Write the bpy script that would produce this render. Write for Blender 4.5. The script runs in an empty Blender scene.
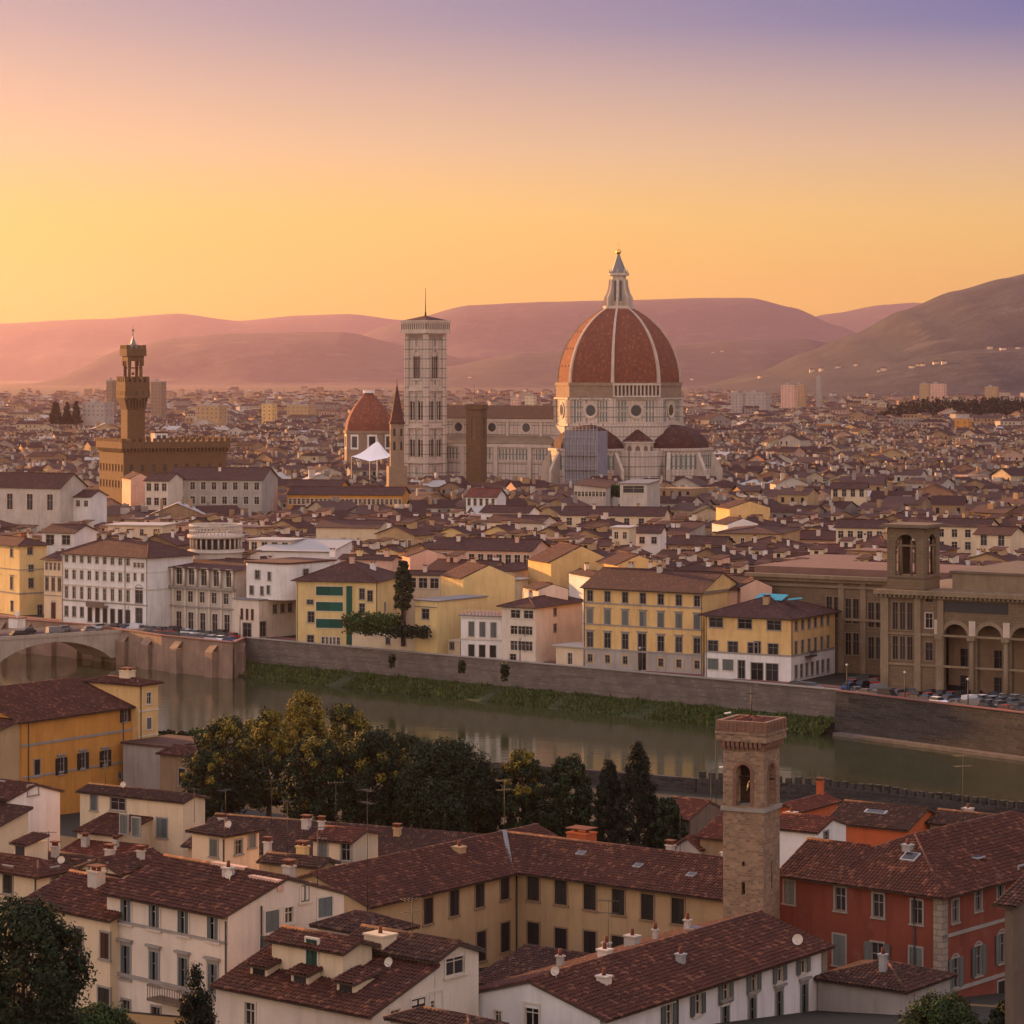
import bpy, math, random
from mathutils import Vector, Matrix
R = math.radians
rnd = random.Random(7)
SC = bpy.context.scene
COL = SC.collection

# ---------------------------------------------------------------- camera, sky, sun, exposure
F, CZ = 2850.0, 60.0                       # focal length in picture widths * 1024, eye height above the city
cam_d = bpy.data.cameras.new('camera'); cam = bpy.data.objects.new('camera', cam_d); COL.objects.link(cam)
cam.location = (0, 0, CZ); cam.rotation_euler = (R(90), 0, 0)
cam_d.sensor_width = 36; cam_d.lens = F/1024*36; cam_d.shift_y = -137/1024
cam_d.clip_start = 1; cam_d.clip_end = 60000
SC.camera = cam

SUN_EL, SUN_AZ = 7.0, 46.0                 # degrees above the horizon, degrees left of the view
sun_dir = Vector((-math.sin(R(SUN_AZ))*math.cos(R(SUN_EL)), math.cos(R(SUN_AZ))*math.cos(R(SUN_EL)), math.sin(R(SUN_EL))))
ld = bpy.data.lights.new('sun', 'SUN'); ld.energy = 5.0; ld.angle = R(0.6); ld.color = (1.0, 0.46, 0.15)
lo = bpy.data.objects.new('sun', ld); COL.objects.link(lo)
lo.rotation_euler = (-sun_dir).to_track_quat('-Z', 'Y').to_euler(); lo.location = (-300, 300, 400)

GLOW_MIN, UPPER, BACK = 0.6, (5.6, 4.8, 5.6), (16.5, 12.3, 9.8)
def ramp(nt, stops, interp='LINEAR'):
    r = nt.nodes.new('ShaderNodeValToRGB'); r.color_ramp.interpolation = interp
    el = r.color_ramp.elements
    while len(el) < len(stops): el.new(0.5)
    for e, (p, c) in zip(el, stops):
        e.position = p; e.color = (c[0], c[1], c[2], 1)
    return r
def sr(r, g, b):                           # 0..255 sRGB to linear
    f = lambda c: (c/255/12.92) if c/255 <= .04045 else ((c/255+.055)/1.055)**2.4
    return (f(r), f(g), f(b))
W = bpy.data.worlds.new('World'); SC.world = W; W.use_nodes = True
nt = W.node_tree; nt.nodes.clear(); L = nt.links.new
out = nt.nodes.new('ShaderNodeOutputWorld'); bg = nt.nodes.new('ShaderNodeBackground'); bg.inputs['Strength'].default_value = 0.05
sky = nt.nodes.new('ShaderNodeTexSky'); sky.sky_type = 'NISHITA'; sky.sun_disc = False
sky.sun_elevation = R(SUN_EL); sky.sun_rotation = R(-SUN_AZ); sky.altitude = 100; sky.dust_density = 2.0
tc = nt.nodes.new('ShaderNodeTexCoord'); sep = nt.nodes.new('ShaderNodeSeparateXYZ'); L(tc.outputs['Generated'], sep.inputs[0])
mr = nt.nodes.new('ShaderNodeMapRange'); mr.inputs[1].default_value = 0.0; mr.inputs[2].default_value = 0.20
L(sep.outputs['Z'], mr.inputs[0])
# the band near the horizon: amber low down, peach, then lavender (z/0.20); warmer on the left, cooler on the right
rl = ramp(nt, [(0.0, (.76,.39,.0)), (0.15, (.75,.46,.01)), (0.28, (.68,.455,.085)), (0.395, (.56,.40,.20)), (0.50, (.45,.335,.235)), (0.61, (.31,.27,.26)), (0.70, (.23,.22,.27)), (1.0, (.22,.20,.30))])
rr = ramp(nt, [(0.0, (.76,.42,.015)), (0.15, (.74,.43,.035)), (0.28, (.64,.42,.115)), (0.395, (.48,.345,.215)), (0.50, (.30,.25,.25)), (0.61, (.085,.125,.265)), (0.70, (.05,.10,.26)), (1.0, (.08,.12,.27))])
L(mr.outputs[0], rl.inputs[0]); L(mr.outputs[0], rr.inputs[0])
mx = nt.nodes.new('ShaderNodeMapRange'); mx.inputs[1].default_value = -0.18; mx.inputs[2].default_value = 0.18; L(sep.outputs['X'], mx.inputs[0])
mixa = nt.nodes.new('ShaderNodeMix'); mixa.data_type = 'RGBA'; L(mx.outputs[0], mixa.inputs[0]); L(rl.outputs[0], mixa.inputs[6]); L(rr.outputs[0], mixa.inputs[7])
# away from the sun the glow fades
dot = nt.nodes.new('ShaderNodeVectorMath'); dot.operation = 'DOT_PRODUCT'; L(tc.outputs['Generated'], dot.inputs[0]); dot.inputs[1].default_value = (-math.sin(R(SUN_AZ)), math.cos(R(SUN_AZ)), 0)
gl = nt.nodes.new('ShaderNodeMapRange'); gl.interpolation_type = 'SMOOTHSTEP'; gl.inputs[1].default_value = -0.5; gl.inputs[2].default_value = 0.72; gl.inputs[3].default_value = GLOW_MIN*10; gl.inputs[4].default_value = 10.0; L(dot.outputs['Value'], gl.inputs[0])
sc10 = nt.nodes.new('ShaderNodeVectorMath'); sc10.operation = 'SCALE'; L(gl.outputs[0], sc10.inputs['Scale']); L(mixa.outputs[2], sc10.inputs[0])
# unseen pale rosy sky behind the view, brightened to light the facades
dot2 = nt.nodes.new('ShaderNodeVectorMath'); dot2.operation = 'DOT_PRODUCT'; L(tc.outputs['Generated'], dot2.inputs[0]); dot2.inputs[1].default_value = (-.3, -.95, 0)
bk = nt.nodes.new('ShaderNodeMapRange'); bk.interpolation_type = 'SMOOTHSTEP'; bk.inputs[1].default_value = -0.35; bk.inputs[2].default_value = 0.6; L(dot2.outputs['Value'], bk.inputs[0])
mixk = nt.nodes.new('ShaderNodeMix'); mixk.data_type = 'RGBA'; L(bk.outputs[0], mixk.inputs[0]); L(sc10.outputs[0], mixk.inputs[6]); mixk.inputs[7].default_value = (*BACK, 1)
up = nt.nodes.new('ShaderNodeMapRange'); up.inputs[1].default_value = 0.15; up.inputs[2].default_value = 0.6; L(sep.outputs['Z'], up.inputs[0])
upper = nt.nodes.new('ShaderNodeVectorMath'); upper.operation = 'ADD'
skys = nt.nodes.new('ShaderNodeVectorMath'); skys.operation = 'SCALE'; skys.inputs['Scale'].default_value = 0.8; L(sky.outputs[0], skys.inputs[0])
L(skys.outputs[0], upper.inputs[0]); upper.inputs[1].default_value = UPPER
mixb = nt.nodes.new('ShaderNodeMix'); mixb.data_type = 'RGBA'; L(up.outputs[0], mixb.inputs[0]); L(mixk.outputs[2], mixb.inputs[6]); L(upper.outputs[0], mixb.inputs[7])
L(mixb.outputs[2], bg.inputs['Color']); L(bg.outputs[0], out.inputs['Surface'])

SC.view_settings.view_transform = 'Standard'; SC.view_settings.look = 'None'
SC.view_settings.exposure = 1.6; SC.view_settings.gamma = 1.0; SC.view_settings.use_curve_mapping = False
SC.cycles.max_bounces = 5; SC.cycles.diffuse_bounces = 3; SC.cycles.glossy_bounces = 3; SC.cycles.transmission_bounces = 2
SC.cycles.volume_bounces = 1; SC.cycles.transparent_max_bounces = 6; SC.cycles.use_denoising = True

# ---------------------------------------------------------------- materials
MATS = {}
class NT:
    def __init__(s, name, rough=.9):
        m = bpy.data.materials.new(name); m.use_nodes = True; s.m = m; s.nt = m.node_tree
        s.b = s.nt.nodes['Principled BSDF']; s.b.inputs['Roughness'].default_value = rough
        s.b.inputs['Specular IOR Level'].default_value = .25
    def n(s, t, **kw):
        x = s.nt.nodes.new(t)
        for k, v in kw.items():
            if k in x.inputs: x.inputs[k].default_value = v
            else: setattr(x, k, v)
        return x
    def l(s, a, b): s.nt.links.new(a, b)
    def noise(s, vec, scale, detail=4, rough=.6):
        x = s.n('ShaderNodeTexNoise', Scale=scale, Detail=detail, Roughness=rough); s.l(vec, x.inputs['Vector']); return x.outputs['Fac']
    def mapr(s, v, a, b, c=0., d=1.):
        x = s.n('ShaderNodeMapRange'); s.l(v, x.inputs[0])
        for i, q in zip((1, 2, 3, 4), (a, b, c, d)): x.inputs[i].default_value = q
        return x.outputs[0]
    def mix(s, f, a, b, blend='MIX'):
        x = s.n('ShaderNodeMix', data_type='RGBA', blend_type=blend)
        for v, i in ((f, 0), (a, 6), (b, 7)):
            if hasattr(v, 'links'): s.l(v, x.inputs[i])
            elif i == 0: x.inputs[0].default_value = v
            else: x.inputs[i].default_value = (v[0], v[1], v[2], 1)
        return x.outputs[2]
    def math(s, op, a, b=0.):
        x = s.n('ShaderNodeMath', operation=op)
        for v, i in ((a, 0), (b, 1)):
            if hasattr(v, 'links'): s.l(v, x.inputs[i])
            else: x.inputs[i].default_value = v
        return x.outputs[0]
    def scaled(s, vec, v):
        x = s.n('ShaderNodeMapping'); s.l(vec, x.inputs[0]); x.inputs['Scale'].default_value = v; return x.outputs[0]
    def obj(s): return s.n('ShaderNodeTexCoord').outputs['Object']
    def rand(s): return s.n('ShaderNodeObjectInfo').outputs['Random']
    def col(s, c): s.l(c, s.b.inputs['Base Color'])
    def bump(s, h, strength=.3, dist=.05):
        x = s.n('ShaderNodeBump', Strength=strength, Distance=dist); s.l(h, x.inputs['Height']); s.l(x.outputs[0], s.b.inputs['Normal'])
def sc3(c, k): return tuple(min(.95, q*k) for q in c)

def plain(name, c, rough=.8, metal=0., var=.15, scale=1.2):
    if name in MATS: return MATS[name]
    t = NT(name, rough); t.b.inputs['Metallic'].default_value = metal
    f = t.noise(t.obj(), scale)
    t.col(t.mix(f, sc3(c, 1-var), sc3(c, 1+var))); MATS[name] = t.m; return t.m
def plaster(name, c, stain=.35, tone=None):
    if name in MATS: return MATS[name]
    t = NT(name, .92); o = t.obj()
    big = t.mapr(t.noise(o, .23, 5), .35, .7)
    streak = t.mapr(t.noise(t.scaled(o, (1.1, 1.1, .13)), 1.0, 5, .7), .48, .8)
    fine = t.noise(o, 5, 5, .7)
    a = t.mix(big, c, tone or sc3(c, 1-stain*.6))
    a = t.mix(t.math('MULTIPLY', streak, min(.9, stain*1.5)), a, (c[0]*.42, c[1]*.39, c[2]*.38))
    a = t.mix(t.mapr(fine, .3, .75, 0, .35), a, sc3(c, .72))
    patch = t.mapr(t.noise(o, .55, 3, .5), .62, .66, 0, stain*.5)
    a = t.mix(patch, a, (c[0]*.8+.05, c[1]*.82+.05, c[2]*.85+.05))
    t.col(a); t.bump(fine, .25, .03); MATS[name] = t.m; return t.m
def masonry(name, c1, c2, mortar, sx=.5, sy=.25, msize=.02, warp=.12, offset=.5, stain=.4):
    """coursed blocks; works on both walls of an upright block (x+y runs along either)"""
    if name in MATS: return MATS[name]
    t = NT(name, .93); o = t.obj()
    sp = t.n('ShaderNodeSeparateXYZ'); t.l(o, sp.inputs[0])
    nz = t.n('ShaderNodeTexNoise', Scale=1.7, Detail=3); t.l(o, nz.inputs['Vector'])
    wv = t.math('MULTIPLY', t.math('SUBTRACT', nz.outputs['Fac'], .5), warp*2)
    u = t.math('ADD', t.math('ADD', sp.outputs[0], sp.outputs[1]), wv); v = t.math('ADD', sp.outputs[2], wv)
    cb = t.n('ShaderNodeCombineXYZ'); t.l(u, cb.inputs[0]); t.l(v, cb.inputs[1])
    b = t.n('ShaderNodeTexBrick', Scale=1.0); b.offset = offset
    b.inputs['Brick Width'].default_value = sx; b.inputs['Row Height'].default_value = sy; b.inputs['Mortar Size'].default_value = msize
    b.inputs['Color1'].default_value = (*c1, 1); b.inputs['Color2'].default_value = (*c2, 1); b.inputs['Mortar'].default_value = (*mortar, 1)
    t.l(cb.outputs[0], b.inputs['Vector'])
    big = t.mapr(t.noise(o, .35, 5), .4, .7); fine = t.noise(o, 4, 5, .7)
    a = t.mix(t.math('MULTIPLY', big, stain), b.outputs['Color'], sc3(c1, .45))
    a = t.mix(t.mapr(fine, .3, .8, 0, .5), a, sc3(c2, .6))
    t.col(a); t.bump(t.math('ADD', fine, t.math('MULTIPLY', b.outputs['Fac'], -.6)), .5, .06); MATS[name] = t.m; return t.m
def marble(name, c1, c2, green, rose):
    if name in MATS: return MATS[name]
    t = NT(name, .8); o = t.obj(); sp = t.n('ShaderNodeSeparateXYZ'); t.l(o, sp.inputs[0]); u = t.math('ADD', sp.outputs[0], sp.outputs[1])
    cb = t.n('ShaderNodeCombineXYZ'); t.l(u, cb.inputs[0]); t.l(sp.outputs[2], cb.inputs[1])
    def br(w, h, m, a, b, c, off=0.):
        x = t.n('ShaderNodeTexBrick', Scale=1.0); x.offset = off
        for k, v in (('Brick Width', w), ('Row Height', h), ('Mortar Size', m)): x.inputs[k].default_value = v
        for k, v in (('Color1', a), ('Color2', b), ('Mortar', c)): x.inputs[k].default_value = (*v, 1)
        t.l(cb.outputs[0], x.inputs['Vector']); return x
    a = br(2.1, 4.2, .16, c1, c2, green); b = br(.7, 1.4, .11, c1, sc3(c2, .8), rose)
    col = t.mix(t.math('MULTIPLY', t.math('SUBTRACT', 1., b.outputs['Fac']), 0.), a.outputs['Color'], a.outputs['Color'])
    col = t.mix(t.math('MULTIPLY', b.outputs['Fac'], .55), col, rose)
    z = t.math('FRACT', t.math('MULTIPLY', sp.outputs[2], 1/4.2)); band = t.mapr(z, .90, .905)
    col = t.mix(t.math('MULTIPLY', band, .55), col, green)
    col = t.mix(t.mapr(t.noise(t.scaled(o, (1, 1, .2)), .35, 5, .7), .45, .75, 0, .5), col, sc3(c1, .5))
    t.col(col); MATS[name] = t.m; return t.m
def tiles(name, c, dark, light, moss=.3, bumpy=False):
    """clay roof tiles: one random tone per tile, from the uv that counts tiles across and up the slope"""
    if name in MATS: return MATS[name]
    t = NT(name, .9); uv = t.n('ShaderNodeUVMap').outputs[0]
    fl = t.n('ShaderNodeVectorMath', operation='FLOOR'); t.l(uv, fl.inputs[0])
    wn = t.n('ShaderNodeTexWhiteNoise', noise_dimensions='2D'); t.l(fl.outputs[0], wn.inputs['Vector'])
    rm = ramp(t.nt, [(0, tuple((x+y)/2 for x, y in zip(dark, c))), (.3, c), (.80, c), (.93, light), (1, sc3(light, 1.2))]); t.l(wn.outputs['Value'], rm.inputs[0])
    o = t.obj()
    big = t.mapr(t.noise(o, .3, 5, .65), .4, .7)
    a = t.mix(t.math('MULTIPLY', big, .55), rm.outputs[0], dark)
    a = t.mix(t.mapr(t.noise(o, 1.6, 4), .58, .75, 0, moss), a, (.10, .09, .065))
    t.col(a)
    if bumpy:
        sp = t.n('ShaderNodeSeparateXYZ'); t.l(uv, sp.inputs[0])
        w = t.math('ABSOLUTE', t.math('SINE', t.math('MULTIPLY', sp.outputs[0], math.pi)))
        t.bump(t.math('ADD', w, t.math('MULTIPLY', t.math('FRACT', sp.outputs[1]), -.5)), .8, .12)
    MATS[name] = t.m; return t.m
def far_roof(name, c):
    if name in MATS: return MATS[name]
    t = NT(name, .92); o = t.obj(); a = t.mix(t.rand(), sc3(c, .65), sc3(c, 1.35))
    a = t.mix(t.mapr(t.noise(o, .5, 4, .7), .4, .7, 0, .6), a, sc3(c, .5)); a = t.mix(t.mapr(t.noise(o, 3, 3), .55, .8, 0, .4), a, sc3(c, 1.8)); t.col(a)
    MATS[name] = t.m; return t.m
def glass(name='window_glass', c=(.018, .017, .018), rough=.18):
    if name in MATS: return MATS[name]
    t = NT(name, rough); t.b.inputs['Specular IOR Level'].default_value = .32
    t.col(t.mix(t.rand(), sc3(c, .6), sc3(c, 2.0))); MATS[name] = t.m; return t.m
def louvre(name, c):
    if name in MATS: return MATS[name]
    t = NT(name, .75); o = t.obj(); sp = t.n('ShaderNodeSeparateXYZ'); t.l(o, sp.inputs[0])
    w = t.math('FRACT', t.math('MULTIPLY', sp.outputs[2], 7.0))
    a = t.mix(t.rand(), sc3(c, .75), sc3(c, 1.2)); t.col(t.mix(t.mapr(t.noise(o, 3, 4), .4, .8, 0, .5), a, sc3(c, .6))); t.bump(w, .9, .06); MATS[name] = t.m; return t.m
def leaves(name, c1, c2, c3):
    if name in MATS: return MATS[name]
    t = NT(name, .75); g = t.n('ShaderNodeNewGeometry')
    rm = ramp(t.nt, [(0, c1), (.6, c2), (1, c3)]); t.l(g.outputs['Random Per Island'], rm.inputs[0])
    t.col(rm.outputs[0]); t.b.inputs['Specular IOR Level'].default_value = .15
    try: t.b.inputs['Transmission Weight'].default_value = 0
    except Exception: pass
    MATS[name] = t.m; return t.m

# ---------------------------------------------------------------- mesh building
class MB:
    def __init__(s): s.v, s.f, s.m, s.uv, s.has_uv, s.sm = [], [], [], [], False, []
    def face(s, pts, mi=0, uv=None, smooth=False):
        b = len(s.v); s.v.extend([tuple(p) for p in pts]); s.f.append(tuple(range(b, b+len(pts)))); s.m.append(mi); s.sm.append(smooth)
        if uv: s.has_uv = True
        s.uv.append(uv)
    def box(s, x0, x1, y0, y1, z0, z1, mi=0, bottom=True):
        p = [(x0,y0,z0),(x1,y0,z0),(x1,y1,z0),(x0,y1,z0),(x0,y0,z1),(x1,y0,z1),(x1,y1,z1),(x0,y1,z1)]
        for q in ((0,1,5,4),(1,2,6,5),(2,3,7,6),(3,0,4,7),(4,5,6,7)) + (((3,2,1,0),) if bottom else ()):
            s.face([p[i] for i in q], mi)
    def bar(s, a, b, w, h=None, mi=0, uphint=(0,0,1)):
        """a square bar from a to b"""
        a, b = Vector(a), Vector(b); h = h or w; d = (b-a).normalized(); up = Vector(uphint)
        if abs(d.dot(up)) > .95: up = Vector((1, 0, 0))
        x = d.cross(up).normalized()*w/2; y = x.cross(d).normalized()*h/2
        A = [a+x+y, a-x+y, a-x-y, a+x-y]; B = [b+x+y, b-x+y, b-x-y, b+x-y]
        for i in range(4): j = (i+1) % 4; s.face([A[j], A[i], B[i], B[j]], mi)
        s.face(A, mi); s.face(B[::-1], mi)
    def tube(s, a, b, r0, r1=None, n=8, mi=0, cap=True, uvper=None):
        a, b = Vector(a), Vector(b); r1 = r0 if r1 is None else r1; d = (b-a).normalized()
        up = Vector((0,0,1)) if abs(d.z) < .95 else Vector((1,0,0)); x = d.cross(up).normalized(); y = x.cross(d)
        k = len(s.v)
        for c, r in ((a, r0), (b, r1)):
            for i in range(n):
                t = 2*math.pi*i/n; s.v.append(tuple(c + x*(r*math.cos(t)) + y*(r*math.sin(t))))
        ln = (b-a).length/(uvper or 1)
        for i in range(n):
            j = (i+1) % n; s.f.append((k+j, k+i, k+n+i, k+n+j)); s.m.append(mi); s.sm.append(n > 5)
            if uvper: s.has_uv = True; s.uv.append([(.5, 0), (.5, 0), (.5, ln), (.5, ln)])
            else: s.uv.append(None)
        if cap:
            for q in (tuple(range(k, k+n)), tuple(range(k+2*n-1, k+n-1, -1))): s.f.append(q); s.m.append(mi); s.uv.append(None); s.sm.append(False)
    def lathe(s, prof, n=24, mi=0, c=(0,0), a0=0., a1=360., smooth=True):
        """prof: (r, z) from bottom to top; angle 0 is -y, going to +x"""
        k = len(s.v); full = abs(a1-a0-360) < 1e-6; m = n if full else n+1
        for r, z in prof:
            for i in range(m):
                t = R(a0+(a1-a0)*i/n); s.v.append((c[0]+r*math.sin(t), c[1]-r*math.cos(t), z))
        for q in range(len(prof)-1):
            for i in range(n):
                j = (i+1) % m; s.f.append((k+q*m+i, k+q*m+j, k+(q+1)*m+j, k+(q+1)*m+i)); s.m.append(mi); s.uv.append(None); s.sm.append(smooth)
    def ngon_prism(s, pts, z0, z1, mi=0, top=True):
        n = len(pts)
        for i in range(n):
            j = (i+1) % n; s.face([(*pts[i], z0), (*pts[j], z0), (*pts[j], z1), (*pts[i], z1)], mi)
        if top: s.face([(*p, z1) for p in pts], mi); s.face([(*p, z0) for p in pts[::-1]], mi)
    def build(s, name, mats, parent=None, loc=(0,0,0), rz=0.):
        me = bpy.data.meshes.new(name); me.from_pydata(s.v, [], s.f)
        mats = mats if isinstance(mats, (list, tuple)) else [mats]
        for m in mats: me.materials.append(m)
        me.polygons.foreach_set('material_index', s.m); me.polygons.foreach_set('use_smooth', s.sm)
        if s.has_uv:
            ul = me.uv_layers.new(name='UVMap'); d = []
            for f, u in zip(s.f, s.uv):
                for q in (u or [(0, 0)]*len(f)): d.extend(q)
            ul.data.foreach_set('uv', d)
        me.update()
        return put(name, me, parent, loc, rz)
def put(name, me, parent=None, loc=(0,0,0), rz=0.):
    o = bpy.data.objects.new(name, me); COL.objects.link(o); o.location = loc; o.rotation_euler = (0, 0, rz)
    if parent: o.parent = parent
    return o
def tag(o, label, cat, group=None, kind=None):
    o['label'] = label; o['category'] = cat
    if group: o['group'] = group
    if kind: o['kind'] = kind
    return o
def thing(name, label, cat, loc=(0,0,0), rz=0., group=None):
    return tag(put(name, None, None, loc, rz), label, cat, group)
def setting(o, kind='structure'): o['kind'] = kind; return o
KIDS = {}
def dup(root, loc, rz, label=None, group=None, scale=None, kids=None):
    r = root.copy(); COL.objects.link(r); r.location = loc; r.rotation_euler = (0, 0, rz)
    if scale: r.scale = scale
    if label: r['label'] = label
    if group: r['group'] = group
    for ch, gs in (kids if kids is not None else family(root)):
        c = ch.copy(); COL.objects.link(c); c.parent = r
        for g in gs: d = g.copy(); COL.objects.link(d); d.parent = c
    return r
def family(root): return [(c, list(c.children)) for c in root.children]
def at(px, py, Y): return Vector(((px-512)*Y/F, Y, CZ-(py-375)*Y/F))
def depth(py, z): return F*(CZ-z)/(py-375)

# ---------------------------------------------------------------- walls, windows, roofs
def wall_face(mb, O, t, n, Wd, z0, z1, ops, mi=0, rev=.2):
    """an upright wall with real openings (a, b, za, zb along t) and their reveals"""
    O, t, n = Vector(O), Vector(t), Vector(n)
    P = lambda a, z, d=0.: O + t*a + Vector((0, 0, z)) - n*d
    ops = [(max(.02, a), min(Wd-.02, b), max(z0+.02, c), min(z1-.02, d)) for a, b, c, d in ops]
    ops = [q for q in ops if q[1]-q[0] > .1 and q[3]-q[2] > .1]
    xs = sorted({0., Wd} | {q[0] for q in ops} | {q[1] for q in ops})
    for i in range(len(xs)-1):                     # column strips, merged vertically
        a, b = xs[i], xs[i+1]
        if b-a < 1e-5: continue
        m = (a+b)/2; holes = sorted((q[2], q[3]) for q in ops if q[0] < m < q[1]); z = z0
        for c, d in holes:
            if c > z: mb.face([P(a, z), P(b, z), P(b, c), P(a, c)], mi)
            z = max(z, d)
        if z1 > z: mb.face([P(a, z), P(b, z), P(b, z1), P(a, z1)], mi)
    for a, b, c, d in ops:
        for p, q in (((a, c), (b, c)), ((b, c), (b, d)), ((b, d), (a, d)), ((a, d), (a, c))):
            mb.face([P(*p), P(*p, rev), P(*q, rev), P(*q)], mi)

def slope(mb, poly, mi, soff, fine=False, per=.34, row=.44, thick=.14):
    """one roof plane (first edge is the eave): a slab, and over it rows of clay tiles (modelled when fine)"""
    p = [Vector(q) for q in poly]; e = (p[1]-p[0]).normalized(); n = Vector((0,0,0))
    for i in range(len(p)): n += p[i].cross(p[(i+1) % len(p)])
    n.normalize()
    if n.z < 0: n = -n
    s = n.cross(e).normalized()
    if s.z < 0: s = -s
    lo = [q - n*thick for q in p]
    mb.face(lo[::-1], soff)
    for i in range(len(p)): j = (i+1) % len(p); mb.face([lo[i], lo[j], p[j], p[i]], soff)
    uv = [((q-p[0]).dot(e), (q-p[0]).dot(s)) for q in p]
    off = rnd.randrange(900)
    mb.face(p, mi, [(u/per+off, v/row+off) for u, v in uv])
    if not fine: return
    us = [u for u, v in uv]; u0, u1 = min(us), max(us); nc = max(1, int((u1-u0)/per)); pr = (u1-u0)/nc
    ph = [(0, .0), (.2, .09), (.5, .13), (.8, .09), (1, .0)]
    for c in range(nc):
        um = u0+(c+.5)*pr; vs = []
        for i in range(len(uv)):
            (a, va), (b, vb) = uv[i], uv[(i+1) % len(uv)]
            if (a-um)*(b-um) <= 0 and abs(a-b) > 1e-6: vs.append(va+(vb-va)*(um-a)/(b-a))
        if len(vs) < 2: continue
        v0, v1 = min(vs)-.06, max(vs); nr = max(1, int(round((v1-v0)/row))); rh = (v1-v0)/nr
        jit = rnd.uniform(-.05, .05)
        for r in range(nr):
            va, vb = v0+r*rh+(jit if r else 0), v0+(r+1)*rh+(jit if r < nr-1 else 0)
            la = .045+rnd.uniform(-.012, .025); lb = .0; du = rnd.uniform(-.02, .02)
            for k in range(4):
                (ta, ha), (tb, hb) = ph[k], ph[k+1]
                ua, ub = u0+(c+ta)*pr+du, u0+(c+tb)*pr+du
                q = lambda u, v, h: p[0]+e*u+s*v+n*h
                uvt = (c+off+.5, r+off+.5)
                mb.face([q(ua, va, ha+la), q(ub, va, hb+la), q(ub, vb+.03, hb+lb), q(ua, vb+.03, ha+lb)], mi, [uvt]*4)

WIN = {}
def window_meshes(w, h, style, frame, shut, depth_=.2):
    """meshes of a window, origin at the middle of its foot on the wall plane, outside is -y: (frame, pane, [shutters], drop)"""
    key = (round(w, 2), round(h, 2), style, frame.name, shut.name if shut else '')
    if key in WIN: return WIN[key]
    f = MB(); hw = w/2; g = .13 if w > .8 else .09
    def keep(mb, nm, mats):
        o = mb.build(nm, mats); me = o.data; bpy.data.objects.remove(o); return me
    if style != 'bare':
        for x0, x1, z0, z1 in ((-hw-g, -hw+.02, -.02, h+g), (hw-.02, hw+g, -.02, h+g), (-hw+.02, hw-.02, h-.02, h+g)):
            f.box(x0, x1, -.06, .1, z0, z1)
        f.box(-hw-g-.08, hw+g+.08, -.14, .1, -.16, -.02)
    if 'hood' in style:
        f.box(-hw-g-.18, hw+g+.18, -.28, .02, h+g+.2, h+g+.38); f.box(-hw-g, hw+g, -.1, .02, h+g, h+g+.2)
    if 'arch' in style:
        f.lathe([(0, -.0)], 1) if False else None
        for i in range(8):
            a0, a1 = math.pi*i/8, math.pi*(i+1)/8; r0, r1 = hw*1.0, hw+g
            f.face([(r0*math.cos(a0), -.05, h+r0*math.sin(a0)*.5), (r1*math.cos(a0), -.05, h+r1*math.sin(a0)*.6), (r1*math.cos(a1), -.05, h+r1*math.sin(a1)*.6), (r0*math.cos(a1), -.05, h+r0*math.sin(a1)*.5)])
    # casement bars in front of the pane
    b = .05
    f.box(-b/2, b/2, .08, .16, 0, h); f.box(-hw, hw, .08, .16, h*.62, h*.62+b)
    f.box(-hw, -hw+b, .08, .16, 0, h); f.box(hw-b, hw, .08, .16, 0, h); f.box(-hw+b, hw-b, .08, .16, h-b, h); f.box(-hw+b, hw-b, .08, .16, 0, b)
    fm = keep(f, 'window', frame)
    p = MB(); p.face([(-hw, .15, 0), (hw, .15, 0), (hw, .15, h), (-hw, .15, h)]); pm = keep(p, 'pane', glass())
    sh = []
    if shut:
        def leaf(x0, x1, y):
            m = MB(); m.box(x0, x1, y-.045, y, .02, h-.02)
            m.box(x0, x1, y-.075, y-.045, .02, .12); m.box(x0, x1, y-.075, y-.045, h-.12, h-.02); m.box(x0, x0+.07, y-.075, y-.045, .12, h-.12); m.box(x1-.07, x1, y-.075, y-.045, .12, h-.12)
            return keep(m, 'shutter', shut)
        if 'open' in style: sh = [leaf(-hw*2-.02, -hw-.02, -.08), leaf(hw+.02, hw*2+.02, -.08)]
        elif 'ajar' in style: sh = [leaf(-hw+.01, -hw*.35, .02), leaf(hw*.35, hw-.01, .02)]
        elif 'half' in style: sh = [leaf(-hw+.01, -.01, .05)]
        else: sh = [leaf(-hw+.01, -.01, .05), leaf(.01, hw-.01, .05)]
    WIN[key] = (fm, pm, sh); return WIN[key]
def add_window(root, loc, rz, w, h, style='plain', frame=None, shut=None, sub=True):
    fm, pm, sh = window_meshes(w, h, style, frame or MATS['stone_trim'], shut)
    o = put('window', fm, root, loc, rz)
    put('pane', pm, o)
    for s in sh: put('shutter', s, o)
    return o
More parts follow.
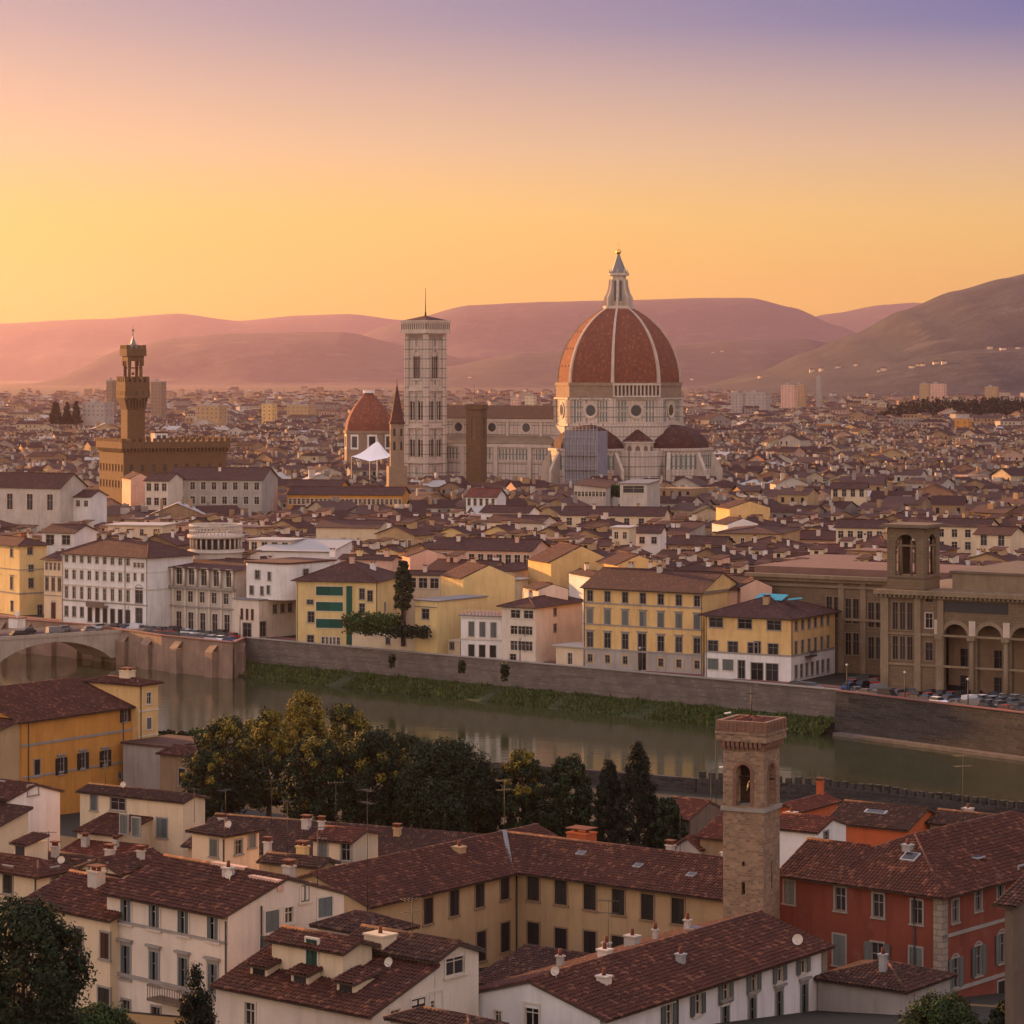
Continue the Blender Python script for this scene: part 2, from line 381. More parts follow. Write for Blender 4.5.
class Blk:
    """an upright block in its root's frame: x runs along the river side wall, y runs away from it"""
    def __init__(s, root, x0, x1, y0, y1, z0, z1): s.r, s.x0, s.x1, s.y0, s.y1, s.z0, s.z1, s.ops = root, x0, x1, y0, y1, z0, z1, {'f': [], 's': [], 'l': [], 'b': []}
    def place(s, face, c, z):                        # a point of a wall -> local loc, rotation
        return {'f': ((c, s.y0, z), 0.), 's': ((s.x1, c, z), R(90)), 'l': ((s.x0, c, z), R(-90)), 'b': ((c, s.y1, z), R(180))}[face]
    def win(s, face, c, z, w, h, style='plain', frame=None, shut=None):
        s.ops[face].append((c-w/2, c+w/2, z, z+h)); loc, rz = s.place(face, c, z)
        return add_window(s.r, loc, rz, w, h, style, frame, shut)
    def wall(s, m, name='wall', kind='gx', rise=0., rev=.2, rf=.5):
        mb = MB(); x0, x1, y0, y1, z0, z1 = s.x0, s.x1, s.y0, s.y1, s.z0, s.z1; o = s.ops
        wall_face(mb, (x0, y0, 0), (1,0,0), (0,-1,0), x1-x0, z0, z1, [(a-x0, b-x0, c, d) for a, b, c, d in o['f']], 0, rev)
        wall_face(mb, (x1, y0, 0), (0,1,0), (1,0,0), y1-y0, z0, z1, [(a-y0, b-y0, c, d) for a, b, c, d in o['s']], 0, rev)
        wall_face(mb, (x1, y1, 0), (-1,0,0), (0,1,0), x1-x0, z0, z1, [(x1-b, x1-a, c, d) for a, b, c, d in o['b']], 0, rev)
        wall_face(mb, (x0, y1, 0), (0,-1,0), (-1,0,0), y1-y0, z0, z1, [(y1-b, y1-a, c, d) for a, b, c, d in o['l']], 0, rev)
        if kind == 'gx':
            ym = y0+(y1-y0)*rf
            mb.face([(x1,y0,z1),(x1,y1,z1),(x1,ym,z1+rise)]); mb.face([(x0,y1,z1),(x0,y0,z1),(x0,ym,z1+rise)])
        elif kind == 'gy':
            xm = x0+(x1-x0)*rf
            mb.face([(x0,y0,z1),(x1,y0,z1),(xm,y0,z1+rise)]); mb.face([(x1,y1,z1),(x0,y1,z1),(xm,y1,z1+rise)])
        elif kind == 'sy':                            # single slope rising away from the front
            mb.face([(x1,y0,z1),(x1,y1,z1),(x1,y1,z1+rise)]); mb.face([(x0,y1,z1),(x0,y0,z1),(x0,y1,z1+rise)]); mb.face([(x1,y1,z1),(x0,y1,z1),(x0,y1,z1+rise),(x1,y1,z1+rise)])
        elif kind == 'sx':                            # single slope rising to the left
            mb.face([(x0,y0,z1),(x1,y0,z1),(x0,y0,z1+rise)]); mb.face([(x1,y1,z1),(x0,y1,z1),(x0,y1,z1+rise)]); mb.face([(x0,y1,z1),(x0,y0,z1),(x0,y0,z1+rise),(x0,y1,z1+rise)])
        else: mb.face([(x0,y0,z1),(x1,y0,z1),(x1,y1,z1),(x0,y1,z1)])
        return mb.build(name, m, s.r)
    def roof(s, m, kind='gx', rise=2., over=.6, fine=False, rf=.5, side_over=None, cap=True, soff=None, thick=.14, name='roof'):
        mb = MB(); x0, x1, y0, y1, z1 = s.x0, s.x1, s.y0, s.y1, s.z1+thick+.02; so = over if side_over is None else side_over
        rid = []
        if kind == 'gx':
            ym = y0+(y1-y0)*rf; k1 = rise/(ym-y0); k2 = rise/(y1-ym); zr = z1+rise
            slope(mb, [(x0-so,y0-over,z1-k1*over),(x1+so,y0-over,z1-k1*over),(x1+so,ym,zr),(x0-so,ym,zr)], 0, 1, fine)
            slope(mb, [(x1+so,y1+over,z1-k2*over),(x0-so,y1+over,z1-k2*over),(x0-so,ym,zr),(x1+so,ym,zr)], 0, 1, fine)
            rid = [((x0-so,ym,zr+.05),(x1+so,ym,zr+.05))]
        elif kind == 'gy':
            xm = x0+(x1-x0)*rf; k1 = rise/(xm-x0); k2 = rise/(x1-xm); zr = z1+rise
            slope(mb, [(x1+over,y0-so,z1-k2*over),(x1+over,y1+so,z1-k2*over),(xm,y1+so,zr),(xm,y0-so,zr)], 0, 1, fine)
            slope(mb, [(x0-over,y1+so,z1-k1*over),(x0-over,y0-so,z1-k1*over),(xm,y0-so,zr),(xm,y1+so,zr)], 0, 1, fine)
            rid = [((xm,y0-so,zr+.05),(xm,y1+so,zr+.05))]
        elif kind == 'hip':
            X0, X1, Y0, Y1 = x0-over, x1+over, y0-over, y1+over; h = min(X1-X0, Y1-Y0)/2; ze = z1-rise*over/max(.1, h-over); zr = z1+rise
            if X1-X0 >= Y1-Y0: a, b = (X0+h, (Y0+Y1)/2, zr), (X1-h, (Y0+Y1)/2, zr)
            else: a, b = ((X0+X1)/2, Y0+h, zr), ((X0+X1)/2, Y1-h, zr)
            c00, c10, c11, c01 = (X0,Y0,ze), (X1,Y0,ze), (X1,Y1,ze), (X0,Y1,ze)
            if X1-X0 >= Y1-Y0:
                pl = [[c00,c10,b,a],[c11,c01,a,b],[c10,c11,b],[c01,c00,a]]; rid = [(a,b),(c00,a),(c01,a),(c10,b),(c11,b)]
            else:
                pl = [[c00,c10,a],[c11,c01,b],[c10,c11,b,a],[c01,c00,a,b]]; rid = [(a,b),(c00,a),(c10,a),(c01,b),(c11,b)]
            for q in pl: slope(mb, [w for i, w in enumerate(q) if i == 0 or (Vector(w)-Vector(q[i-1])).length > .01], 0, 1, fine)
            rid = [r for r in rid if (Vector(r[0])-Vector(r[1])).length > .1]
        elif kind == 'sy':
            k = rise/(y1-y0); slope(mb, [(x0-so,y0-over,z1-k*over),(x1+so,y0-over,z1-k*over),(x1+so,y1+.2,z1+rise+.2*k),(x0-so,y1+.2,z1+rise+.2*k)], 0, 1, fine)
            rid = [((x0-so,y1+.2,z1+rise+.1),(x1+so,y1+.2,z1+rise+.1))]
        elif kind == 'sx':
            k = rise/(x1-x0); slope(mb, [(x1+over,y0-so,z1-k*over),(x1+over,y1+so,z1-k*over),(x0-.2,y1+so,z1+rise+.2*k),(x0-.2,y0-so,z1+rise+.2*k)], 0, 1, fine)
        elif kind == 'flat':
            mb.box(x0-over, x1+over, y0-over, y1+over, z1-thick+.01, z1+.12)
        if cap and (fine or kind != 'flat'):
            for a, b in rid: mb.tube(a, b, .17 if fine else .14, n=6, mi=0, uvper=.45)
        return mb.build(name, [m, soff or MATS['eaves_wood']], s.r)
# ---------------------------------------------------------------- palette
M = dict(
 cream=plaster('cream_plaster', (.60,.47,.31)), white=plaster('white_plaster', (.62,.55,.47), .4), pale=plaster('pale_plaster', (.60,.50,.40)),
 ochre=plaster('ochre_plaster', (.62,.40,.165), .4), yellow=plaster('yellow_plaster', (.62,.45,.20), .35), orange=plaster('orange_plaster', (.52,.235,.05), .4),
 red=plaster('red_plaster', (.185,.050,.029), .5), vermilion=plaster('vermilion_plaster', (.42,.10,.035), .35), pink=plaster('pink_plaster', (.58,.36,.26), .4),
 tan=plaster('tan_plaster', (.40,.27,.14), .4), brown=plaster('brown_plaster', (.26,.17,.10), .5), grey=plaster('grey_plaster', (.34,.30,.265), .45), stone_pale=plaster('pale_stone', (.46,.40,.335), .5), lime=plaster('limewash_plaster', (.66,.62,.58), .35),
 sand=plaster('sandstone', (0.2232, 0.1620, 0.1008), .55), darkstone=plaster('dark_stone', (.15,.108,.075), .5), stone_trim=plaster('stone_trim', (.27,.24,.205), .4), pale_trim=plaster('pale_trim', (.55,.47,.37), .3),
)
MATS.update(M)
M['eaves_wood'] = MATS['eaves_wood'] = plain('eaves_wood', (.06,.042,.03))
M['tower_stone'] = masonry('rubble_stone', (.34,.215,.13), (.15,.095,.062), (.27,.195,.13), .46, .22, .025, .16)
M['tower_brick'] = masonry('tower_brick', (0.2160, 0.1000, 0.0600), (0.1600, 0.0800, 0.0520), (0.2080, 0.1520, 0.1120), .5, .14, .015, .05)
M['quay_stone'] = masonry('quay_stone', (0.1573, 0.1275, 0.1062), (0.0978, 0.0808, 0.0680), (0.1785, 0.1487, 0.1232), .9, .4, .035, .2, stain=.7)
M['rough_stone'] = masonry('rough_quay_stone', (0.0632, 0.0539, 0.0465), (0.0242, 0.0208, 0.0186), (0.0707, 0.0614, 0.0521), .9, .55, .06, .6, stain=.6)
M['quoin'] = masonry('quoin_stone', (.33,.265,.20), (.20,.16,.125), (.15,.12,.1), 1.0, .5, .04, .02)
M['ashlar'] = masonry('ashlar_stone', (0.1782, 0.1221, 0.0726), (0.1386, 0.0957, 0.0581), (0.0858, 0.0627, 0.0429), 1.4, .6, .02, .02)
M['palace_stone'] = masonry('palace_stone', (0.1458, 0.0810, 0.0378), (0.1134, 0.0648, 0.0313), (0.0810, 0.0486, 0.0259), 1.2, .55, .03, .04)
M['concrete'] = plaster('bridge_concrete', (.36,.29,.23), .5)
M['bank_render'] = plaster('bank_render', (.25,.17,.12), .6)
M['dull_roof'] = plain('dull_red_roof', (.15,.085,.065), .9, var=.3, scale=.2)
M['red_paving'] = plain('red_paving', (.19,.09,.075), .9, var=.25, scale=.6)
M['asphalt'] = plain('asphalt', (.055,.052,.05), .9)
M['roof'] = tiles('clay_tiles', (0.0729, 0.0235, 0.0144), (0.0293, 0.0131, 0.0097), (0.1460, 0.0556, 0.0311))
M['roof_b'] = tiles('clay_tiles_brown', (0.0570, 0.0232, 0.0154), (0.0244, 0.0132, 0.0099), (0.1141, 0.0528, 0.0306), .35)
M['roof_r'] = tiles('clay_tiles_red', (0.1045, 0.0280, 0.0162), (0.0435, 0.0161, 0.0112), (0.1830, 0.0602, 0.0312), .2)
M['roof_far'] = tiles('clay_tiles_town', (0.0594, 0.0220, 0.0158), (0.0283, 0.0138, 0.0113), (0.1012, 0.0428, 0.0271), .3, True)
M['dome_tile'] = tiles('dome_tiles', (.155,.050,.027), (.11,.038,.023), (.21,.075,.04), .0, True)
M['far_roof'] = far_roof('town_roof', (0.0590, 0.0226, 0.0163))
M['slate'] = plain('lead_roof', (.15,.14,.135), .6); M['white_roof'] = plain('white_roof', (.33,.31,.29), .8, var=.12, scale=.4)
M['shut_green'] = louvre('green_shutter', (.025,.075,.055)); M['shut_grey'] = louvre('grey_shutter', (.15,.165,.155)); M['shut_brown'] = louvre('brown_shutter', (.075,.034,.025)); M['shut_dark'] = louvre('dark_shutter', (.035,.03,.026)); M['shut_blue'] = louvre('blue_grey_shutter', (.12,.15,.16))
M['teal'] = louvre('teal_awning', (.014,.10,.072)); M['turq'] = plain('turquoise_sheet', (.04,.27,.33), .6, var=.3, scale=.8); M['iron'] = plain('dark_iron', (.03,.028,.026), .6); M['metal'] = plain('weathered_metal', (.32,.31,.3), .5, .3)
M['marble_plain'] = plaster('pale_marble', (.47,.38,.305), .4); M['marble'] = marble('banded_marble', (.47,.39,.32), (.42,.345,.285), (.10,.105,.085), (.30,.20,.155)); M['marble_rib'] = plaster('marble_rib', (.44,.34,.26), .35)
M['brown_brick'] = masonry('raw_brick', (.27,.18,.115), (.22,.15,.10), (.24,.18,.13), .9, .4, .03, .05)
M['gold'] = plain('gilded_copper', (.75,.42,.10), .35, .9, .1); M['sheet_white'] = plain('white_membrane', (.72,.70,.72), .7, var=.06)
M['net_blue'] = plaster('scaffold_netting', (.17,.165,.20), .5, (.22,.20,.22)); M['sage'] = plain('grey_green_copper', (.10,.13,.11), .7)
TRIM = M['stone_trim']

# ---------------------------------------------------------------- the river bed, ground, water
WATER = -7.0
FAR = [(-900,1420), (-420,935), (-99,673), (-79,646), (-61.5,629), (-60.3,641.5), (61.5,534), (62.6,530), (97,489), (165,410), (420,120), (700,-250)]
NEAR = [(-900,1180), (-420,720), (-130,520), (-90,500), (-62,485), (-58,483), (0,448), (29,431), (45,424), (73,399), (150,320), (330,60)]
def near_z(y): return -3 + 3*min(1, max(0, (415-y)/85)) + max(0, (330-y))**1.35*.0197
def lerp(a, b, t): return a+(b-a)*t
mb = MB()
for i in range(len(FAR)-1):
    a, b = FAR[i], FAR[i+1]; ca, cb = NEAR[i], NEAR[i+1]
    mb.face([(*a, 0), (*b, 0), (*b, -12), (*a, -12)][::-1]); mb.face([(*a, -12), (*b, -12), (*cb, -12), (*ca, -12)][::-1]); mb.face([(*ca, -12), (*cb, -12), (*cb, -3), (*ca, -3)][::-1])
    n = 24                                             # the near bank rises to the hill the view is taken from
    for k in range(n):
        t0, t1 = k/n, (k+1)/n; q = []
        for p, t in ((ca, t0), (cb, t0), (cb, t1), (ca, t1)):
            y = lerp(p[1], min(-80, p[1]-60), t); x = lerp(p[0], p[0]*1.3, t); q.append((x, y, min(55.5, lerp(-3, near_z(y), min(1, t*6)))))
        mb.face(q[::-1], 0)
for i in range(len(FAR)-1):
    a, b = FAR[i], FAR[i+1]; k = len(FAR)-1
    A = (lerp(-9200, 8800, i/k), 37500); B = (lerp(-9200, 8800, (i+1)/k), 37500)
    mb.face([(*a, 0), (*b, 0), (*B, 0), (*A, 0)], 0)
t = NT('city_ground', .95); o = t.obj(); t.col(t.mix(t.noise(o, .02, 6, .7), (.030,.024,.018), (.018,.021,.011)))
setting(mb.build('ground', t.m))
mb = MB()
for i in range(len(FAR)-1):
    a, b, c, d = FAR[i], FAR[i+1], NEAR[i+1], NEAR[i]; mb.face([(*d, WATER), (*c, WATER), (*b, WATER), (*a, WATER)])
t = NT('river_water', .07); t.b.inputs['Specular IOR Level'].default_value = .55; t.b.inputs['IOR'].default_value = 1.33
o = t.obj(); t.col(t.mix(t.noise(o, .012, 4), (.034,.040,.018), (.024,.031,.014)))
rip = t.noise(t.scaled(o, (.55, 1.5, 1)), .55, 4, .55); calm = t.mapr(t.noise(t.scaled(o, (1, .6, 1)), .016, 3), .42, .62, .12, 1.)
big = t.noise(t.scaled(o, (1, 2.2, 1)), .10, 2)
t.bump(t.math('ADD', t.math('MULTIPLY', rip, calm), t.math('MULTIPLY', big, .5)), .12, .35)
setting(mb.build('river', t.m))

# embankment on the far side: a long coursed wall with coping, a rougher stretch on the right, buttressed concrete on the left
def seg_wall(name, pts, zb, zt, thick, mat, label, cope=None, cope_m=None, batter=.6, butt=None):
    mb = MB()
    root = None
    def side(i, off): pass
    P = [Vector((x, y)) for x, y in pts]; N = []; pts = None
    for i in range(len(P)):
        a, b = P[max(0, i-1)], P[min(len(P)-1, i+1)]; d = (b-a).normalized(); N.append(Vector((d.y, -d.x)))    # toward the river
    P = [p+n_*.5 for p, n_ in zip(P, N)]
    for i in range(len(P)-1):
        a, b, na, nb = P[i], P[i+1], N[i], N[i+1]; fa, fb = a+na*batter, b+nb*batter; ba, bb = a-na*thick, b-nb*thick
        mb.face([(*fa, zb), (*fb, zb), (*b, zt), (*a, zt)]); mb.face([(*a, zt), (*b, zt), (*bb, zt), (*ba, zt)]); mb.face([(*bb, -.3), (*ba, -.3), (*ba, zt), (*bb, zt)])
    for i in (0, len(P)-1):
        a, n_ = P[i], N[i]; mb.face([(*(a+n_*batter), zb), (*a, zt), (*(a-n_*thick), zt), (*(a-n_*thick), zb)])
    w = mb.build(name, mat); tag(w, label, 'embankment wall')
    if cope:
        mb = MB()
        for i in range(len(P)-1): mb.bar((*(P[i]-N[i]*(thick/2-.1)), zt+.1), (*(P[i+1]-N[i+1]*(thick/2-.1)), zt+.1), thick+.4, .22)
        mb.build('coping', cope_m or M['stone_trim'], w)
    if butt:
        for i in range(len(P)-1):
            ln = (P[i+1]-P[i]).length; k = max(1, int(ln/butt))
            for j in range(k):
                q = P[i].lerp(P[i+1], (j+.5)/k); n_ = N[i]; d = Vector((-n_.y, n_.x)); mb = MB(); pts2 = [q+d*1.4, q-d*1.4, q-d*1.4+n_*1.7, q+d*1.4+n_*1.7]
                mb.ngon_prism([tuple(p) for p in pts2], zb, zt-2.4); mb.face([(*pts2[2], zt-2.4), (*pts2[3], zt-2.4), (*pts2[0], zt-.7), (*pts2[1], zt-.7)]); mb.build('buttress', mat, w)
    return w
seg_wall('embankment_wall', [(-60.6,641.5), (-20,606), (20,570.7), (61.5,534)], -9, .95, .7, M['quay_stone'], 'long coursed stone embankment wall above the grassy river bank', True)
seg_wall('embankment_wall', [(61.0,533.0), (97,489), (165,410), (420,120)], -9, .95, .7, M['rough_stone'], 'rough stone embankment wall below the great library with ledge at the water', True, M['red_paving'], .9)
seg_wall('embankment_wall', [(-420,935), (-99,673), (-79,646), (-61.5,629), (-60.2,642)], -9, .95, .7, M['bank_render'], 'brown rendered embankment wall with pointed buttresses beside the bridge', True, M['red_paving'], .5, butt=9)
mb = MB()
for a, b in (((60.4,530.0), (95.6,487.5)), ((95.6,487.5), (163.5,408.5))): mb.bar((*a, WATER+.1), (*b, WATER+.1), 2.2, .9)
tag(mb.build('river_ledge', M['quay_stone']), 'low stone ledge along the foot of the rough stone embankment', 'ledge')
# street, kerb and pavement along the quay
QL = [(-420,935), (-99,673), (-60.3,641.5), (61.5,534), (62.6,530), (97,489), (165,410), (420,120)]
def strip(name, mat, o0, o1, z, kerb=0.):
    mb = MB(); P = [Vector(p) for p in QL]
    for i in range(len(P)-1):
        d = (P[i+1]-P[i]).normalized(); n_ = Vector((-d.y, d.x)); a, b = P[i], P[i+1]
        mb.face([(*(a+n_*o0), z), (*(b+n_*o0), z), (*(b+n_*o1), z), (*(a+n_*o1), z)])
        if kerb: mb.face([(*(a+n_*o0), z-kerb), (*(b+n_*o0), z-kerb), (*(b+n_*o0), z), (*(a+n_*o0), z)])
    setting(mb.build(name, mat))
strip('road', M['asphalt'], .8, 9.5, .012); strip('pavement', M['red_paving'], 9.5, 12.5, .13, .13)
strip('road_marking', plain('white_road_paint', (.7,.7,.68)), 5.0, 5.15, .017)
mb = MB(); mb.face([(-98.5,673,.008), (-78.8,646.3,.008), (-61.8,630,.008), (-60.5,641.5,.008)]); setting(mb.build('quay_pavement', M['asphalt']))
# grassy bank below the wall
mb = MB(); BK = [(-60.6,640.7), (-20,605.2), (20,570), (60.8,533.2)]
for i in range(3):
    a, b = Vector(BK[i]), Vector(BK[i+1]); d = (b-a).normalized(); n_ = Vector((d.y, -d.x)); m_ = 14
    for k in range(m_):
        p, q = a.lerp(b, k/m_), a.lerp(b, (k+1)/m_); wa = 5.6+1.0*math.sin(i*3+k*.9)+.9*math.sin(k*2.3+i); wb = 5.6+1.0*math.sin(i*3+(k+1)*.9)+.9*math.sin((k+1)*2.3+i)
        if k == m_-1: wb = 5.6+1.0*math.sin((i+1)*3)+.9*math.sin(i+1)
        mb.face([(*(p+n_*wa), WATER-.3), (*(q+n_*wb), WATER-.3), (*(q+n_*.2), -4.3), (*(p+n_*.2), -4.3)])
setting(mb.build('river_bank', plain('bank_earth', (.026,.036,.012))))
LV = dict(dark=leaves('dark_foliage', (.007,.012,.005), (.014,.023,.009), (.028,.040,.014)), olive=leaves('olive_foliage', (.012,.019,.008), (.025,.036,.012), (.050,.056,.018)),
          autumn_sunlit=leaves('autumn_sunlit_foliage', (.06,.052,.011), (.15,.115,.018), (.27,.185,.024)), cypress=leaves('cypress_foliage', (.006,.009,.005), (.011,.015,.008), (.022,.026,.011)), hedge=leaves('hedge_foliage', (.016,.035,.010), (.035,.06,.016), (.06,.085,.022)), grass=leaves('bank_grass', (.030,.045,.010), (.055,.078,.020), (.095,.11,.03)))
mb = MB(); rg = random.Random(3)
for i in range(3):
    a, b = Vector(BK[i]), Vector(BK[i+1]); d = (b-a).normalized(); n_ = Vector((d.y, -d.x)); ln = (b-a).length
    for k in range(int(ln*130)):
        s_, w_ = rg.random()*ln, rg.random(); p = a+d*s_+n_*(.3+w_*5.2); z = -4.3-2.7*(.3+w_*5.2-.2)/5.4
        h = rg.uniform(.2, .6)*(1.7 if rg.random() < .1 else 1)*(.6+.6*math.sin(s_*.35+i)**2); t_ = rg.random()*6.28; e = Vector((math.cos(t_), math.sin(t_), 0))*rg.uniform(.1, .26); c = Vector((*p, z-.1)); l_ = Vector((rg.uniform(-.3,.3), rg.uniform(-.3,.3), h))
        mb.face([c-e, c+e, c+l_+e*.3, c+l_-e*.3])
setting(mb.build('bank_grass', LV['grass']), 'stuff')

# near embankment: parapet with merlons above the water
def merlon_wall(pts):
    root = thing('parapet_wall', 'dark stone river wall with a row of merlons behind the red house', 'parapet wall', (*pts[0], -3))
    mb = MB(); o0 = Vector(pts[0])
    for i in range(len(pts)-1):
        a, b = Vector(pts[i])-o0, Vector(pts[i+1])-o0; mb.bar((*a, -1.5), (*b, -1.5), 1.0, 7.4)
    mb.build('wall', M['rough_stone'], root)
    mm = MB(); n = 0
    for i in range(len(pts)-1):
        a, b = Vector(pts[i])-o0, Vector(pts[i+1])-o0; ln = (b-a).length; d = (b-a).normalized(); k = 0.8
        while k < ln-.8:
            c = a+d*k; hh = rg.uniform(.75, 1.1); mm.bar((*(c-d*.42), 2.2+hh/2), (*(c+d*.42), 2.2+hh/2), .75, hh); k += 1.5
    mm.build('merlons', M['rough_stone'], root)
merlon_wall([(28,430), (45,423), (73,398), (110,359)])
tag((lambda m: (m.bar((-130,519,-4.4), (0,447,-4.4), 1.0, 7.0), m.bar((0,447,-4.4), (28,430.5,-4.4), 1.0, 7.0), m.build('embankment_wall', M['rough_stone']))[-1])(MB()), 'low stone river wall behind the row of dark trees', 'embankment wall')

# ---------------------------------------------------------------- hills
def hill_h(sil, px):
    for (x0, y0), (x1, y1) in zip(sil, sil[1:]):
        if x0 <= px <= x1:
            t = (px-x0)/(x1-x0); t = t*t*(3-2*t)*.5+t*.5; return y0+(y1-y0)*t
    return sil[0][1] if px < sil[0][0] else sil[-1][1]
from mathutils import noise as mnoise
def hill(sil, Y0, df, db, mat, seed):
    nx, ny = 260, 34; x0, x1 = sil[0][0], sil[-1][0]; mb = MB(); V = []
    for i in range(nx+1):
        px = lerp(x0, x1, i/nx); X = (px-512)*Y0/F; h = CZ-(hill_h(sil, px)-375)*Y0/F
        for j in range(ny+1):
            t = j/ny
            if t <= .7: f = t/.7; y = Y0-df*(1-f); g = f*f*(3-2*f)
            else: f = (t-.7)/.3; y = Y0+db*f; g = (1-f)*(1-f)
            n_ = mnoise.fractal(Vector((X/1500+seed, y/1500, seed)), 1, 2, 5)
            edge = min(1, t*6, (1-t)*6)
            rel = 1-abs(g-.0) if g < .97 else .05
            V.append((X, y, max(-3 if j else -30, h*g + n_*h*.16*edge*min(1, rel*1.3) + n_*2.0)))
    f = [(i*(ny+1)+j, (i+1)*(ny+1)+j, (i+1)*(ny+1)+j+1, i*(ny+1)+j+1) for i in range(nx) for j in range(ny)]
    me = bpy.data.meshes.new('hill'); me.from_pydata(V, [], f); me.materials.append(mat); me.polygons.foreach_set('use_smooth', [True]*len(f)); me.update()
    setting(put('hill', me))
t = NT('wooded_hill', .95); o = t.obj()
a = t.mix(t.mapr(t.noise(o, .0012, 6, .65), .42, .62), (.020,.027,.022), (.045,.043,.034)); a = t.mix(t.mapr(t.noise(o, .008, 5, .7), .42, .58), a, (.010,.015,.013)); a = t.mix(t.mapr(t.noise(t.scaled(o, (1,1,2)), .03, 4, .75), .5, .62, 0, .7), a, (.008,.012,.011)); a = t.mix(t.mapr(t.noise(o, .0045, 3, .5), .6, .66, 0, .6), a, (.075,.065,.045)); t.col(a); t.bump(t.noise(o, .03, 4, .7), .6, 12.); HM = t.m
hill([(-160,345),(-60,330),(0,324),(100,319),(180,314),(240,321),(300,315.5),(350,314),(400,320),(560,335),(760,330),(830,314),(880,305),(912,302.5),(960,309),(1040,312),(1200,320)], 33000, 5500, 3500, HM, 1.)
hill([(300,366),(340,343),(400,322),(470,305),(540,302),(600,301),(700,298.5),(750,298),(790,307),(830,324),(870,340),(960,352),(1100,362)], 25500, 4500, 2800, HM, 5.)
hill([(-140,420),(20,408),(60,389),(130,348),(180,338),(230,333.5),(300,332),(345,332),(410,346),(480,362),(560,375),(700,388)], 19500, 3000, 2000, HM, 9.)
hill([(380,400),(430,384),(450,366),(520,352.5),(570,350.5),(680,344),(740,340),(800,338.5),(850,347),(920,362),(1100,375)], 15500, 2400, 1800, HM, 13.)
hill([(640,402),(690,388),(760,371),(800,353),(850,334),(900,310),(950,291),(1000,278),(1024,273),(1100,262),(1250,262)], 9800, 2200, 1300, HM, 17.)
hill([(700,398),(760,388),(830,377),(900,363),(960,351),(1024,348),(1200,350)], 8000, 1100, 600, HM, 21.)

# ---------------------------------------------------------------- the evening haze
hz = MB(); hz.box(-9500, 9200, -160, 38000, -31.5, 1250)
t = bpy.data.materials.new('evening_haze'); t.use_nodes = True; n_ = t.node_tree; n_.nodes.remove(n_.nodes['Principled BSDF'])
v = n_.nodes.new('ShaderNodeVolumePrincipled'); v.inputs['Density'].default_value = 0.000024; v.inputs['Color'].default_value = (.61, .45, .60, 1); v.inputs['Anisotropy'].default_value = .77
n_.links.new(v.outputs[0], n_.nodes['Material Output'].inputs['Volume'])
setting(hz.build('haze', t), 'stuff')
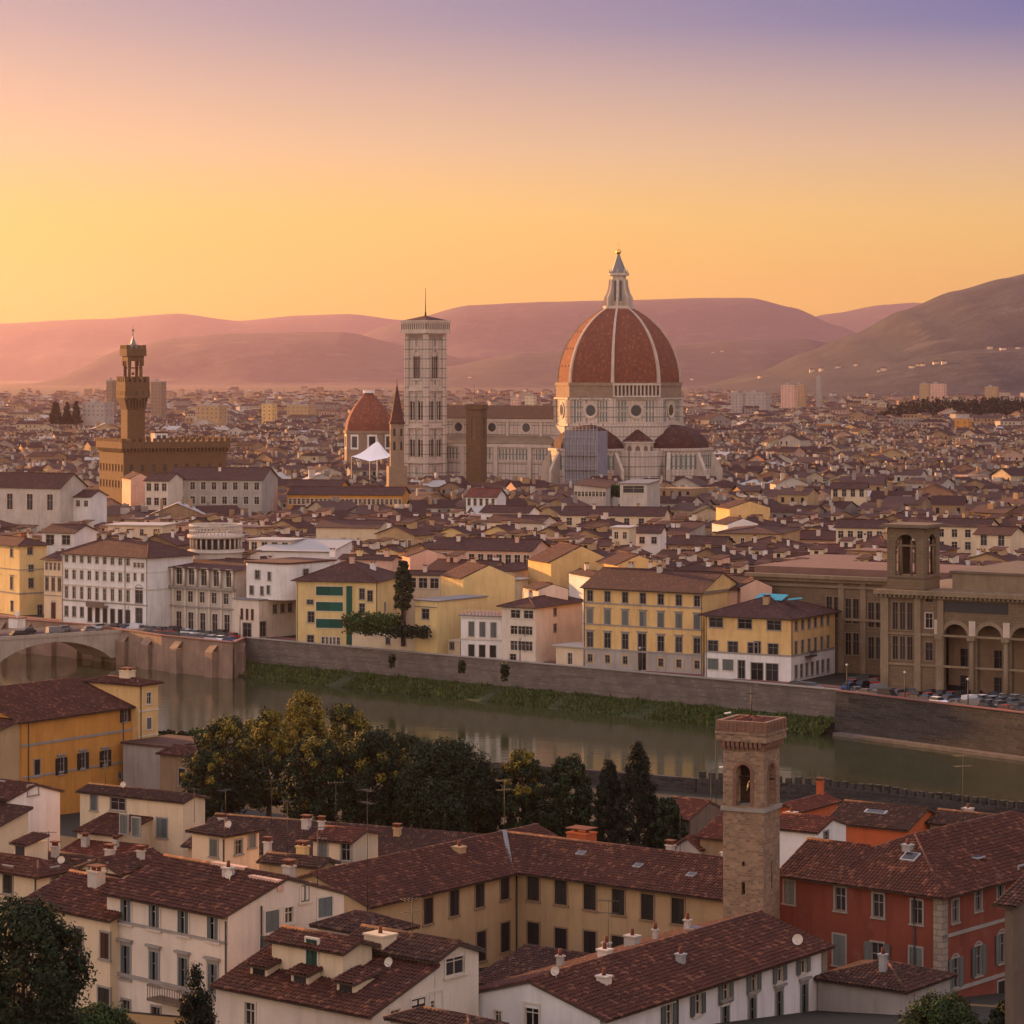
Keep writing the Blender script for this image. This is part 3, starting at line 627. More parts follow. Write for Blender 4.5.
# ---------------------------------------------------------------- houses from measured eaves
def kx(px): return (px-512)/F
class House(Blk):
    """corner = the eave corner between the wall facing lower left (f) and the wall facing lower right (s); its eave height gives its distance"""
    def __init__(s, name, label, cat, cx, cy, ez, th, lx, rx, base=0., group=None, Y=None, dep=None, wid=None):
        Y = Y or depth(cy, ez); ez = CZ-(cy-375)*Y/F; s.Y, s.ez = Y, ez; s.th = R(th)
        s.u = Vector((math.cos(s.th), math.sin(s.th))); s.v = Vector((-math.sin(s.th), math.cos(s.th))); s.c = Vector((kx(cx)*Y, Y))
        w = wid or s.tf(lx); d = dep or s.ts(rx)
        root = thing(name, label, cat, (s.c.x, s.c.y, base), s.th, group)
        s.base = base; Blk.__init__(s, root, -w, 0., 0., d, -1., ez-base); s.w, s.d, s.H = w, d, ez-base
    def tf(s, px, y0=0.): k = kx(px); c = s.c+s.v*y0; return (c.x-k*c.y)/(s.u.x-k*s.u.y)           # distance left of the corner along the front
    def ts(s, px, x0=0.): k = kx(px); c = s.c+s.u*x0; return (k*c.y-c.x)/(s.v.x-k*s.v.y)           # distance back along the side
    def loc(s, face, px, py):                     # photo point on a wall -> coordinate along it, height in the root's frame
        if face == 'f': q = -s.tf(px, s.y0); P = s.c+s.u*q+s.v*s.y0
        else: q = s.ts(px, s.x1); P = s.c+s.u*s.x1+s.v*q
        return q, CZ-(py-375)*P.y/F-s.base
    def row(s, face, p0, p1, n, w, h, style='plain', frame=None, shut=None, skip=()):
        a, za = s.loc(face, *p0); b, zb = s.loc(face, *p1) if n > 1 else (a, za)
        for i in range(n):
            if i in skip: continue
            c = lerp(a, b, i/max(1, n-1)); s.win(face, c, za-h/2, w, h, style, frame, shut)
    def grid(s, face, n, rows, w, h, style='plain', frame=None, shut=None, margin=None, span=None):
        a, b = (s.x0, s.x1) if face in 'fb' else (s.y0, s.y1)
        if span: a, b = span
        for z in rows:
            for i in range(n): s.win(face, lerp(a, b, (i+.5)/n), z, w, h, style, frame, shut)
    def sub(s, x0, x1, y0, y1, z0, z1):            # another block on the same root, measured with the same helpers
        import copy
        q = copy.copy(s); Blk.__init__(q, s.r, x0, x1, y0, y1, z0, z1); return q
    def band(s, faces, z, h=.25, out=.1, m=None, name='string_course'):
        mb = MB()
        if 'f' in faces: mb.box(s.x0, s.x1+(out if 's' in faces else 0), s.y0-out, s.y0, z, z+h)
        if 's' in faces: mb.box(s.x1, s.x1+out, s.y0, s.y1, z, z+h)
        mb.build(name, m or TRIM, s.r)
    def pipe(s, face, c, z0, z1):
        mb = MB(); p = (c, s.y0-.1) if face == 'f' else (s.x1+.1, c); mb.tube((*p, z0), (*p, z1), .07, n=6); mb.build('drain_pipe', M['iron'], s.r)
    def finish(s, wall, roof, kind='gx', pitch=.33, over=.6, fine=False, rf=.5, rise=None, so=None, rk=None, **k):
        if rise is None:
            W_ = {'gx': (s.y1-s.y0)/2, 'gy': (s.x1-s.x0)/2, 'hip': min(s.x1-s.x0, s.y1-s.y0)/2, 'sy': s.y1-s.y0, 'sx': s.x1-s.x0, 'flat': 0}[kind]; rise = W_*pitch
        s.rise = rise; s.kind = kind
        s.wallo = s.wall(wall, kind=kind, rise=rise, rf=rf); s.roofo = s.roof(roof, kind, rise, over, fine, rf, so, **k)
        return s
    def roof_z(s, x, y):
        k = s.kind
        if k == 'gx': m = (s.y1-s.y0)/2; f = 1-abs(y-(s.y0+s.y1)/2)/m
        elif k == 'gy': m = (s.x1-s.x0)/2; f = 1-abs(x-(s.x0+s.x1)/2)/m
        elif k == 'sy': f = (y-s.y0)/(s.y1-s.y0)
        elif k == 'sx': f = (s.x1-x)/(s.x1-s.x0)
        elif k == 'hip': h = min(s.x1-s.x0, s.y1-s.y0)/2; f = min(x-s.x0, s.x1-x, y-s.y0, s.y1-y, h)/h
        else: f = 0
        return s.z1+.16+s.rise*f
    def chimney(s, x, y, w=.7, h=1.3, m=None, style=0):
        h *= .8; w *= .85; z = s.roof_z(x, y)-.5; mb = MB(); mb.box(x-w/2, x+w/2, y-w*.4, y+w*.4, z, z+h+.5)
        mb.box(x-w/2-.08, x+w/2+.08, y-w*.4-.08, y+w*.4+.08, z+h+.5, z+h+.62)
        if style == 0:
            for q in (-.3, .3): mb.box(x+q*w-.12, x+q*w+.12, y-.12, y+.12, z+h+.62, z+h+.95, 1)
            mb.box(x-w/2-.1, x+w/2+.1, y-w*.4-.1, y+w*.4+.1, z+h+.95, z+h+1.05, 1)
        else: mb.tube((x, y, z+h+.6), (x, y, z+h+1.1), .16, .13, 8, 1)
        mb.build('chimney', [m or M['stone_pale'], M['roof_r']], s.roofo)
    def dormer(s, x, y, w=1.6, h=1.1, ln=3.0, wm=None, fine=True):
        """a small roofed window box standing on a front slope, opening toward the eave"""
        z = s.roof_z(x, y); mb = MB(); mb.box(x-w/2, x+w/2, y, y+ln, z-.9, z+h)
        slope(mb, [(x-w/2-.25, y-.35, z+h-.02), (x+w/2+.25, y-.35, z+h-.02), (x+w/2+.25, y+ln, z+h+.55), (x-w/2-.25, y+ln, z+h+.55)], 1, 2, fine)
        mb.box(x-w*.34, x+w*.34, y-.03, y, z+.12, z+h-.18, 3)
        mb.build('dormer', [wm or M['cream'], s.roofo.data.materials[0], M['eaves_wood'], glass()], s.roofo)
    def skylight(s, x, y, w=.9, h=1.2):
        mb = MB(); z0, z1 = s.roof_z(x, y-h/2), s.roof_z(x, y+h/2)
        mb.bar((x, y-h/2, z0+.16), (x, y+h/2, z1+.16), w, .14); a = Vector((x, y-h/2, z0+.24)); b = Vector((x, y+h/2, z1+.24))
        mb.bar(a.lerp(b, .1), a.lerp(b, .9), w*.8, .04, 1); mb.build('skylight', [M['metal'], glass()], s.roofo)
    def world(s, x, y, z): c = s.c+s.u*x+s.v*y; return Vector((c.x, c.y, z+s.base))
Blk.roof_z = House.roof_z
# ---------------------------------------------------------------- foreground, this side of the river
TH = -37
def antenna(P, h=3.2, label='', group='television antennas on the near roofs', n=6, two=False):
    r = thing('tv_antenna', label, 'antenna', P, R(rnd.uniform(-60, 60)), group)
    mb = MB(); mb.tube((0,0,-.4), (0,0,h), .03, .022, 6); mb.build('mast', M['iron'], r)
    for q in ((0, 1) if two else (0,)):
        z = h-.15-q*.9; mb = MB(); mb.bar((-.75, 0, z), (.75, 0, z), .035)
        for i in range(n): x = -.7+1.4*i/(n-1); l_ = .55-.05*i if not q else .4; mb.bar((x, -l_, z), (x, l_, z), .028)
        mb.build('aerial', M['iron'], r)
    return r
def dish(P, label, rz=0., d=.34):
    r = thing('satellite_dish', label, 'satellite dish', P, rz, 'satellite dishes on the near roofs'); mb = MB()
    prof = [(d*i/5, .0+(i/5)**2*.14) for i in range(6)]; mb.lathe(prof, 14)
    Mx = Matrix.Rotation(R(68), 4, 'X'); mb.v = [tuple(Mx @ Vector(v)+Vector((0, 0, .55))) for v in mb.v]
    mb.build('reflector', M['pale_trim'], r); mb = MB(); mb.tube((0,.05,-.3), (0,.05,.5), .035, n=6); mb.bar((0,-.02,.35), (0,-.5,.62), .03); mb.build('mount', M['metal'], r)
    return r

# A: the ochre palazzo at the left
h = House('house', 'ochre orange palazzo with dark shutters by the near river bank at the left edge', 'house', 22, 722, 0, -35, -90, 135, -2, Y=400)
for q, (px, py, st) in enumerate([(37,768,'closed'), (61,766,'open'), (82.5,761,'open'), (105,758.5,'open'), (126,752,'ajar')]):
    c, z = h.loc('s', px, py); h.win('s', c, z-1.2, 1.15, 2.4, st+' hood' if q else st, TRIM, M['shut_dark'])
c, z = h.loc('s', 125, 715); h.win('s', c, z-1., 1.1, 1.9, 'open', TRIM, M['shut_brown'])
c, z = h.loc('s', 120, 775); h.win('s', c, z-.5, .8, .9, 'plain', TRIM)
for px, py in ((8,763),(-8,768)):
    c, z = h.loc('f', px, py); h.win('f', c, z-.8, 1.0, 1.6, 'plain', TRIM)
h.band('fs', h.loc('s', 30, 746)[1], .35); h.band('s', h.loc('s', 30, 778)[1], .3, .08)
h.finish(M['orange'], M['roof'], 'gy', .30, .7, True); h.pipe('s', 1.2, 0, h.H-.2); h.pipe('s', h.d-2.6, 0, h.H-.2)
hA = h
q = h.sub(-9, 1.2, h.d-.6, h.d+3.7, -1, h.loc('s', 155, 690)[1]+1.2)
for py in (697, 722, 747, 772):
    for px in (146,):
        a, z = h.loc('s', px, py); q.win('s', h.d+1.7, z-.9, 1.05, 1.7, 'plain' if py == 697 else 'closed', M['pale_trim'], None if py == 697 else (M['shut_grey'] if py == 722 else M['shut_green']))
for z in (h.loc('s', 146, 710)[1], h.loc('s', 146, 735)[1], h.loc('s', 146, 760)[1]): q.band('s', z, .22, .09, M['pale_trim'])
q.finish(M['ochre'], M['roof'], 'hip', .25, .6, True); q.pipe('s', h.d-.1, 0, q.z1-.2)
q.chimney(-3, h.d+1.6, 2.2, 1.2, M['cream'])
q2 = h.sub(-14, -.35, -4.5, 0, -1, h.H-.8); q2.finish(M['tan'], M['roof'], 'sy', .2, .5, True)
mb = MB(); x0 = -1.8
for k in range(9):                                  # the arched stone bell gable on the corner
    a0, a1 = math.pi*k/9, math.pi*(k+1)/9
    mb.face([(x0+.55*math.cos(a0), -4.62, h.H-3.4+.55*math.sin(a0)), (x0+.95*math.cos(a0), -4.62, h.H-3.4+.95*math.sin(a0)), (x0+.95*math.cos(a1), -4.62, h.H-3.4+.95*math.sin(a1)), (x0+.55*math.cos(a1), -4.62, h.H-3.4+.55*math.sin(a1))])
mb.box(x0-.95, x0-.55, -4.62, -4.5, h.H-6.2, h.H-3.4); mb.box(x0+.55, x0+.95, -4.62, -4.5, h.H-6.2, h.H-3.4); mb.box(x0-.55, x0+.55, -4.53, -4.505, h.H-6.2, h.H-2.9, 1)
mb.build('stone_arch', [M['sand'], glass()], h.r)
antenna(q.world(-3.5, h.d+4.2, q.z1+1.4), 4.2, 'tall thin antenna on the roof of the ochre turret by the river')

# B: low house between the turret and the trees
h = House('house', 'low grey rendered house with flat terrace and dark window beside the ochre turret', 'house', 190, 757, 0, -35, 160, 205, -2, Y=405)
h.row('f', (182,777), (182,777), 1, 1.2, 2.4, 'closed', TRIM, M['shut_dark']); h.finish(M['brown'], M['roof'], 'sy', .2, .5, True)
q = h.sub(h.x0-9, h.x0, 2, 12, -1, h.H+.6); q.finish(M['grey'], M['roof_b'], 'flat', over=.3)

# C: white house at the left edge
h = House('house', 'whitewashed house with blank gable and brown roof at the left edge below the ochre palazzo', 'house', 10, 800, 0, TH, -60, 60, 1, Y=325)
h.row('f', (3,808), (-25,802), 2, 1.2, 2.3, 'closed', TRIM, M['shut_dark']); h.row('s', (33,790), (33,790), 1, 1.6, 1.1, 'plain', TRIM)
h.finish(M['lime'], M['roof'], 'gx', .30, .5, True, so=.25); h.skylight(-5, 4)
q = h.sub(-12, 3.2, -8, -.2, -1, h.H-3.0); q.finish(M['cream'], M['roof_b'], 'sy', .28, .5, True)

# D: cream terraces between
h = House('house', 'long cream house with terrace and blue windows on its upper storey at the left', 'house', 183, 803, 0, -33, 80, 205, 1, Y=318)
h.row('f', (94,802), (94,802), 1, 1.0, 1.9, 'closed', TRIM, M['shut_blue']); h.row('f', (118,804), (118,804), 1, 2.2, 1.4, 'plain', TRIM); h.row('f', (162,828), (162,828), 1, 1.5, 2.2, 'closed', TRIM, M['shut_blue'])
h.finish(M['cream'], M['roof_b'], 'gx', .25, .4, True)
q = h.sub(h.x0+4.5, h.x0+10.5, -5.5, 0, -1, h.H-3.4)
for px, py in ((124,825),(136,828)): 
    c, z = q.loc('f', px, py); q.win('f', c, z-.9, 1.1, 2.0, 'closed', TRIM, M['shut_grey'])
q.finish(M['cream'], M['roof'], 'sy', .22, .4, True)
q2 = h.sub(h.x0+5, -1, -9.5, -5.5, -1, h.H-5.6); q2.finish(M['pale'], M['roof_r'], 'sy', .3, .4, True); q2.chimney(h.x0+7, -7, .9, 1.3); q2.chimney(h.x0+11, -6.5, .7, 1.1)
hD = h

# E: house with roof dormer at the left edge
h = House('house', 'cream hip roofed house with a small dormer at the left edge above the dark tree', 'house', 38, 874, 0, TH, -70, 66, 4, Y=252)
h.row('f', (8,880), (-40,868), 3, 1.2, 2.4, 'closed', TRIM, M['shut_dark']); h.row('f', (8,916), (-40,904), 3, 1.2, 2.2, 'closed', TRIM, M['shut_dark'])
h.row('s', (55,877), (55,877), 1, .9, 1.7, 'closed', TRIM, M['shut_grey']); h.finish(M['cream'], M['roof'], 'hip', .42, .8, True); h.pipe('f', -.25, 0, h.H-.3)
h.dormer(-4.2, 1.8, 1.7, 1.2, 2.6, M['cream']); h.chimney(-1.8, 6.5, .8, 1.1)
q = h.sub(0, 5.2, 5.0, 11.5, -1, h.H-.2)
c, z = q.loc('f', 69, 866); q.win('f', 2.4, z-1., 2.2, 1.7, 'closed', TRIM, M['shut_blue'])
q.finish(M['cream'], M['roof'], 'gy', .35, .35, True); hE = h
q.chimney(3.8, 9, .7, .9)
q = h.sub(-9, 5, h.d+.1, h.d+7.5, -1, h.H-1.0); q.finish(M['pale'], M['roof_b'], 'gx', .33, .4, True); q.chimney(1.5, h.d+4, .9, 1.2); q.chimney(-4.5, h.d+3, .7, 1.2)

# F: cream cube with hip roof
h = House('house', 'small cream house with hip roof and three small windows above the big white house', 'house', 225, 836, 0, -40, 192, 259, 2, Y=262)
h.row('f', (214,848), (214,848), 1, 1.0, 1.6, 'closed', TRIM, M['shut_grey']); h.row('s', (238.5,847), (238.5,847), 1, .9, 1.3, 'plain', TRIM); h.row('s', (252,840.5), (252,840.5), 1, .85, 1.3, 'closed', TRIM, M['shut_grey'])
h.finish(M['cream'], M['roof_b'], 'hip', .36, .45, True); h.pipe('f', -.1, 0, h.H-.3); hF = h
# G
h = House('house', 'small cream rooftop house with low tiled roof in front of the dark river trees', 'house', 350, 843, 0, -24, 313, 378, 2, Y=262)
h.row('f', (323,849), (323,849), 1, .9, 1.8, 'closed', TRIM, M['shut_grey']); h.row('f', (346,852), (346,852), 1, 1.0, 1.6, 'plain', TRIM); h.finish(M['cream'], M['roof_r'], 'gx', .22, .4, True); h.chimney(-4, 2, .6, 1.0)
hG = h
# H: long low roof before the trees
h = House('house', 'long low house with dark tiled roof running along the row of river trees', 'house', 452, 868, 0, -26, 188, 470, 0, Y=290, dep=13)
h.finish(M['tan'], M['roof_b'], 'gx', .34, .6, True); h.chimney(-20, 5, 1.0, 1.2); h.chimney(-30, 4.2, .8, 1.0); h.chimney(-9, 5, .8, 1.0, M['tan']); hH = h
# H2: jumble of small roofs between F and G and in front
h = House('house', 'low house with mossy roof and yellow skylight hood below the small rooftop house', 'house', 318, 868, 0, -30, 262, 335, 2, Y=252)
h.finish(M['tan'], M['roof_b'], 'gx', .3, .4, True); h.chimney(-3, 2.0, 1.1, 1.2, M['ochre']); h.chimney(-7.5, 3, .7, 1.4); hH2 = h

# I: the white house with blue-grey shutters, and its lower neighbour
h = House('house', 'cream house with three brown shutters and a low roof beside the dark tree', 'house', 110, 920, 0, -43, 26, 116, 6, Y=216, dep=9.5)
for px, py in ((52.5,934),(78.5,941)): c, z = h.loc('f', px, py); h.win('f', c, z-1., 1.05, 2.0, 'closed', TRIM, M['shut_brown'])
c, z = h.loc('f', 105, 947); h.win('f', c, z-.9, 1.05, 2.0, 'closed', TRIM, M['shut_brown'])
c, z = h.loc('f', 104, 1002); h.win('f', c, z-1.1, 1.4, 2.2, 'closed', TRIM, M['shut_dark'])
h.finish(M['cream'], M['roof'], 'gx', .34, .5, True); h.chimney(-6, 3.5, 1.3, 1.4); h.pipe('f', -h.w+.2, 0, h.H-.3)
h = House('house', 'large white house with two rows of blue grey shuttered windows and a bare gable', 'house', 228, 916, 0, -43, 107, 344, 6, Y=208)
h.row('f', (126,910), (213,930), 4, 1.25, 2.05, 'ajar', M['pale_trim'], M['shut_blue'])
h.row('f', (126,962), (213,981), 4, 1.05, 2.5, 'ajar hood', TRIM, M['shut_blue'])
h.row('f', (126,1013), (156,1019), 2, 1.0, 2.0, 'plain', TRIM); h.row('f', (186,1026), (214,1032), 2, 1.1, 2.4, 'plain', TRIM)
for px, py, w_, h_, sh in ((272,921,1.4,1.6,M['shut_grey']), (289,915,.9,1.2,None), (325,907,1.5,1.5,M['shut_blue']), (305,893,.9,1.3,M['shut_grey']), (266,946,1.3,1.6,M['shut_grey'])):
    c, z = h.loc('s', px, py); h.win('s', c, z-h_/2, w_, h_, 'closed' if sh else 'plain', M['pale_trim'], sh)
h.band('f', h.loc('f', 213, 942)[1], .22, .08); h.band('f', h.loc('f', 213, 997)[1], .3, .1)
h.finish(M['pale'], M['roof'], 'gx', .32, .6, True, so=.15); h.pipe('f', -.15, 0, h.H-.4); h.pipe('s', 3.2, 0, h.H+.3)
mb = MB(); a, z = h.loc('f', 160, 993); b, _ = h.loc('f', 193, 1000); mb.box(a, b, -1.3, 0, z-.35, z-.15)
for i in range(14): x = lerp(a+.05, b-.05, i/13); mb.bar((x,-1.25,z-.15), (x,-1.25,z+.85), .04)
mb.bar((a,-1.25,z+.85), (b,-1.25,z+.85), .07); mb.build('balcony', M['darkstone'], h.r)
h.chimney(-5.2, 4.6, .9, .8, M['stone_pale'], 1); h.chimney(-1.5, 7.4, .9, 1.2)
mb = MB(); z = h.roof_z(-6.5, 4.9); mb.box(-8.4, -4.6, 5.6, 6.2, z-.4, z+.55); mb.box(-3.2, .1, 4.8, 5.4, z-.6, z+.25); mb.build('rooftop_parapet', M['pink'], h.roofo); hI = h

# J: the jumble of tiled roofs with dormers
h = House('house', 'low white house with three dormers in its tiled roof and a stepped gable wall', 'house', 372, 1016, 0, -40, 216, 476, 7, Y=190)
h.row('f', (250,1014), (250,1014), 1, 1.0, 1.6, 'plain', M['pale_trim'])
for px, py, w_, h_, st in ((455,964,2.0,1.5,'plain'), (442,1002,.9,1.7,'closed'), (436,1008,1.2,2.2,'plain'), (395,1016,1.0,1.0,'plain'), (418,1015,1.4,2.3,'closed')):
    if px in (442,): continue
    c, z = h.loc('s', px, py); h.win('s', c, z-h_/2, w_, h_, st, M['pale_trim'], M['shut_dark'] if st == 'closed' else None)
J4 = h.sub(-8.6, 0, 6.35, 10.9, -1, h.H+2.6)
J4.ops['s'] = [o_ for o_ in h.ops['s'] if o_[0] > 6.4]; h.ops['s'] = [o_ for o_ in h.ops['s'] if o_[0] <= 6.4]
h.y1 = 6.3; h.d = 6.3
h.finish(M['pale'], M['roof'], 'sy', .335, .5, True, so=.2); h.pipe('s', 2.2, 0, h.H)
J4.finish(M['pale'], M['roof_b'], 'gx', .36, .35, True); J4.chimney(-5.6, 6.9, 2.1, .9, M['cream'], 1)
for px in (263, 304, 350):
    x = -h.tf(px, 2.0); h.dormer(x, 1.6, 1.7, .8, 2.4, M['cream'])
hJ = h
def upper(cx, cy, lx, rx, Y, label, kind, wall, roofm, wins=(), swins=(), pitch=.33, th=-40):
    g = House('house', label, 'house', cx, cy, 0, th, lx, rx, 8, Y=Y)
    for px, py, w_, h_, st, sh in wins: c, z = g.loc('f', px, py); g.win('f', c, z-h_/2, w_, h_, st, M['pale_trim'], sh)
    for px, py, w_, h_, st, sh in swins: c, z = g.loc('s', px, py); g.win('s', c, z-h_/2, w_, h_, st, M['pale_trim'], sh)
    g.finish(wall, roofm, kind, pitch, .45, True); return g
hJ2 = upper(343, 953, 272, 372, 195.5, 'cream attic house with dark shutter standing above the three dormers', 'gx', M['cream'], M['roof'], [(312,955,1.1,2.2,'closed',M['shut_green'])], th=-40)
hJ3 = upper(374, 935, 318, 411, 204, 'pale house with small hip roof between the attic house and the ochre courtyard building', 'hip', M['pale'], M['roof_b'], pitch=.4)
hJ4 = J4
# low tiled roof in front of J4 at the bottom
h = House('house', 'low tiled shed roof at the bottom edge between the stepped gable and the white house', 'house', 470, 1034, 0, -40, 392, 500, 6, Y=182); h.finish(M['pale'], M['roof_b'], 'hip', .33, .4, True)

# K: ochre building round a courtyard (two wings meeting at the far corner)
root_lab = 'large tan building with two tiled wings round a courtyard and rows of dark windows'
h = House('courtyard_building', root_lab, 'building', 517, 871, 0, -37, 400, 720, 2.5, Y=262, dep=12.)
Wd = 12.0
rt = h.sub(-Wd, h.tf(517), 0, Wd, -1, h.H)
k_ = kx(724); Lr = (k_*h.c.y-h.c.x)/(h.u.x-k_*h.u.y)
rt = h.sub(-Wd/2, Lr, 0, Wd, -1, h.H)
def locr(px, py): 
    k = kx(px); q = (k*h.c.y-h.c.x)/(h.u.x-k*h.u.y); y = (h.c+h.u*q).y; return q, CZ-(py-375)*y/F-h.base
for px, py in ((533.5,889),(561,893),(590,898),(618.5,903),(647.5,908),(678,912)): q, z = locr(px, py); rt.win('f', q, z-1.05, 1.35, 2.3, 'closed', MATS['brown'], M['shut_dark'])
for px, py in ((533.5,937),(561,943),(590,946),(618,951),(647,957)): q, z = locr(px, py); rt.win('f', q, z-1.35, 1.35, 2.7, 'closed', MATS['brown'], M['shut_dark'])
rt.s_d = None
c_, y_ = 3.4, 0
rt.win('s', 4.2, h.H-4.0, 1.1, 2.4, 'closed', MATS['brown'], M['shut_dark'])
rt.finish(M['tan'], M['roof'], 'gx', .34, .7, True, so=.35)
# left wing: its own block, court side is +x of x=0, running toward the camera
kk = (245.5-262)/(-h.v.y)
lf = h.sub(-Wd, 0, -21.5, Wd-1, -1, h.H)
def locl(px, py):
    k = kx(px); q = (k*h.c.y-h.c.x)/(h.v.x-k*h.v.y); y = (h.c+h.v*q).y; return q, CZ-(py-375)*y/F-h.base
for px, py in ((428,912),(454,904),(479.5,895.5),(504.5,888)): q, z = locl(px, py); lf.win('s', q, z-1.05, 1.3, 2.3, 'closed', MATS['brown'], M['shut_dark'])
for px, py in ((428,966),(454,956),(481,946),(505,937)): q, z = locl(px, py); lf.win('s', q, z-1.35, 1.35, 2.7, 'closed', MATS['brown'], M['shut_dark'])
lf.finish(M['tan'], M['roof'], 'gy', .34, .7, True, so=.35)
lf.pipe('s', -.2, 0, h.H-.3); lf.band('s', h.H-8.9, .3, .1); rt.band('f', h.H-8.9, .3, .1)
mb = MB(); mb.bar((-.4,-.4,h.H+.28), (-Wd/2, Wd/2, h.H+2.42), .42, .1); mb.build('valley_flashing', M['slate'], rt.roofo)
rt.chimney(1.0, Wd-3.2, 2.6, 1.5, M['vermilion']); rt.chimney(12, Wd-4.6, .8, 1.0)
for i in range(4): rt.chimney(18+i*1.15, Wd-4.9, .55, .85, M['pale'], 1)
lf.chimney(-4.4, -3, 1.2, .6, M['tan'], 1); hK, hKl, hKr = h, lf, rt
for x, y in ((4.5,3.8),(11.5,2.9),(17.5,2.5)): rt.skylight(x, y, .8, .7)
# low roof in the court
h2 = House('house', 'low lean-to roof in the shaded court of the tan building', 'house', 545, 995, 0, -37, 470, 600, 4, Y=228); h2.finish(M['tan'], M['roof_b'], 'sy', .2, .3, True)

# L: the white house at the bottom with its long roof
h = House('house', 'long white house with quoined corner and wide tiled roof at the bottom edge', 'house', 600, 1019, 0, -36, 470, 826, 6, Y=193)
h.x0 = -11.7
for px, py in ((668,1015),(697,1004.5),(725,993),(753,982),(779,972),(802.5,963.5)): c, z = h.loc('s', px, py); h.win('s', c, z-.75, .95, 1.5, 'open', M['pale_trim'], M['shut_grey'])
for px, py in ((725,1022),(752,1014),(779,1007),(804,1000)): c, z = h.loc('s', px, py); h.win('s', c, z-1.2, 1.0, 2.4, 'ajar hood', TRIM, M['shut_grey'])
for px, py in ((532,1016),): c, z = h.loc('f', px, py); h.win('f', c, z-.8, 1.2, 1.6, 'plain', M['pale_trim'], None)
c, z = h.loc('f', 498, 1015); h.win('f', c, z-.5, .6, .8, 'plain', M['pale_trim'])
h.finish(M['lime'], M['roof'], 'gy', .29, .7, True, so=.2)
mb = MB(); mb.box(-.02, .09, h.d-.7, h.d+.05, -1, h.H-.1); mb.build('quoins', M['quoin'], h.r); h.pipe('s', 9.6, 0, h.H-.3)
for x, y, w_ in ((-9.6,9,.7),(-9.3,14.5,.8),(-9,17.5,1.5),(-8.6,20,.5),(-8.9,25,.7)): h.chimney(x, y, w_*.75, 1.0, M['stone_pale'], 1)
h.chimney(-6.4, 10, 1.0, .7, M['pale'], 1); h.chimney(-3.2, 5.2, 1.0, .6, M['pale'], 1); h.chimney(-2.8, 14.5, .7, .8, M['metal'], 1); h.skylight(-7.5, 24, .9, 1.2)
hL = h
dish(h.world(-5.2, 2.2, h.roof_z(-5.2, 2.2)), 'white satellite dish low on the ridge of the long white house', R(-30)); dish(h.world(-.6, h.d-3.2, h.roof_z(-.6, h.d-3.2)), 'white satellite dish at the eave by the foot of the stone tower', R(-20), .42)

# M: the red palazzo
h = House('house', 'dark red palazzo with stone quoined corner and grey shutters on the right', 'house', 942, 894, 0, -40, 779, 1120, 4.5, Y=226)
for px, py in ((789.5,892),(840.5,899),(878.5,905.5),(917,912)): c, z = h.loc('f', px, py); h.win('f', c, z-.95, 1.05, 1.9, 'closed' if px < 800 else 'plain', TRIM, M['shut_grey'] if px < 800 else None)
for px, py, st in ((839.5,950,'closed'),(877.5,958,'open'),(916,963,'closed')): c, z = h.loc('f', px, py); h.win('f', c, z-1.25, 1.2, 2.5, st, TRIM, M['shut_grey'])
for px, py in ((955,911),(978,899.5),(1000,888),(1022,877)): c, z = h.loc('s', px, py); h.win('s', c, z-.9, 1.0, 1.8, 'plain', TRIM)
for px, py in ((955,973),(978,960.5),(1001.5,948),(1025,936)): c, z = h.loc('s', px, py); h.win('s', c, z-1.2, 1.05, 2.4, 'open arch', TRIM, M['shut_grey'])
for px, py in ((962,1022),(1001,993)): c, z = h.loc('s', px, py); h.win('s', c, z-1.2, 1.1, 2.2, 'closed', TRIM, M['shut_dark'])
zs = h.loc('s', 946, 938)[1]; h.band('s', zs, .28, .09); zs2 = h.loc('f', 927, 993)[1]; h.band('fs', zs2, .3, .1)
W_ = h.w; fullx0 = h.x0
h.wallo = h.wall(M['red'], kind='flat')
a = h.sub(fullx0, -9.6, 0, 8.6, -1, h.H); a.kind = 'gx'; a.rise = 2.0; a.roofo = a.roof(M['roof'], 'gx', 2.0, .8, True, side_over=.05)
b = h.sub(-13.5, 0, 0, h.d, -1, h.H); b.kind = 'hip'; b.rise = 3.0; b.roofo = b.roof(M['roof'], 'hip', 3.0, .8, True)
mb = MB(); mb.box(-.75, .09, -.09, .0, -1, h.H-.1); mb.box(0, .09, 0, .75, -1, h.H-.1); mb.build('quoins', M['quoin'], h.r); h.pipe('f', -2.5, 0, h.H-.3)
b.chimney(-6, 4.5, .9, .6, M['metal'], 1); b.skylight(-5.2, 3.6, 1.4, 1.1); b.skylight(-2.5, 9.5, 1.0, 1.2); hM, hMb = h, b
mb = MB(); mb.box(-16, -10.2, 8.7, 12.5, -1, h.H-.6); mb.box(-16.2, -10, 8.5, 12.7, h.H-.6, h.H-.45, 1); mb.build('rooftop_annexe', [M['pale'], M['slate']], h.r)

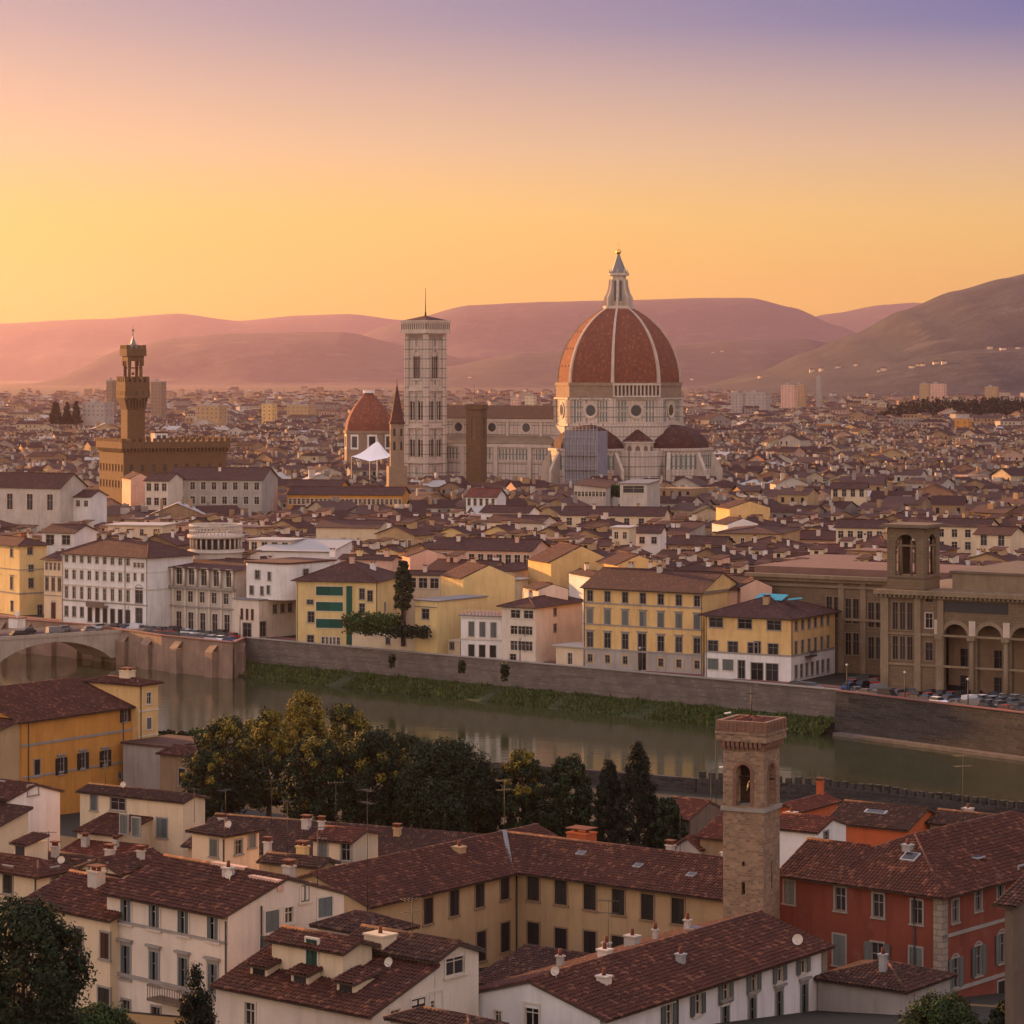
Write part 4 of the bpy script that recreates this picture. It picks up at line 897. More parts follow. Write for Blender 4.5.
# N: vermilion house and small neighbours behind the red palazzo
h = House('house', 'bright vermilion house with tiled gable roof behind the red palazzo', 'house', 907, 830, 0, -34, 828, 944, -1, Y=305)
for px, py in ((930,834),(935,832)): c, z = h.loc('s', px, py); h.win('s', c, z-1.1, .8, 2.2, 'half', TRIM, M['shut_dark'])
h.finish(M['vermilion'], M['roof_b'], 'gx', .34, .5, True, so=.35); h.skylight(-5, 2.6, 2.6, .7); hN = h
h = House('house', 'low house with small white end wall and black window beside the vermilion house', 'house', 818, 833, 0, -34, 770, 846, 0, Y=288)
h.row('s', (826,839), (826,839), 1, 1.0, 1.6, 'plain', TRIM); h.finish(M['lime'], M['roof_r'], 'gx', .3, .4, True, so=.2); h.chimney(-6, 5.5, 1.2, .6, M['stone_pale'], 1)
h = House('house', 'vermilion gabled outbuilding by the river wall right of the stone tower', 'house', 800, 812, 0, -34, 772, 838, -2, Y=345)
h.finish(M['vermilion'], M['roof_r'], 'gy', .34, .4, True); h.chimney(-2, 9, .9, 2.0, M['vermilion'])
h = House('house', 'long tiled house along the river wall behind the red palazzo at the right edge', 'house', 1052, 836, 0, -37, 930, 1075, -1, Y=300)
h.finish(M['tan'], M['roof_b'], 'gx', .33, .5, True); h.chimney(-12, 4, 1.2, .8, M['stone_pale'], 1)
h = House('house', 'low brown house with tiled roof between the stone tower and the river wall', 'house', 745, 842, 0, -36, 700, 800, 0, Y=315); h.finish(M['brown'], M['roof_r'], 'gx', .34, .5, True); h.chimney(-1, 3, 1.0, 1.4, M['vermilion'])
# O: stone house right of the cypresses
h = House('house', 'weathered stone house with red tiled lean-to between the cypress and the stone tower', 'house', 690, 820, 0, -38, 655, 728, -1, Y=338)
h.finish(M['darkstone'], M['roof_r'], 'gx', .38, .4, True, so=.1)
h = House('house', 'grey gabled shed with bare rendered wall behind the courtyard roof', 'house', 700, 850, 0, -48, 676, 726, 0, Y=318); h.finish(M['grey'], M['roof_r'], 'gy', .55, .3, True)
# P: corner house at the right edge
h = House('house', 'dark stone house corner with tiled eave cut off by the right edge', 'house', 1013, 905, 0, -37, 1010, 1080, 5, Y=190, wid=14); h.x0 = -.6
h.finish(M['darkstone'], M['roof_b'], 'sy', .3, .6, True)
h = House('house', 'low tiled roof with pale ridge line at the bottom below the red palazzo', 'house', 905, 992, 0, -37, 818, 950, 6, Y=212); h.finish(M['grey'], M['roof_b'], 'hip', .3, .4, True); h.chimney(-3, 2, .6, 1.6, M['metal'], 1)

# the stone bell tower
def bell_tower():
    Y = 231.; thv = -27; P = at(763.5, 900, Y); s_ = 3.55; base = 4.0; top = CZ-(742-375)*Y/F-base
    r = thing('bell_tower', 'square rubble stone bell tower with arched openings and corbelled brick top', 'tower', (P.x, P.y, base), R(thv))
    b = Blk(r, -s_, 0, 0, s_, -1, top); zb = CZ-(810-375)*Y/F-base; zt = CZ-(766-375)*Y/F-base
    mb = MB(); wz = 1.25
    for fc, O, t_, n_ in (('f', (-s_,0,0), (1,0,0), (0,-1,0)), ('s', (0,0,0), (0,1,0), (1,0,0)), ('b', (0,s_,0), (-1,0,0), (0,1,0)), ('l', (-s_,s_,0), (0,-1,0), (-1,0,0))):
        m_ = s_/2
        wall_face(mb, O, t_, n_, s_, -1, top, [(m_-wz/2, m_+wz/2, zb+.2, zt), (m_-.16, m_+.16, zb-7.0, zb-6.0), (m_-.13, m_+.13, zb-4.7, zb-4.3)] if fc in 'fb' else [(m_-wz/2, m_+wz/2, zb+.2, zt), (m_-.15, m_+.15, zb-6.6, zb-4.4)], 0, .55)
    mb.face([(-s_,0,top-.1),(0,0,top-.1),(0,s_,top-.1),(-s_,s_,top-.1)]); mb.face([(-s_+.1,.1,zb-.6),(-.1,.1,zb-.6),(-.1,s_-.1,zb-.6),(-s_+.1,s_-.1,zb-.6)])
    mb.build('shaft', M['tower_stone'], r)
    mb = MB()
    for i in range(4):                                  # round heads filling the tops of the openings, and brick archivolts
        Mx = Matrix.Translation((-s_/2, s_/2, 0)) @ Matrix.Rotation(math.pi/2*i, 4, 'Z'); k0 = len(mb.v)
        y = -s_/2
        for k in range(10):
            a0, a1 = math.pi*k/10, math.pi*(k+1)/10; rr, ro = wz/2, wz/2+.28; zc = zt-wz/2
            mb.face([(rr*math.cos(a0), y-.05, zc+rr*math.sin(a0)), (ro*math.cos(a0), y-.05, zc+ro*math.sin(a0)), (ro*math.cos(a1), y-.05, zc+ro*math.sin(a1)), (rr*math.cos(a1), y-.05, zc+rr*math.sin(a1))], 1)
            x0, x1 = rr*math.cos(a0), rr*math.cos(a1)
            mb.face([(x0, y-.02, zc+rr*math.sin(a0)), (x1, y-.02, zc+rr*math.sin(a1)), (x1, y-.02, zt+.05), (x0, y-.02, zt+.05)], 0)
            mb.face([(x0, y-.02, zc+rr*math.sin(a0)), (x0, y+.5, zc+rr*math.sin(a0)), (x1, y+.5, zc+rr*math.sin(a1)), (x1, y-.02, zc+rr*math.sin(a1))], 0)
        mb.box(-wz/2-.28, -wz/2, y-.05, y-.002, zb+.2, zt-wz/2, 1); mb.box(wz/2, wz/2+.28, y-.05, y-.002, zb+.2, zt-wz/2, 1)
        mb.v[k0:] = [tuple(Mx @ Vector(v)) for v in mb.v[k0:]]
    mb.build('arch', [M['tower_stone'], M['tower_brick']], r)
    c = (-s_/2, s_/2)
    def ring(mb, z0, z1, o, mi=0): mb.box(-s_-o, o, -o, s_+o, z0, z1, mi)
    mb = MB(); ring(mb, zb-.25, zb+.05, .16); mb.build('string_course', M['stone_trim'], r)
    mb = MB(); n = 9
    for i in range(n):
        q = -s_+(i+.5)*s_/n
        for (x0, x1, y0, y1) in ((q-.13, q+.13, -.36, 0), (q-.13, q+.13, s_, s_+.36)): mb.box(x0, x1, y0, y1, top-.5, top-.05); mb.box(x0, x1, (y0+.18 if y0 < 0 else y0), (y1 if y0 < 0 else y1-.18), top-.72, top-.5)
        q = (i+.5)*s_/n
        for (x0, x1) in ((0, .36), (-s_-.36, -s_)): mb.box(x0, x1, q-.13, q+.13, top-.5, top-.05); mb.box((x0 if x0 >= 0 else x0+.18), (x1-.18 if x0 >= 0 else x1), q-.13, q+.13, top-.72, top-.5)
    mb.build('corbels', M['tower_brick'], r)
    mb = MB(); ring(mb, top-.05, top+.55, .42); ring(mb, top+.55, top+.72, .52); mb.build('cornice', M['tower_stone'], r)
    mb = MB(); z0 = top+.72; z1 = CZ-(722-375)*Y/F-base; o = .44
    for x0, x1, y0, y1 in ((-s_-o, o, -o, -o+.4), (-s_-o, o, s_+o-.4, s_+o), (-s_-o, -s_-o+.4, -o+.4, s_+o-.4), (o-.4, o, -o+.4, s_+o-.4)): mb.box(x0, x1, y0, y1, z0, z1)
    k = 6
    for i in range(k):
        q = -s_-o+(i+.3)*(s_+2*o)/k; mb.box(q-.13, q+.13, -o-.06, -o, z0+.1, z1-.15); p = -o+(i+.5)*(s_+2*o)/k; mb.box(o, o+.06, p-.13, p+.13, z0+.1, z1-.15)
    mb.build('parapet', M['tower_brick'], r)
    mb = MB(); o2 = o-.38; zz = z1-.35; ap = (*c, zz+.55); cs = [(-s_-o2,-o2,zz),(o2,-o2,zz),(o2,s_+o2,zz),(-s_-o2,s_+o2,zz)]
    for i in range(4): slope(mb, [cs[i], cs[(i+1)%4], ap], 0, 1, True)
    mb.build('roof', [M['roof_r'], M['eaves_wood']], r)
    mb = MB(); mb.tube((*c, zz+.4), (*c, zz+3.0), .05, n=6); mb.bar((c[0]-.45, c[1], zz+2.4), (c[0]+.45, c[1], zz+2.4), .08); mb.build('cross', M['iron'], r)
    mb = MB(); mb.tube((c[0], c[1], zb+1.2), (c[0], c[1], zb+1.9), .42, .3, 12); mb.tube((c[0], c[1], zb+1.9), (c[0], c[1], zb+2.1), .3, .1, 12); mb.bar((c[0]-2.0, c[1], zb+2.3), (c[0]+2.0, c[1], zb+2.3), .16); mb.build('bell', M['iron'], r)
bell_tower()

# things on the near roofs
for hh, x, y, ht, two, lab in ((hH,-24,4.5,5.2,True,'tall antenna with two aerials on the long low roof before the trees'), (hH,-34,5,3.4,False,'short antenna on the far end of the long low roof'), (hG,-2.5,2,4.6,False,'antenna rising above the small rooftop house'),
    (hKl,-6,6,5.0,True,'antenna on a pale chimney stack at the top of the courtyard building left wing'), (hKr,14,6,5.2,False,'thin antenna on the ridge of the courtyard building right wing'), (hJ3,-2.5,2,9.0,True,'very tall thin antenna mast between the white gable and the dormers'),
    (hI,-.6,9.5,4.5,False,'antenna on the gable end of the big white house'), (hL,-9,14.3,4.0,True,'antenna on the white chimney of the long white house'), (hMb,-6.5,14,6.0,True,'antenna on the roof of the red palazzo against the water'), (hH2,-5,2.5,5.0,False,'bent antenna above the yellow skylight hood'),
    (hF,-3,3,3.0,False,'small antenna on the hip roof of the cream house'), (hE,-6,7,3.6,False,'antenna on the hip roof with the dormer at the left'), (hD,-14,3,3.0,False,'antenna on the long cream house with terrace'), (hJ4,-4.5,9.0,2.6,True,'low cluster antenna beside the boxy chimney')):
    antenna(hh.world(x, y, hh.roof_z(x, y)+.1), ht, lab, two=two)
for hh, x, y, lab in ((hD,-10,1.5,'white satellite dish on the long cream house with terrace'), (hF,-.5,1.0,'white satellite dish on the corner of the cream hip roofed house'), (hI,-4.4,4.0,'white satellite dish on the roof of the big white house'), (hJ,-3,5.0,'satellite dish on the dormer roof near the stepped gable'), (hE,-.6,3.4,'pale satellite dish on the left hip roof')):
    dish(hh.world(x, y, hh.roof_z(x, y)), lab, R(rnd.uniform(-60, 20)))
def lamp(P, h, label, rz=0.):
    r = thing('street_lamp', label, 'street lamp', P, rz, 'street lamps along the river'); mb = MB(); mb.tube((0,0,0), (0,0,h), .07, .045, 8); mb.build('pole', M['iron'], r)
    mb = MB(); mb.bar((0,0,h-.1), (1.5,0,h+.45), .07); mb.build('arm', M['iron'], r); mb = MB(); mb.bar((1.3,0,h+.4), (2.2,0,h+.52), .34, .16); mb.build('lamp_head', M['lime'], r)
lamp(at(711, 830, 395)-Vector((0,0,0)), 8.2, 'lamp with short arm just left of the stone tower', R(20)); lamp(at(716, 830, 402), 16.0, 'taller lamp right behind the stone tower parapet', R(15))
# ---------------------------------------------------------------- the far quay, left to right
# Q1 ochre palazzo
h = House('house', 'yellow ochre palazzo with dark flank at the bridgehead, leftmost on the far quay', 'house', 19.5, 545, 17.6, -52, -70, 47, 0)
for py, hh in ((553,2.0),(583,3.2)): h.row('f', (11.5,py), (-30,py-6), 4, 1.3, hh, 'plain hood', TRIM)
h.row('f', (12,606), (-30,600), 4, 1.3, 2.6, 'plain', TRIM)
for px, py, a in ((30,551,1.8),(31,568,1.6),(31,583,2.4),(40,610,2.6)): c, z = h.loc('s', px, py); h.win('s', c, z-a/2, 1.4, a, 'plain', TRIM)
h.band('fs', h.loc('f', 15, 570)[1]); h.band('fs', h.loc('f', 15, 594)[1], .4)
h.finish(M['yellow'], M['roof_far'], 'hip', .36, 1.0); h.chimney(-4, 5, 1.2, 1.4); h.chimney(-10, 6, 1.2, 1.4, M['vermilion'])
# Q2 narrow cream house
h = House('house', 'narrow cream house with triple window and dark arched door beside the white palazzo', 'house', 61.5, 560, 14.6, -40, 44, 66, 0, dep=9)
h.row('f', (46.5,566), (59,567), 4, 1.1, 1.9, 'plain', M['pale_trim']); h.row('f', (47,584), (59.5,586), 3, 1.2, 3.2, 'plain hood', TRIM); h.row('f', (53.5,611), (53.5,611), 1, 1.6, 4.2, 'closed arch', TRIM, M['shut_brown'])
h.band('f', h.loc('f', 53, 596)[1]); h.finish(M['cream'], M['roof_far'], 'gx', .3, .8); h.chimney(-3, 3, 1., 1.2)
# Q3 white palazzo
h = House('house', 'long white palazzo with four rows of dark windows and hip roof by the bridge', 'house', 148, 556.5, 17.5, -38, 62, 156, 0, dep=15)
for py0, py1, hh, st in ((558.5,566.5,1.7,'plain'),(574,581.5,2.2,'plain arch'),(592,600,2.9,'plain hood')): h.row('f', (66.5,py0), (128,py1-2), 9, 1.2, hh, st, M['pale_trim'])
for py, hh in ((565,1.2),(577,1.9)): h.row('f', (135,py), (142.5,py+.8), 2 if hh > 1.5 else 3, 1.0, hh, 'plain', M['pale_trim'])
h.row('f', (139,595.5), (139,595.5), 1, 2.4, 3.6, 'plain arch', TRIM); h.row('f', (66.5,611), (82,613), 3, 1.2, 2.4, 'plain', TRIM)
h.row('f', (90,614.5), (128,618.5), 6, 1.4, 3.4, 'closed', TRIM, M['shut_dark']); h.row('f', (139,617), (139,617), 1, 2.2, 4.2, 'plain', TRIM)
h.band('f', h.loc('f', 100, 603)[1], .3, .15); z = h.loc('f', 100, 603)[1]
mb = MB(); mb.box(-h.w, 0, -.06, 0, -1, z); mb.build('rusticated_base', M['sand'], h.r) if False else None
mb = MB(); a = -h.tf(90); b = -h.tf(108); mb.box(a, b, -1.4, 0, z-.9, z-.6); mb.box(a, b, -1.4, -1.32, z-.6, z+.35); mb.build('balcony', M['darkstone'], h.r)
h.band('fs', h.H-.55, .5, .3, M['pale_trim']); h.band('fs', h.loc('f', 100, 570.5)[1], .2, .08, M['pale_trim']); h.band('fs', h.loc('f', 100, 587.5)[1], .25, .1, M['pale_trim'])
for x in (-.3, -h.w*.26, -h.w+.3): h.pipe('f', x, 0, h.H-.6)
h.finish(M['lime'], M['roof_far'], 'hip', .42, 1.1)
for x in (-8,-16,-22): h.chimney(x, 7, 1.1, 1.3)
# Q4 grey stone palazzo with loggia
h = House('house', 'grey stone palazzo with columned loggia and tall ground floor windows on the far quay', 'house', 236, 571, 14.6, -38, 149, 245, 0, dep=16)
h.row('f', (152.5,566), (160,567), 2, 1.1, 2.2, 'plain', TRIM); h.row('f', (152.5,582), (160,583), 2, 1.1, 2.2, 'plain', TRIM); h.row('f', (151.5,596), (158.5,597), 2, 1.1, 2.4, 'plain', TRIM); h.row('f', (151.5,609), (158.5,609.5), 2, 1.1, 2.0, 'plain', TRIM); h.row('f', (151.5,622), (158,622.5), 2, 1.1, 2.2, 'plain', TRIM)
h.row('f', (167,575), (229,584.5), 6, 1.9, 4.0, 'plain', M['pale_trim']); h.row('f', (167,595), (226,604), 6, 1.7, 2.6, 'plain', M['pale_trim']); h.row('f', (167,621), (227,629), 6, 1.8, 5.0, 'plain', M['pale_trim'])
h.band('f', h.loc('f', 200, 589)[1], .5, .9); h.band('f', h.loc('f', 200, 608)[1], .4, .35)
z0 = h.loc('f', 200, 589)[1]+.5
for i in range(7):
    x = lerp(-h.tf(162), -h.tf(234), i/6); mb = MB(); mb.box(x-.3, x+.3, -.3, 0, -1, z0-.5); mb.build('pilaster', M['pale_trim'], h.r); mb = MB(); mb.tube((x,-.55,z0), (x,-.55,h.H-.1), .33, .28, 10); mb.box(x-.4, x+.4, -.9, 0, h.H-.4, h.H-.05); mb.build('loggia_column', M['pale_trim'], h.r)
h.finish(M['stone_pale'], M['roof_far'], 'sy', .10, .9, rise=1.2)
# the rounded belvedere above it
Y = 690.; P = at(216, 560, Y)
r = thing('belvedere', 'pale rounded rooftop belvedere with columned windows and open balustrade behind the grey palazzo', 'rooftop pavilion', (P.x, P.y, 0), R(-30))
mb = MB(); mb.lathe([(6.3, 8), (6.3, 17.2)], 40, 0); mb.lathe([(6.9, 17.2), (6.9, 17.7), (6.5,17.7)], 40, 0); mb.lathe([(5.5, 17.7), (5.5, 20.6)], 40, 1); mb.lathe([(6.3, 17.7), (6.3, 18.0), (0,18.0)], 40, 0); mb.lathe([(6.6, 20.6), (6.9, 20.7), (6.9, 21.4), (6.3, 21.5)], 40, 0); mb.lathe([(6.3,21.45),(0,21.5)], 40, 0)
mb.build('drum', [M['stone_pale'], glass()], r)
mb = MB()
for i in range(26): a = R(i*360/26); mb.tube((6.1*math.sin(a), -6.1*math.cos(a), 17.9), (6.1*math.sin(a), -6.1*math.cos(a), 20.7), .24, n=7)
mb.build('columns', M['stone_pale'], r); mb = MB()
for i in range(44): a = R(i*360/44); mb.tube((6.3*math.sin(a), -6.3*math.cos(a), 21.5), (6.3*math.sin(a), -6.3*math.cos(a), 23.6), .16, n=5)
mb.lathe([(6.5, 23.5), (6.5, 23.95), (6.1, 23.95), (6.1, 23.5)], 40, 0); mb.lathe([(6.45, 22.4), (6.45, 22.65), (6.15, 22.65), (6.15,22.4)], 40, 0); mb.build('balustrade', M['stone_pale'], r)
# Q5 white house with round corner
h = House('house', 'white house with rounded corner and stepped roof between the grey palazzo and the yellow house', 'house', 259, 601, 8.6, -38, 234, 300, 0, dep=26)
h.row('f', (242,614), (252.5,615.5), 3, .9, 2.6, 'closed', M['pale_trim'], M['shut_brown']); h.row('f', (247,630), (247,630), 1, 2.6, 3.2, 'plain', TRIM)
h.row('s', (263,629), (263,629), 1, 2.0, 3.4, 'plain', TRIM); h.row('s', (275,609), (290,606), 3, 1.4, 2.0, 'plain', TRIM)
h.wallo = h.wall(M['pale'], kind='flat'); h.kind = 'flat'; h.rise = 0; h.roofo = h.roof(M['slate'], 'flat', 0, .3)
q = h.sub(-h.w+.5, 5.6, 2.6, 20, h.H, h.H+8.3); n = 12
mb = MB(); pts = [(q.x0,20)]
pts += [(q.x0, 3.6), (q.x0+1.2, 2.6), (2.0, 2.6)] + [(2.0+3.6*math.sin(R(a)), 6.2-3.6*math.cos(R(a))) for a in range(15, 91, 15)] + [(5.6, 20)]
mb.ngon_prism(pts, h.H+.13, h.H+8.3); mb.build('upper_wall', M['lime'], h.r)
mb = MB(); mb.ngon_prism([(x*1.04+(.1 if x > 0 else -.2), y-.3 if y < 19 else y) for x, y in pts], h.H+8.32, h.H+8.7); mb.build('upper_roof', M['roof_far'], h.r)
for x, z, w_ in ((-2.8,4.8,1.3),(-4.6,1.2,1.0),(-1.4,1.2,.8),(0.6,1.5,.8),(.9,4.6,.8)): add_window(h.r, (x,2.4,h.H+z), 0, w_, 1.9, 'plain', TRIM)
for y, z, w_ in ((9.5,5.3,1.7),(9.5,1.6,1.4),(15,1.6,2.2)): add_window(h.r, (5.8,y,h.H+z), R(90), w_, 1.7, 'plain', TRIM)
# Q6 yellow house with green blinds
h = House('house', 'yellow house with three long rows of green blinds and a hip roof facing the river', 'house', 376, 581, 14.5, -14, 296, 402, 0, dep=20)
for py in (607,623.5,639): pass
for px, py, a in ((310,602,1.0),(311,617,2.4),(310.5,641,2.6)): c, z = h.loc('f', px, py); h.win('f', c, z-a/2, 1.5, a, 'plain', TRIM)
for py in (591,606.5,623.5):
    c, z = h.loc('f', 329.5, py); w_ = h.tf(316)-h.tf(343); h.win('f', c, z-1., w_, 2.0, 'closed', M['pale_trim'], M['teal'])
h.row('f', (323.5,641), (338,641.5), 5, .9, 1.8, 'plain', M['pale_trim'])
for px, py in ((362,594),(362,609),(370,596)): c, z = h.loc('f', px, py); h.win('f', c, z-1.2, 1.2, 2.4, 'plain', TRIM)
h.row('s', (385,607), (395,608), 2, 1., 2.0, 'plain', TRIM)
h.band('fs', h.H-.5, .45, .25, M['cream']); h.pipe('f', -h.w+.3, 0, h.H-.5); h.pipe('s', .3, 0, h.H-.5)
h.finish(M['yellow'], M['roof_far'], 'hip', .40, .9); h.chimney(-8, 8, 1.2, 1.5, M['pink']); h.chimney(-4, 11, 1.4, 1.6, M['lime']); h.chimney(-13, 9, .9, 1.3)
mb = MB(); a, b = -h.tf(347), -h.tf(352); mb.box(a, b, -.5, -.01, .4, h.H-1.2); mb.build('green_drain_cover', M['teal'], h.r)
# roof clutter house behind Q6
h = House('house', 'pink and yellow rooftop annexe cluttered with pale terraces above the green blinded house', 'house', 392, 560, 16.8, -20, 340, 400, 0); h.finish(M['pink'], M['roof_far'], 'gx', .3, .5)
for i, x in enumerate((-16,-12,-9,-5,-2)): h.chimney(x, 2+i%2*3, 1.4, 1.3, M[('lime','pink','yellow')[i%3]])
h = House('house', 'yellow gable house with pale terrace next to the tall tree on the far quay', 'house', 398, 552, 16.5, -30, 376, 405, 0); h.finish(M['yellow'], M['roof_far'], 'gy', .3, .5)
# garden wall and hedge
h = House('garden_wall', 'low cream garden wall with small square windows along the far quay', 'garden wall', 460, 642, 3.0, -39, 352, 466, 0, dep=7)
h.row('f', (388,641), (452,647), 5, 1.2, 1.5, 'plain', TRIM); h.wallo = h.wall(M['cream'], kind='flat'); h.roof(M['pale_trim'], 'flat', 0, .15, name='terrace')
# Q8 yellow tower block
h = House('house', 'yellow block with slate flat roof and blank wall rising above the garden wall', 'house', 437, 602, 11.6, -38, 415, 503, 0, dep=17)
h.row('f', (425.5,614), (425.5,614), 1, 2.0, 2.2, 'plain', TRIM, None); h.row('f', (425.5,632), (425.5,632), 1, 1.6, 2.4, 'plain', TRIM); h.finish(M['yellow'], M['slate'], 'flat', over=.3)
h.finish(M['yellow'], M['slate'], 'flat', over=.3) if False else None
h.band('f', h.H-1.3, .2, .1, M['slate'])
# Q9 small pale facade
h = House('house', 'small white house with three tall green grey shutters and balustrade on the far quay', 'house', 503, 617.5, 9.0, -24, 461, 508, 0, dep=9)
h.row('f', (471.5,629), (493.5,632.5), 3, 1.4, 3.2, 'closed', M['pale_trim'], M['shut_grey']); h.row('f', (471.5,650.5), (493,653), 3, 1.5, 2.6, 'closed', M['pale_trim'], M['shut_dark']); h.band('f', h.loc('f', 480, 640)[1], .3, .2, M['pale_trim']); h.band('f', h.H-.3, .35, .3, M['pale_trim'])
h.finish(M['lime'], M['slate'], 'flat', over=.4)
mb = MB()
for i in range(12): x = lerp(-h.w+.4, -.4, i/11); mb.box(x-.2, x+.2, -.1, .1, h.H+.14, h.H+1.1)
mb.box(-h.w+.2, -.2, -.15, .15, h.H+1.1, h.H+1.3); mb.build('balustrade', M['pink'], h.r)
# Q10 beige house with strip windows
h = House('house', 'beige house with rows of wide dark windows and low hip roof on the quay', 'house', 535.5, 607, 11.8, -30, 502, 582, 0)
h.row('f', (515.5,614), (528.5,615.5), 2, 2.3, 1.7, 'plain', M['pale_trim']); h.row('f', (514,630), (529,631.5), 3, 1.7, 1.8, 'plain', M['pale_trim']); h.row('f', (514,645.5), (529,646.5), 3, 1.7, 2.0, 'plain', M['pale_trim']); h.row('f', (513,657.5), (513,657.5), 1, 1.4, 1.4, 'plain', TRIM)
h.row('s', (555,612), (555,612), 1, 1.3, 1.6, 'plain', TRIM); h.row('s', (555,628), (555,628), 1, 1.3, 1.7, 'plain', TRIM); h.finish(M['pale'], M['roof_far'], 'hip', .33, .9); h.chimney(-4, 5, .8, 1.2)
# houses standing above Q8..Q10
def second(name_label, cx, cy, ez, th, lx, rx, wall, roof='roof_far', kind='gx', wins=None, swins=None, pitch=.32, dep=None, over=.6, chim=0, ww=1.1, wh=1.9, sh=None, name='house', cat='house'):
    g = House(name, name_label, cat, cx, cy, ez, th, lx, rx, 0, dep=dep)
    if wins:
        for n_, z in wins: g.grid('f', n_, [g.H-z], ww, wh, 'closed' if sh else 'plain', M['pale_trim'], sh)
    if swins:
        for n_, z in swins: g.grid('s', n_, [g.H-z], ww, wh, 'closed' if sh else 'plain', M['pale_trim'], sh)
    g.finish(M[wall], M[roof], kind, pitch, over)
    for i in range(chim): g.chimney(g.x0+(i+.7)*g.w/(chim+.4), g.d*(.35+.3*(i % 2)), 1.0, 1.4, M[('pale','tan','pink')[i % 3]])
    return g
g = second('tall yellow gabled house with two small arched windows above the yellow block', 492, 573, 15.0, 24, 441, 515, 'yellow', kind='gy', pitch=.42)
for px in (470, 480.5): q, z = g.loc('f', px, 575); g.win('f', q, z-1., 1.1, 1.8, 'plain arch', TRIM)
second('low house with wide glazed porch left of the tall yellow gable', 440, 575, 13.2, -20, 406, 446, 'cream', wins=[(3,3.2)], ww=2.2, wh=2.4, chim=1)
second('pink house with rounded roof edge behind the tall tree on the far quay', 438, 554, 16.2, 20, 402, 446, 'pink', kind='gy', wins=[(2,3.4)])
second('house with dark slate hip roof behind the beige house', 512, 571, 15.0, -20, 486, 536, 'cream', 'roof_far', 'hip', wins=[(3,3.0)])
second('cream house with white arched balconies behind the beige house', 552, 586, 14.5, 20, 523, 568, 'pale', kind='gy', wins=[(3,2.6),(3,5.2),(3,7.8)], ww=2.2, wh=1.5)
second('white house with tiled gable left of the yellow palazzo', 588, 572, 15.5, 20, 569, 612, 'lime', kind='gy', wins=[(2,3.0)], chim=1)
second('cream chimney house between the yellow gable and the arched balconies', 520, 580, 13.2, -30, 492, 528, 'cream', 'white_roof', 'flat', wins=[(2,2.8)], ww=1.2)
second('small white house with roof terrace by the left end of the yellow palazzo', 584, 648, 3.9, -38, 556, 592, 'cream', 'white_roof', 'flat', wins=[(1,3.6)], ww=1.2, wh=2.4, dep=7)
# Q12 yellow palazzo
h = House('house', 'yellow palazzo with seven windows a floor and a grey stone base by the river', 'house', 703, 591.5, 16.7, -33, 583.5, 716, 0, dep=16)
h.row('f', (590,595.8), (697,601.3), 7, 1.35, 2.2, 'plain', TRIM); h.row('f', (590,616.5), (697,623.5), 7, 1.4, 3.0, 'closed hood', TRIM, M['shut_grey'])
h.row('f', (590,639.5), (697,648), 7, 1.5, 3.1, 'plain hood', TRIM, None, skip=(3,)); h.row('f', (590,658), (697,666.5), 7, 1.1, 1.6, 'plain', TRIM, None, skip=(3,))
c, z = h.loc('f', 642, 651); h.win('f', c, z-3.9, 1.9, 7.4, 'plain hood', TRIM)
zb = h.loc('f', 640, 652.5)[1]; mb = MB(); dc, dz = h.loc('f', 642, 651)
mb.box(-h.w-.06, dc-1.35, -.12, 0, -1, zb); mb.box(dc+1.35, .06, -.12, 0, -1, zb)
pcs = []
mb2 = MB(); wall_face(mb2, (-h.w-.06, -.1, 0), (1,0,0), (0,-1,0), h.w+.06, -1, zb, [(c_-.95-(-h.w-.06), c_+.95-(-h.w-.06), z_-.3, z_+1.9) for c_, z_ in [(lerp(h.loc('f', 590, 658)[0], h.loc('f', 697, 666.5)[0], i/6), h.loc('f', 590, 658)[1]-.8) for i in range(7) if i != 3]] + [(dc-1.3+h.w+.06, dc+1.3+h.w+.06, -.9, zb-.05)], 0, .1)
mb2.face([(-h.w-.06,-.1,zb),(0,-.1,zb),(0,0,zb),(-h.w-.06,0,zb)]); mb2.build('stone_base', M['grey'], h.r)
for py in (606,627.5): h.band('f', h.loc('f', 640, py)[1], .3, .12)
h.band('f', zb, .35, .2); h.band('fs', h.H-.6, .55, .35, M['sand'])
for x in (-.25, -h.w+.25): h.pipe('f', x, 0, h.H-.6)
h.finish(M['ochre'], M['roof_far'], 'gx', .40, 1.1, so=.3); h.chimney(-14, 7, 1.2, 1.2); h.chimney(-22, 9, 1.4, 1.5)
# Q13 corner building, with pink gable behind
h = House('house', 'yellow corner building with white ground floor and two street facades by the river', 'house', 791, 618, 12.6, -31, 705, 835, 0)
h.row('f', (716,622.5), (774,626), 3, 3.0, 1.9, 'plain', TRIM); h.row('f', (713,646), (773,650), 4, 2.2, 2.2, 'plain', TRIM); h.row('f', (757.5,647.5), (757.5,647.5), 1, 1.4, 2.4, 'plain', TRIM)
h.row('f', (713,664), (728,665), 2, 2.4, 2.2, 'closed', M['pale_trim'], M['shut_grey']); h.row('f', (741.5,669.5), (741.5,669.5), 1, 1.5, 3.6, 'plain', TRIM); h.row('f', (757,671.5), (772,673), 2, 2.6, 3.4, 'plain', TRIM)
for p0, p1, n_, w_, hh in (((796,626),(828,618),6,1.2,1.9), ((796,648),(828,639.5),6,1.2,2.6), ((796,672),(828,662),7,1.2,2.6)): h.row('s', p0, p1, n_, w_, hh, 'plain', TRIM)
zb = h.loc('f', 740, 654)[1]; h.band('fs', zb, .3, .15); zt = h.loc('f', 740, 640)[1]
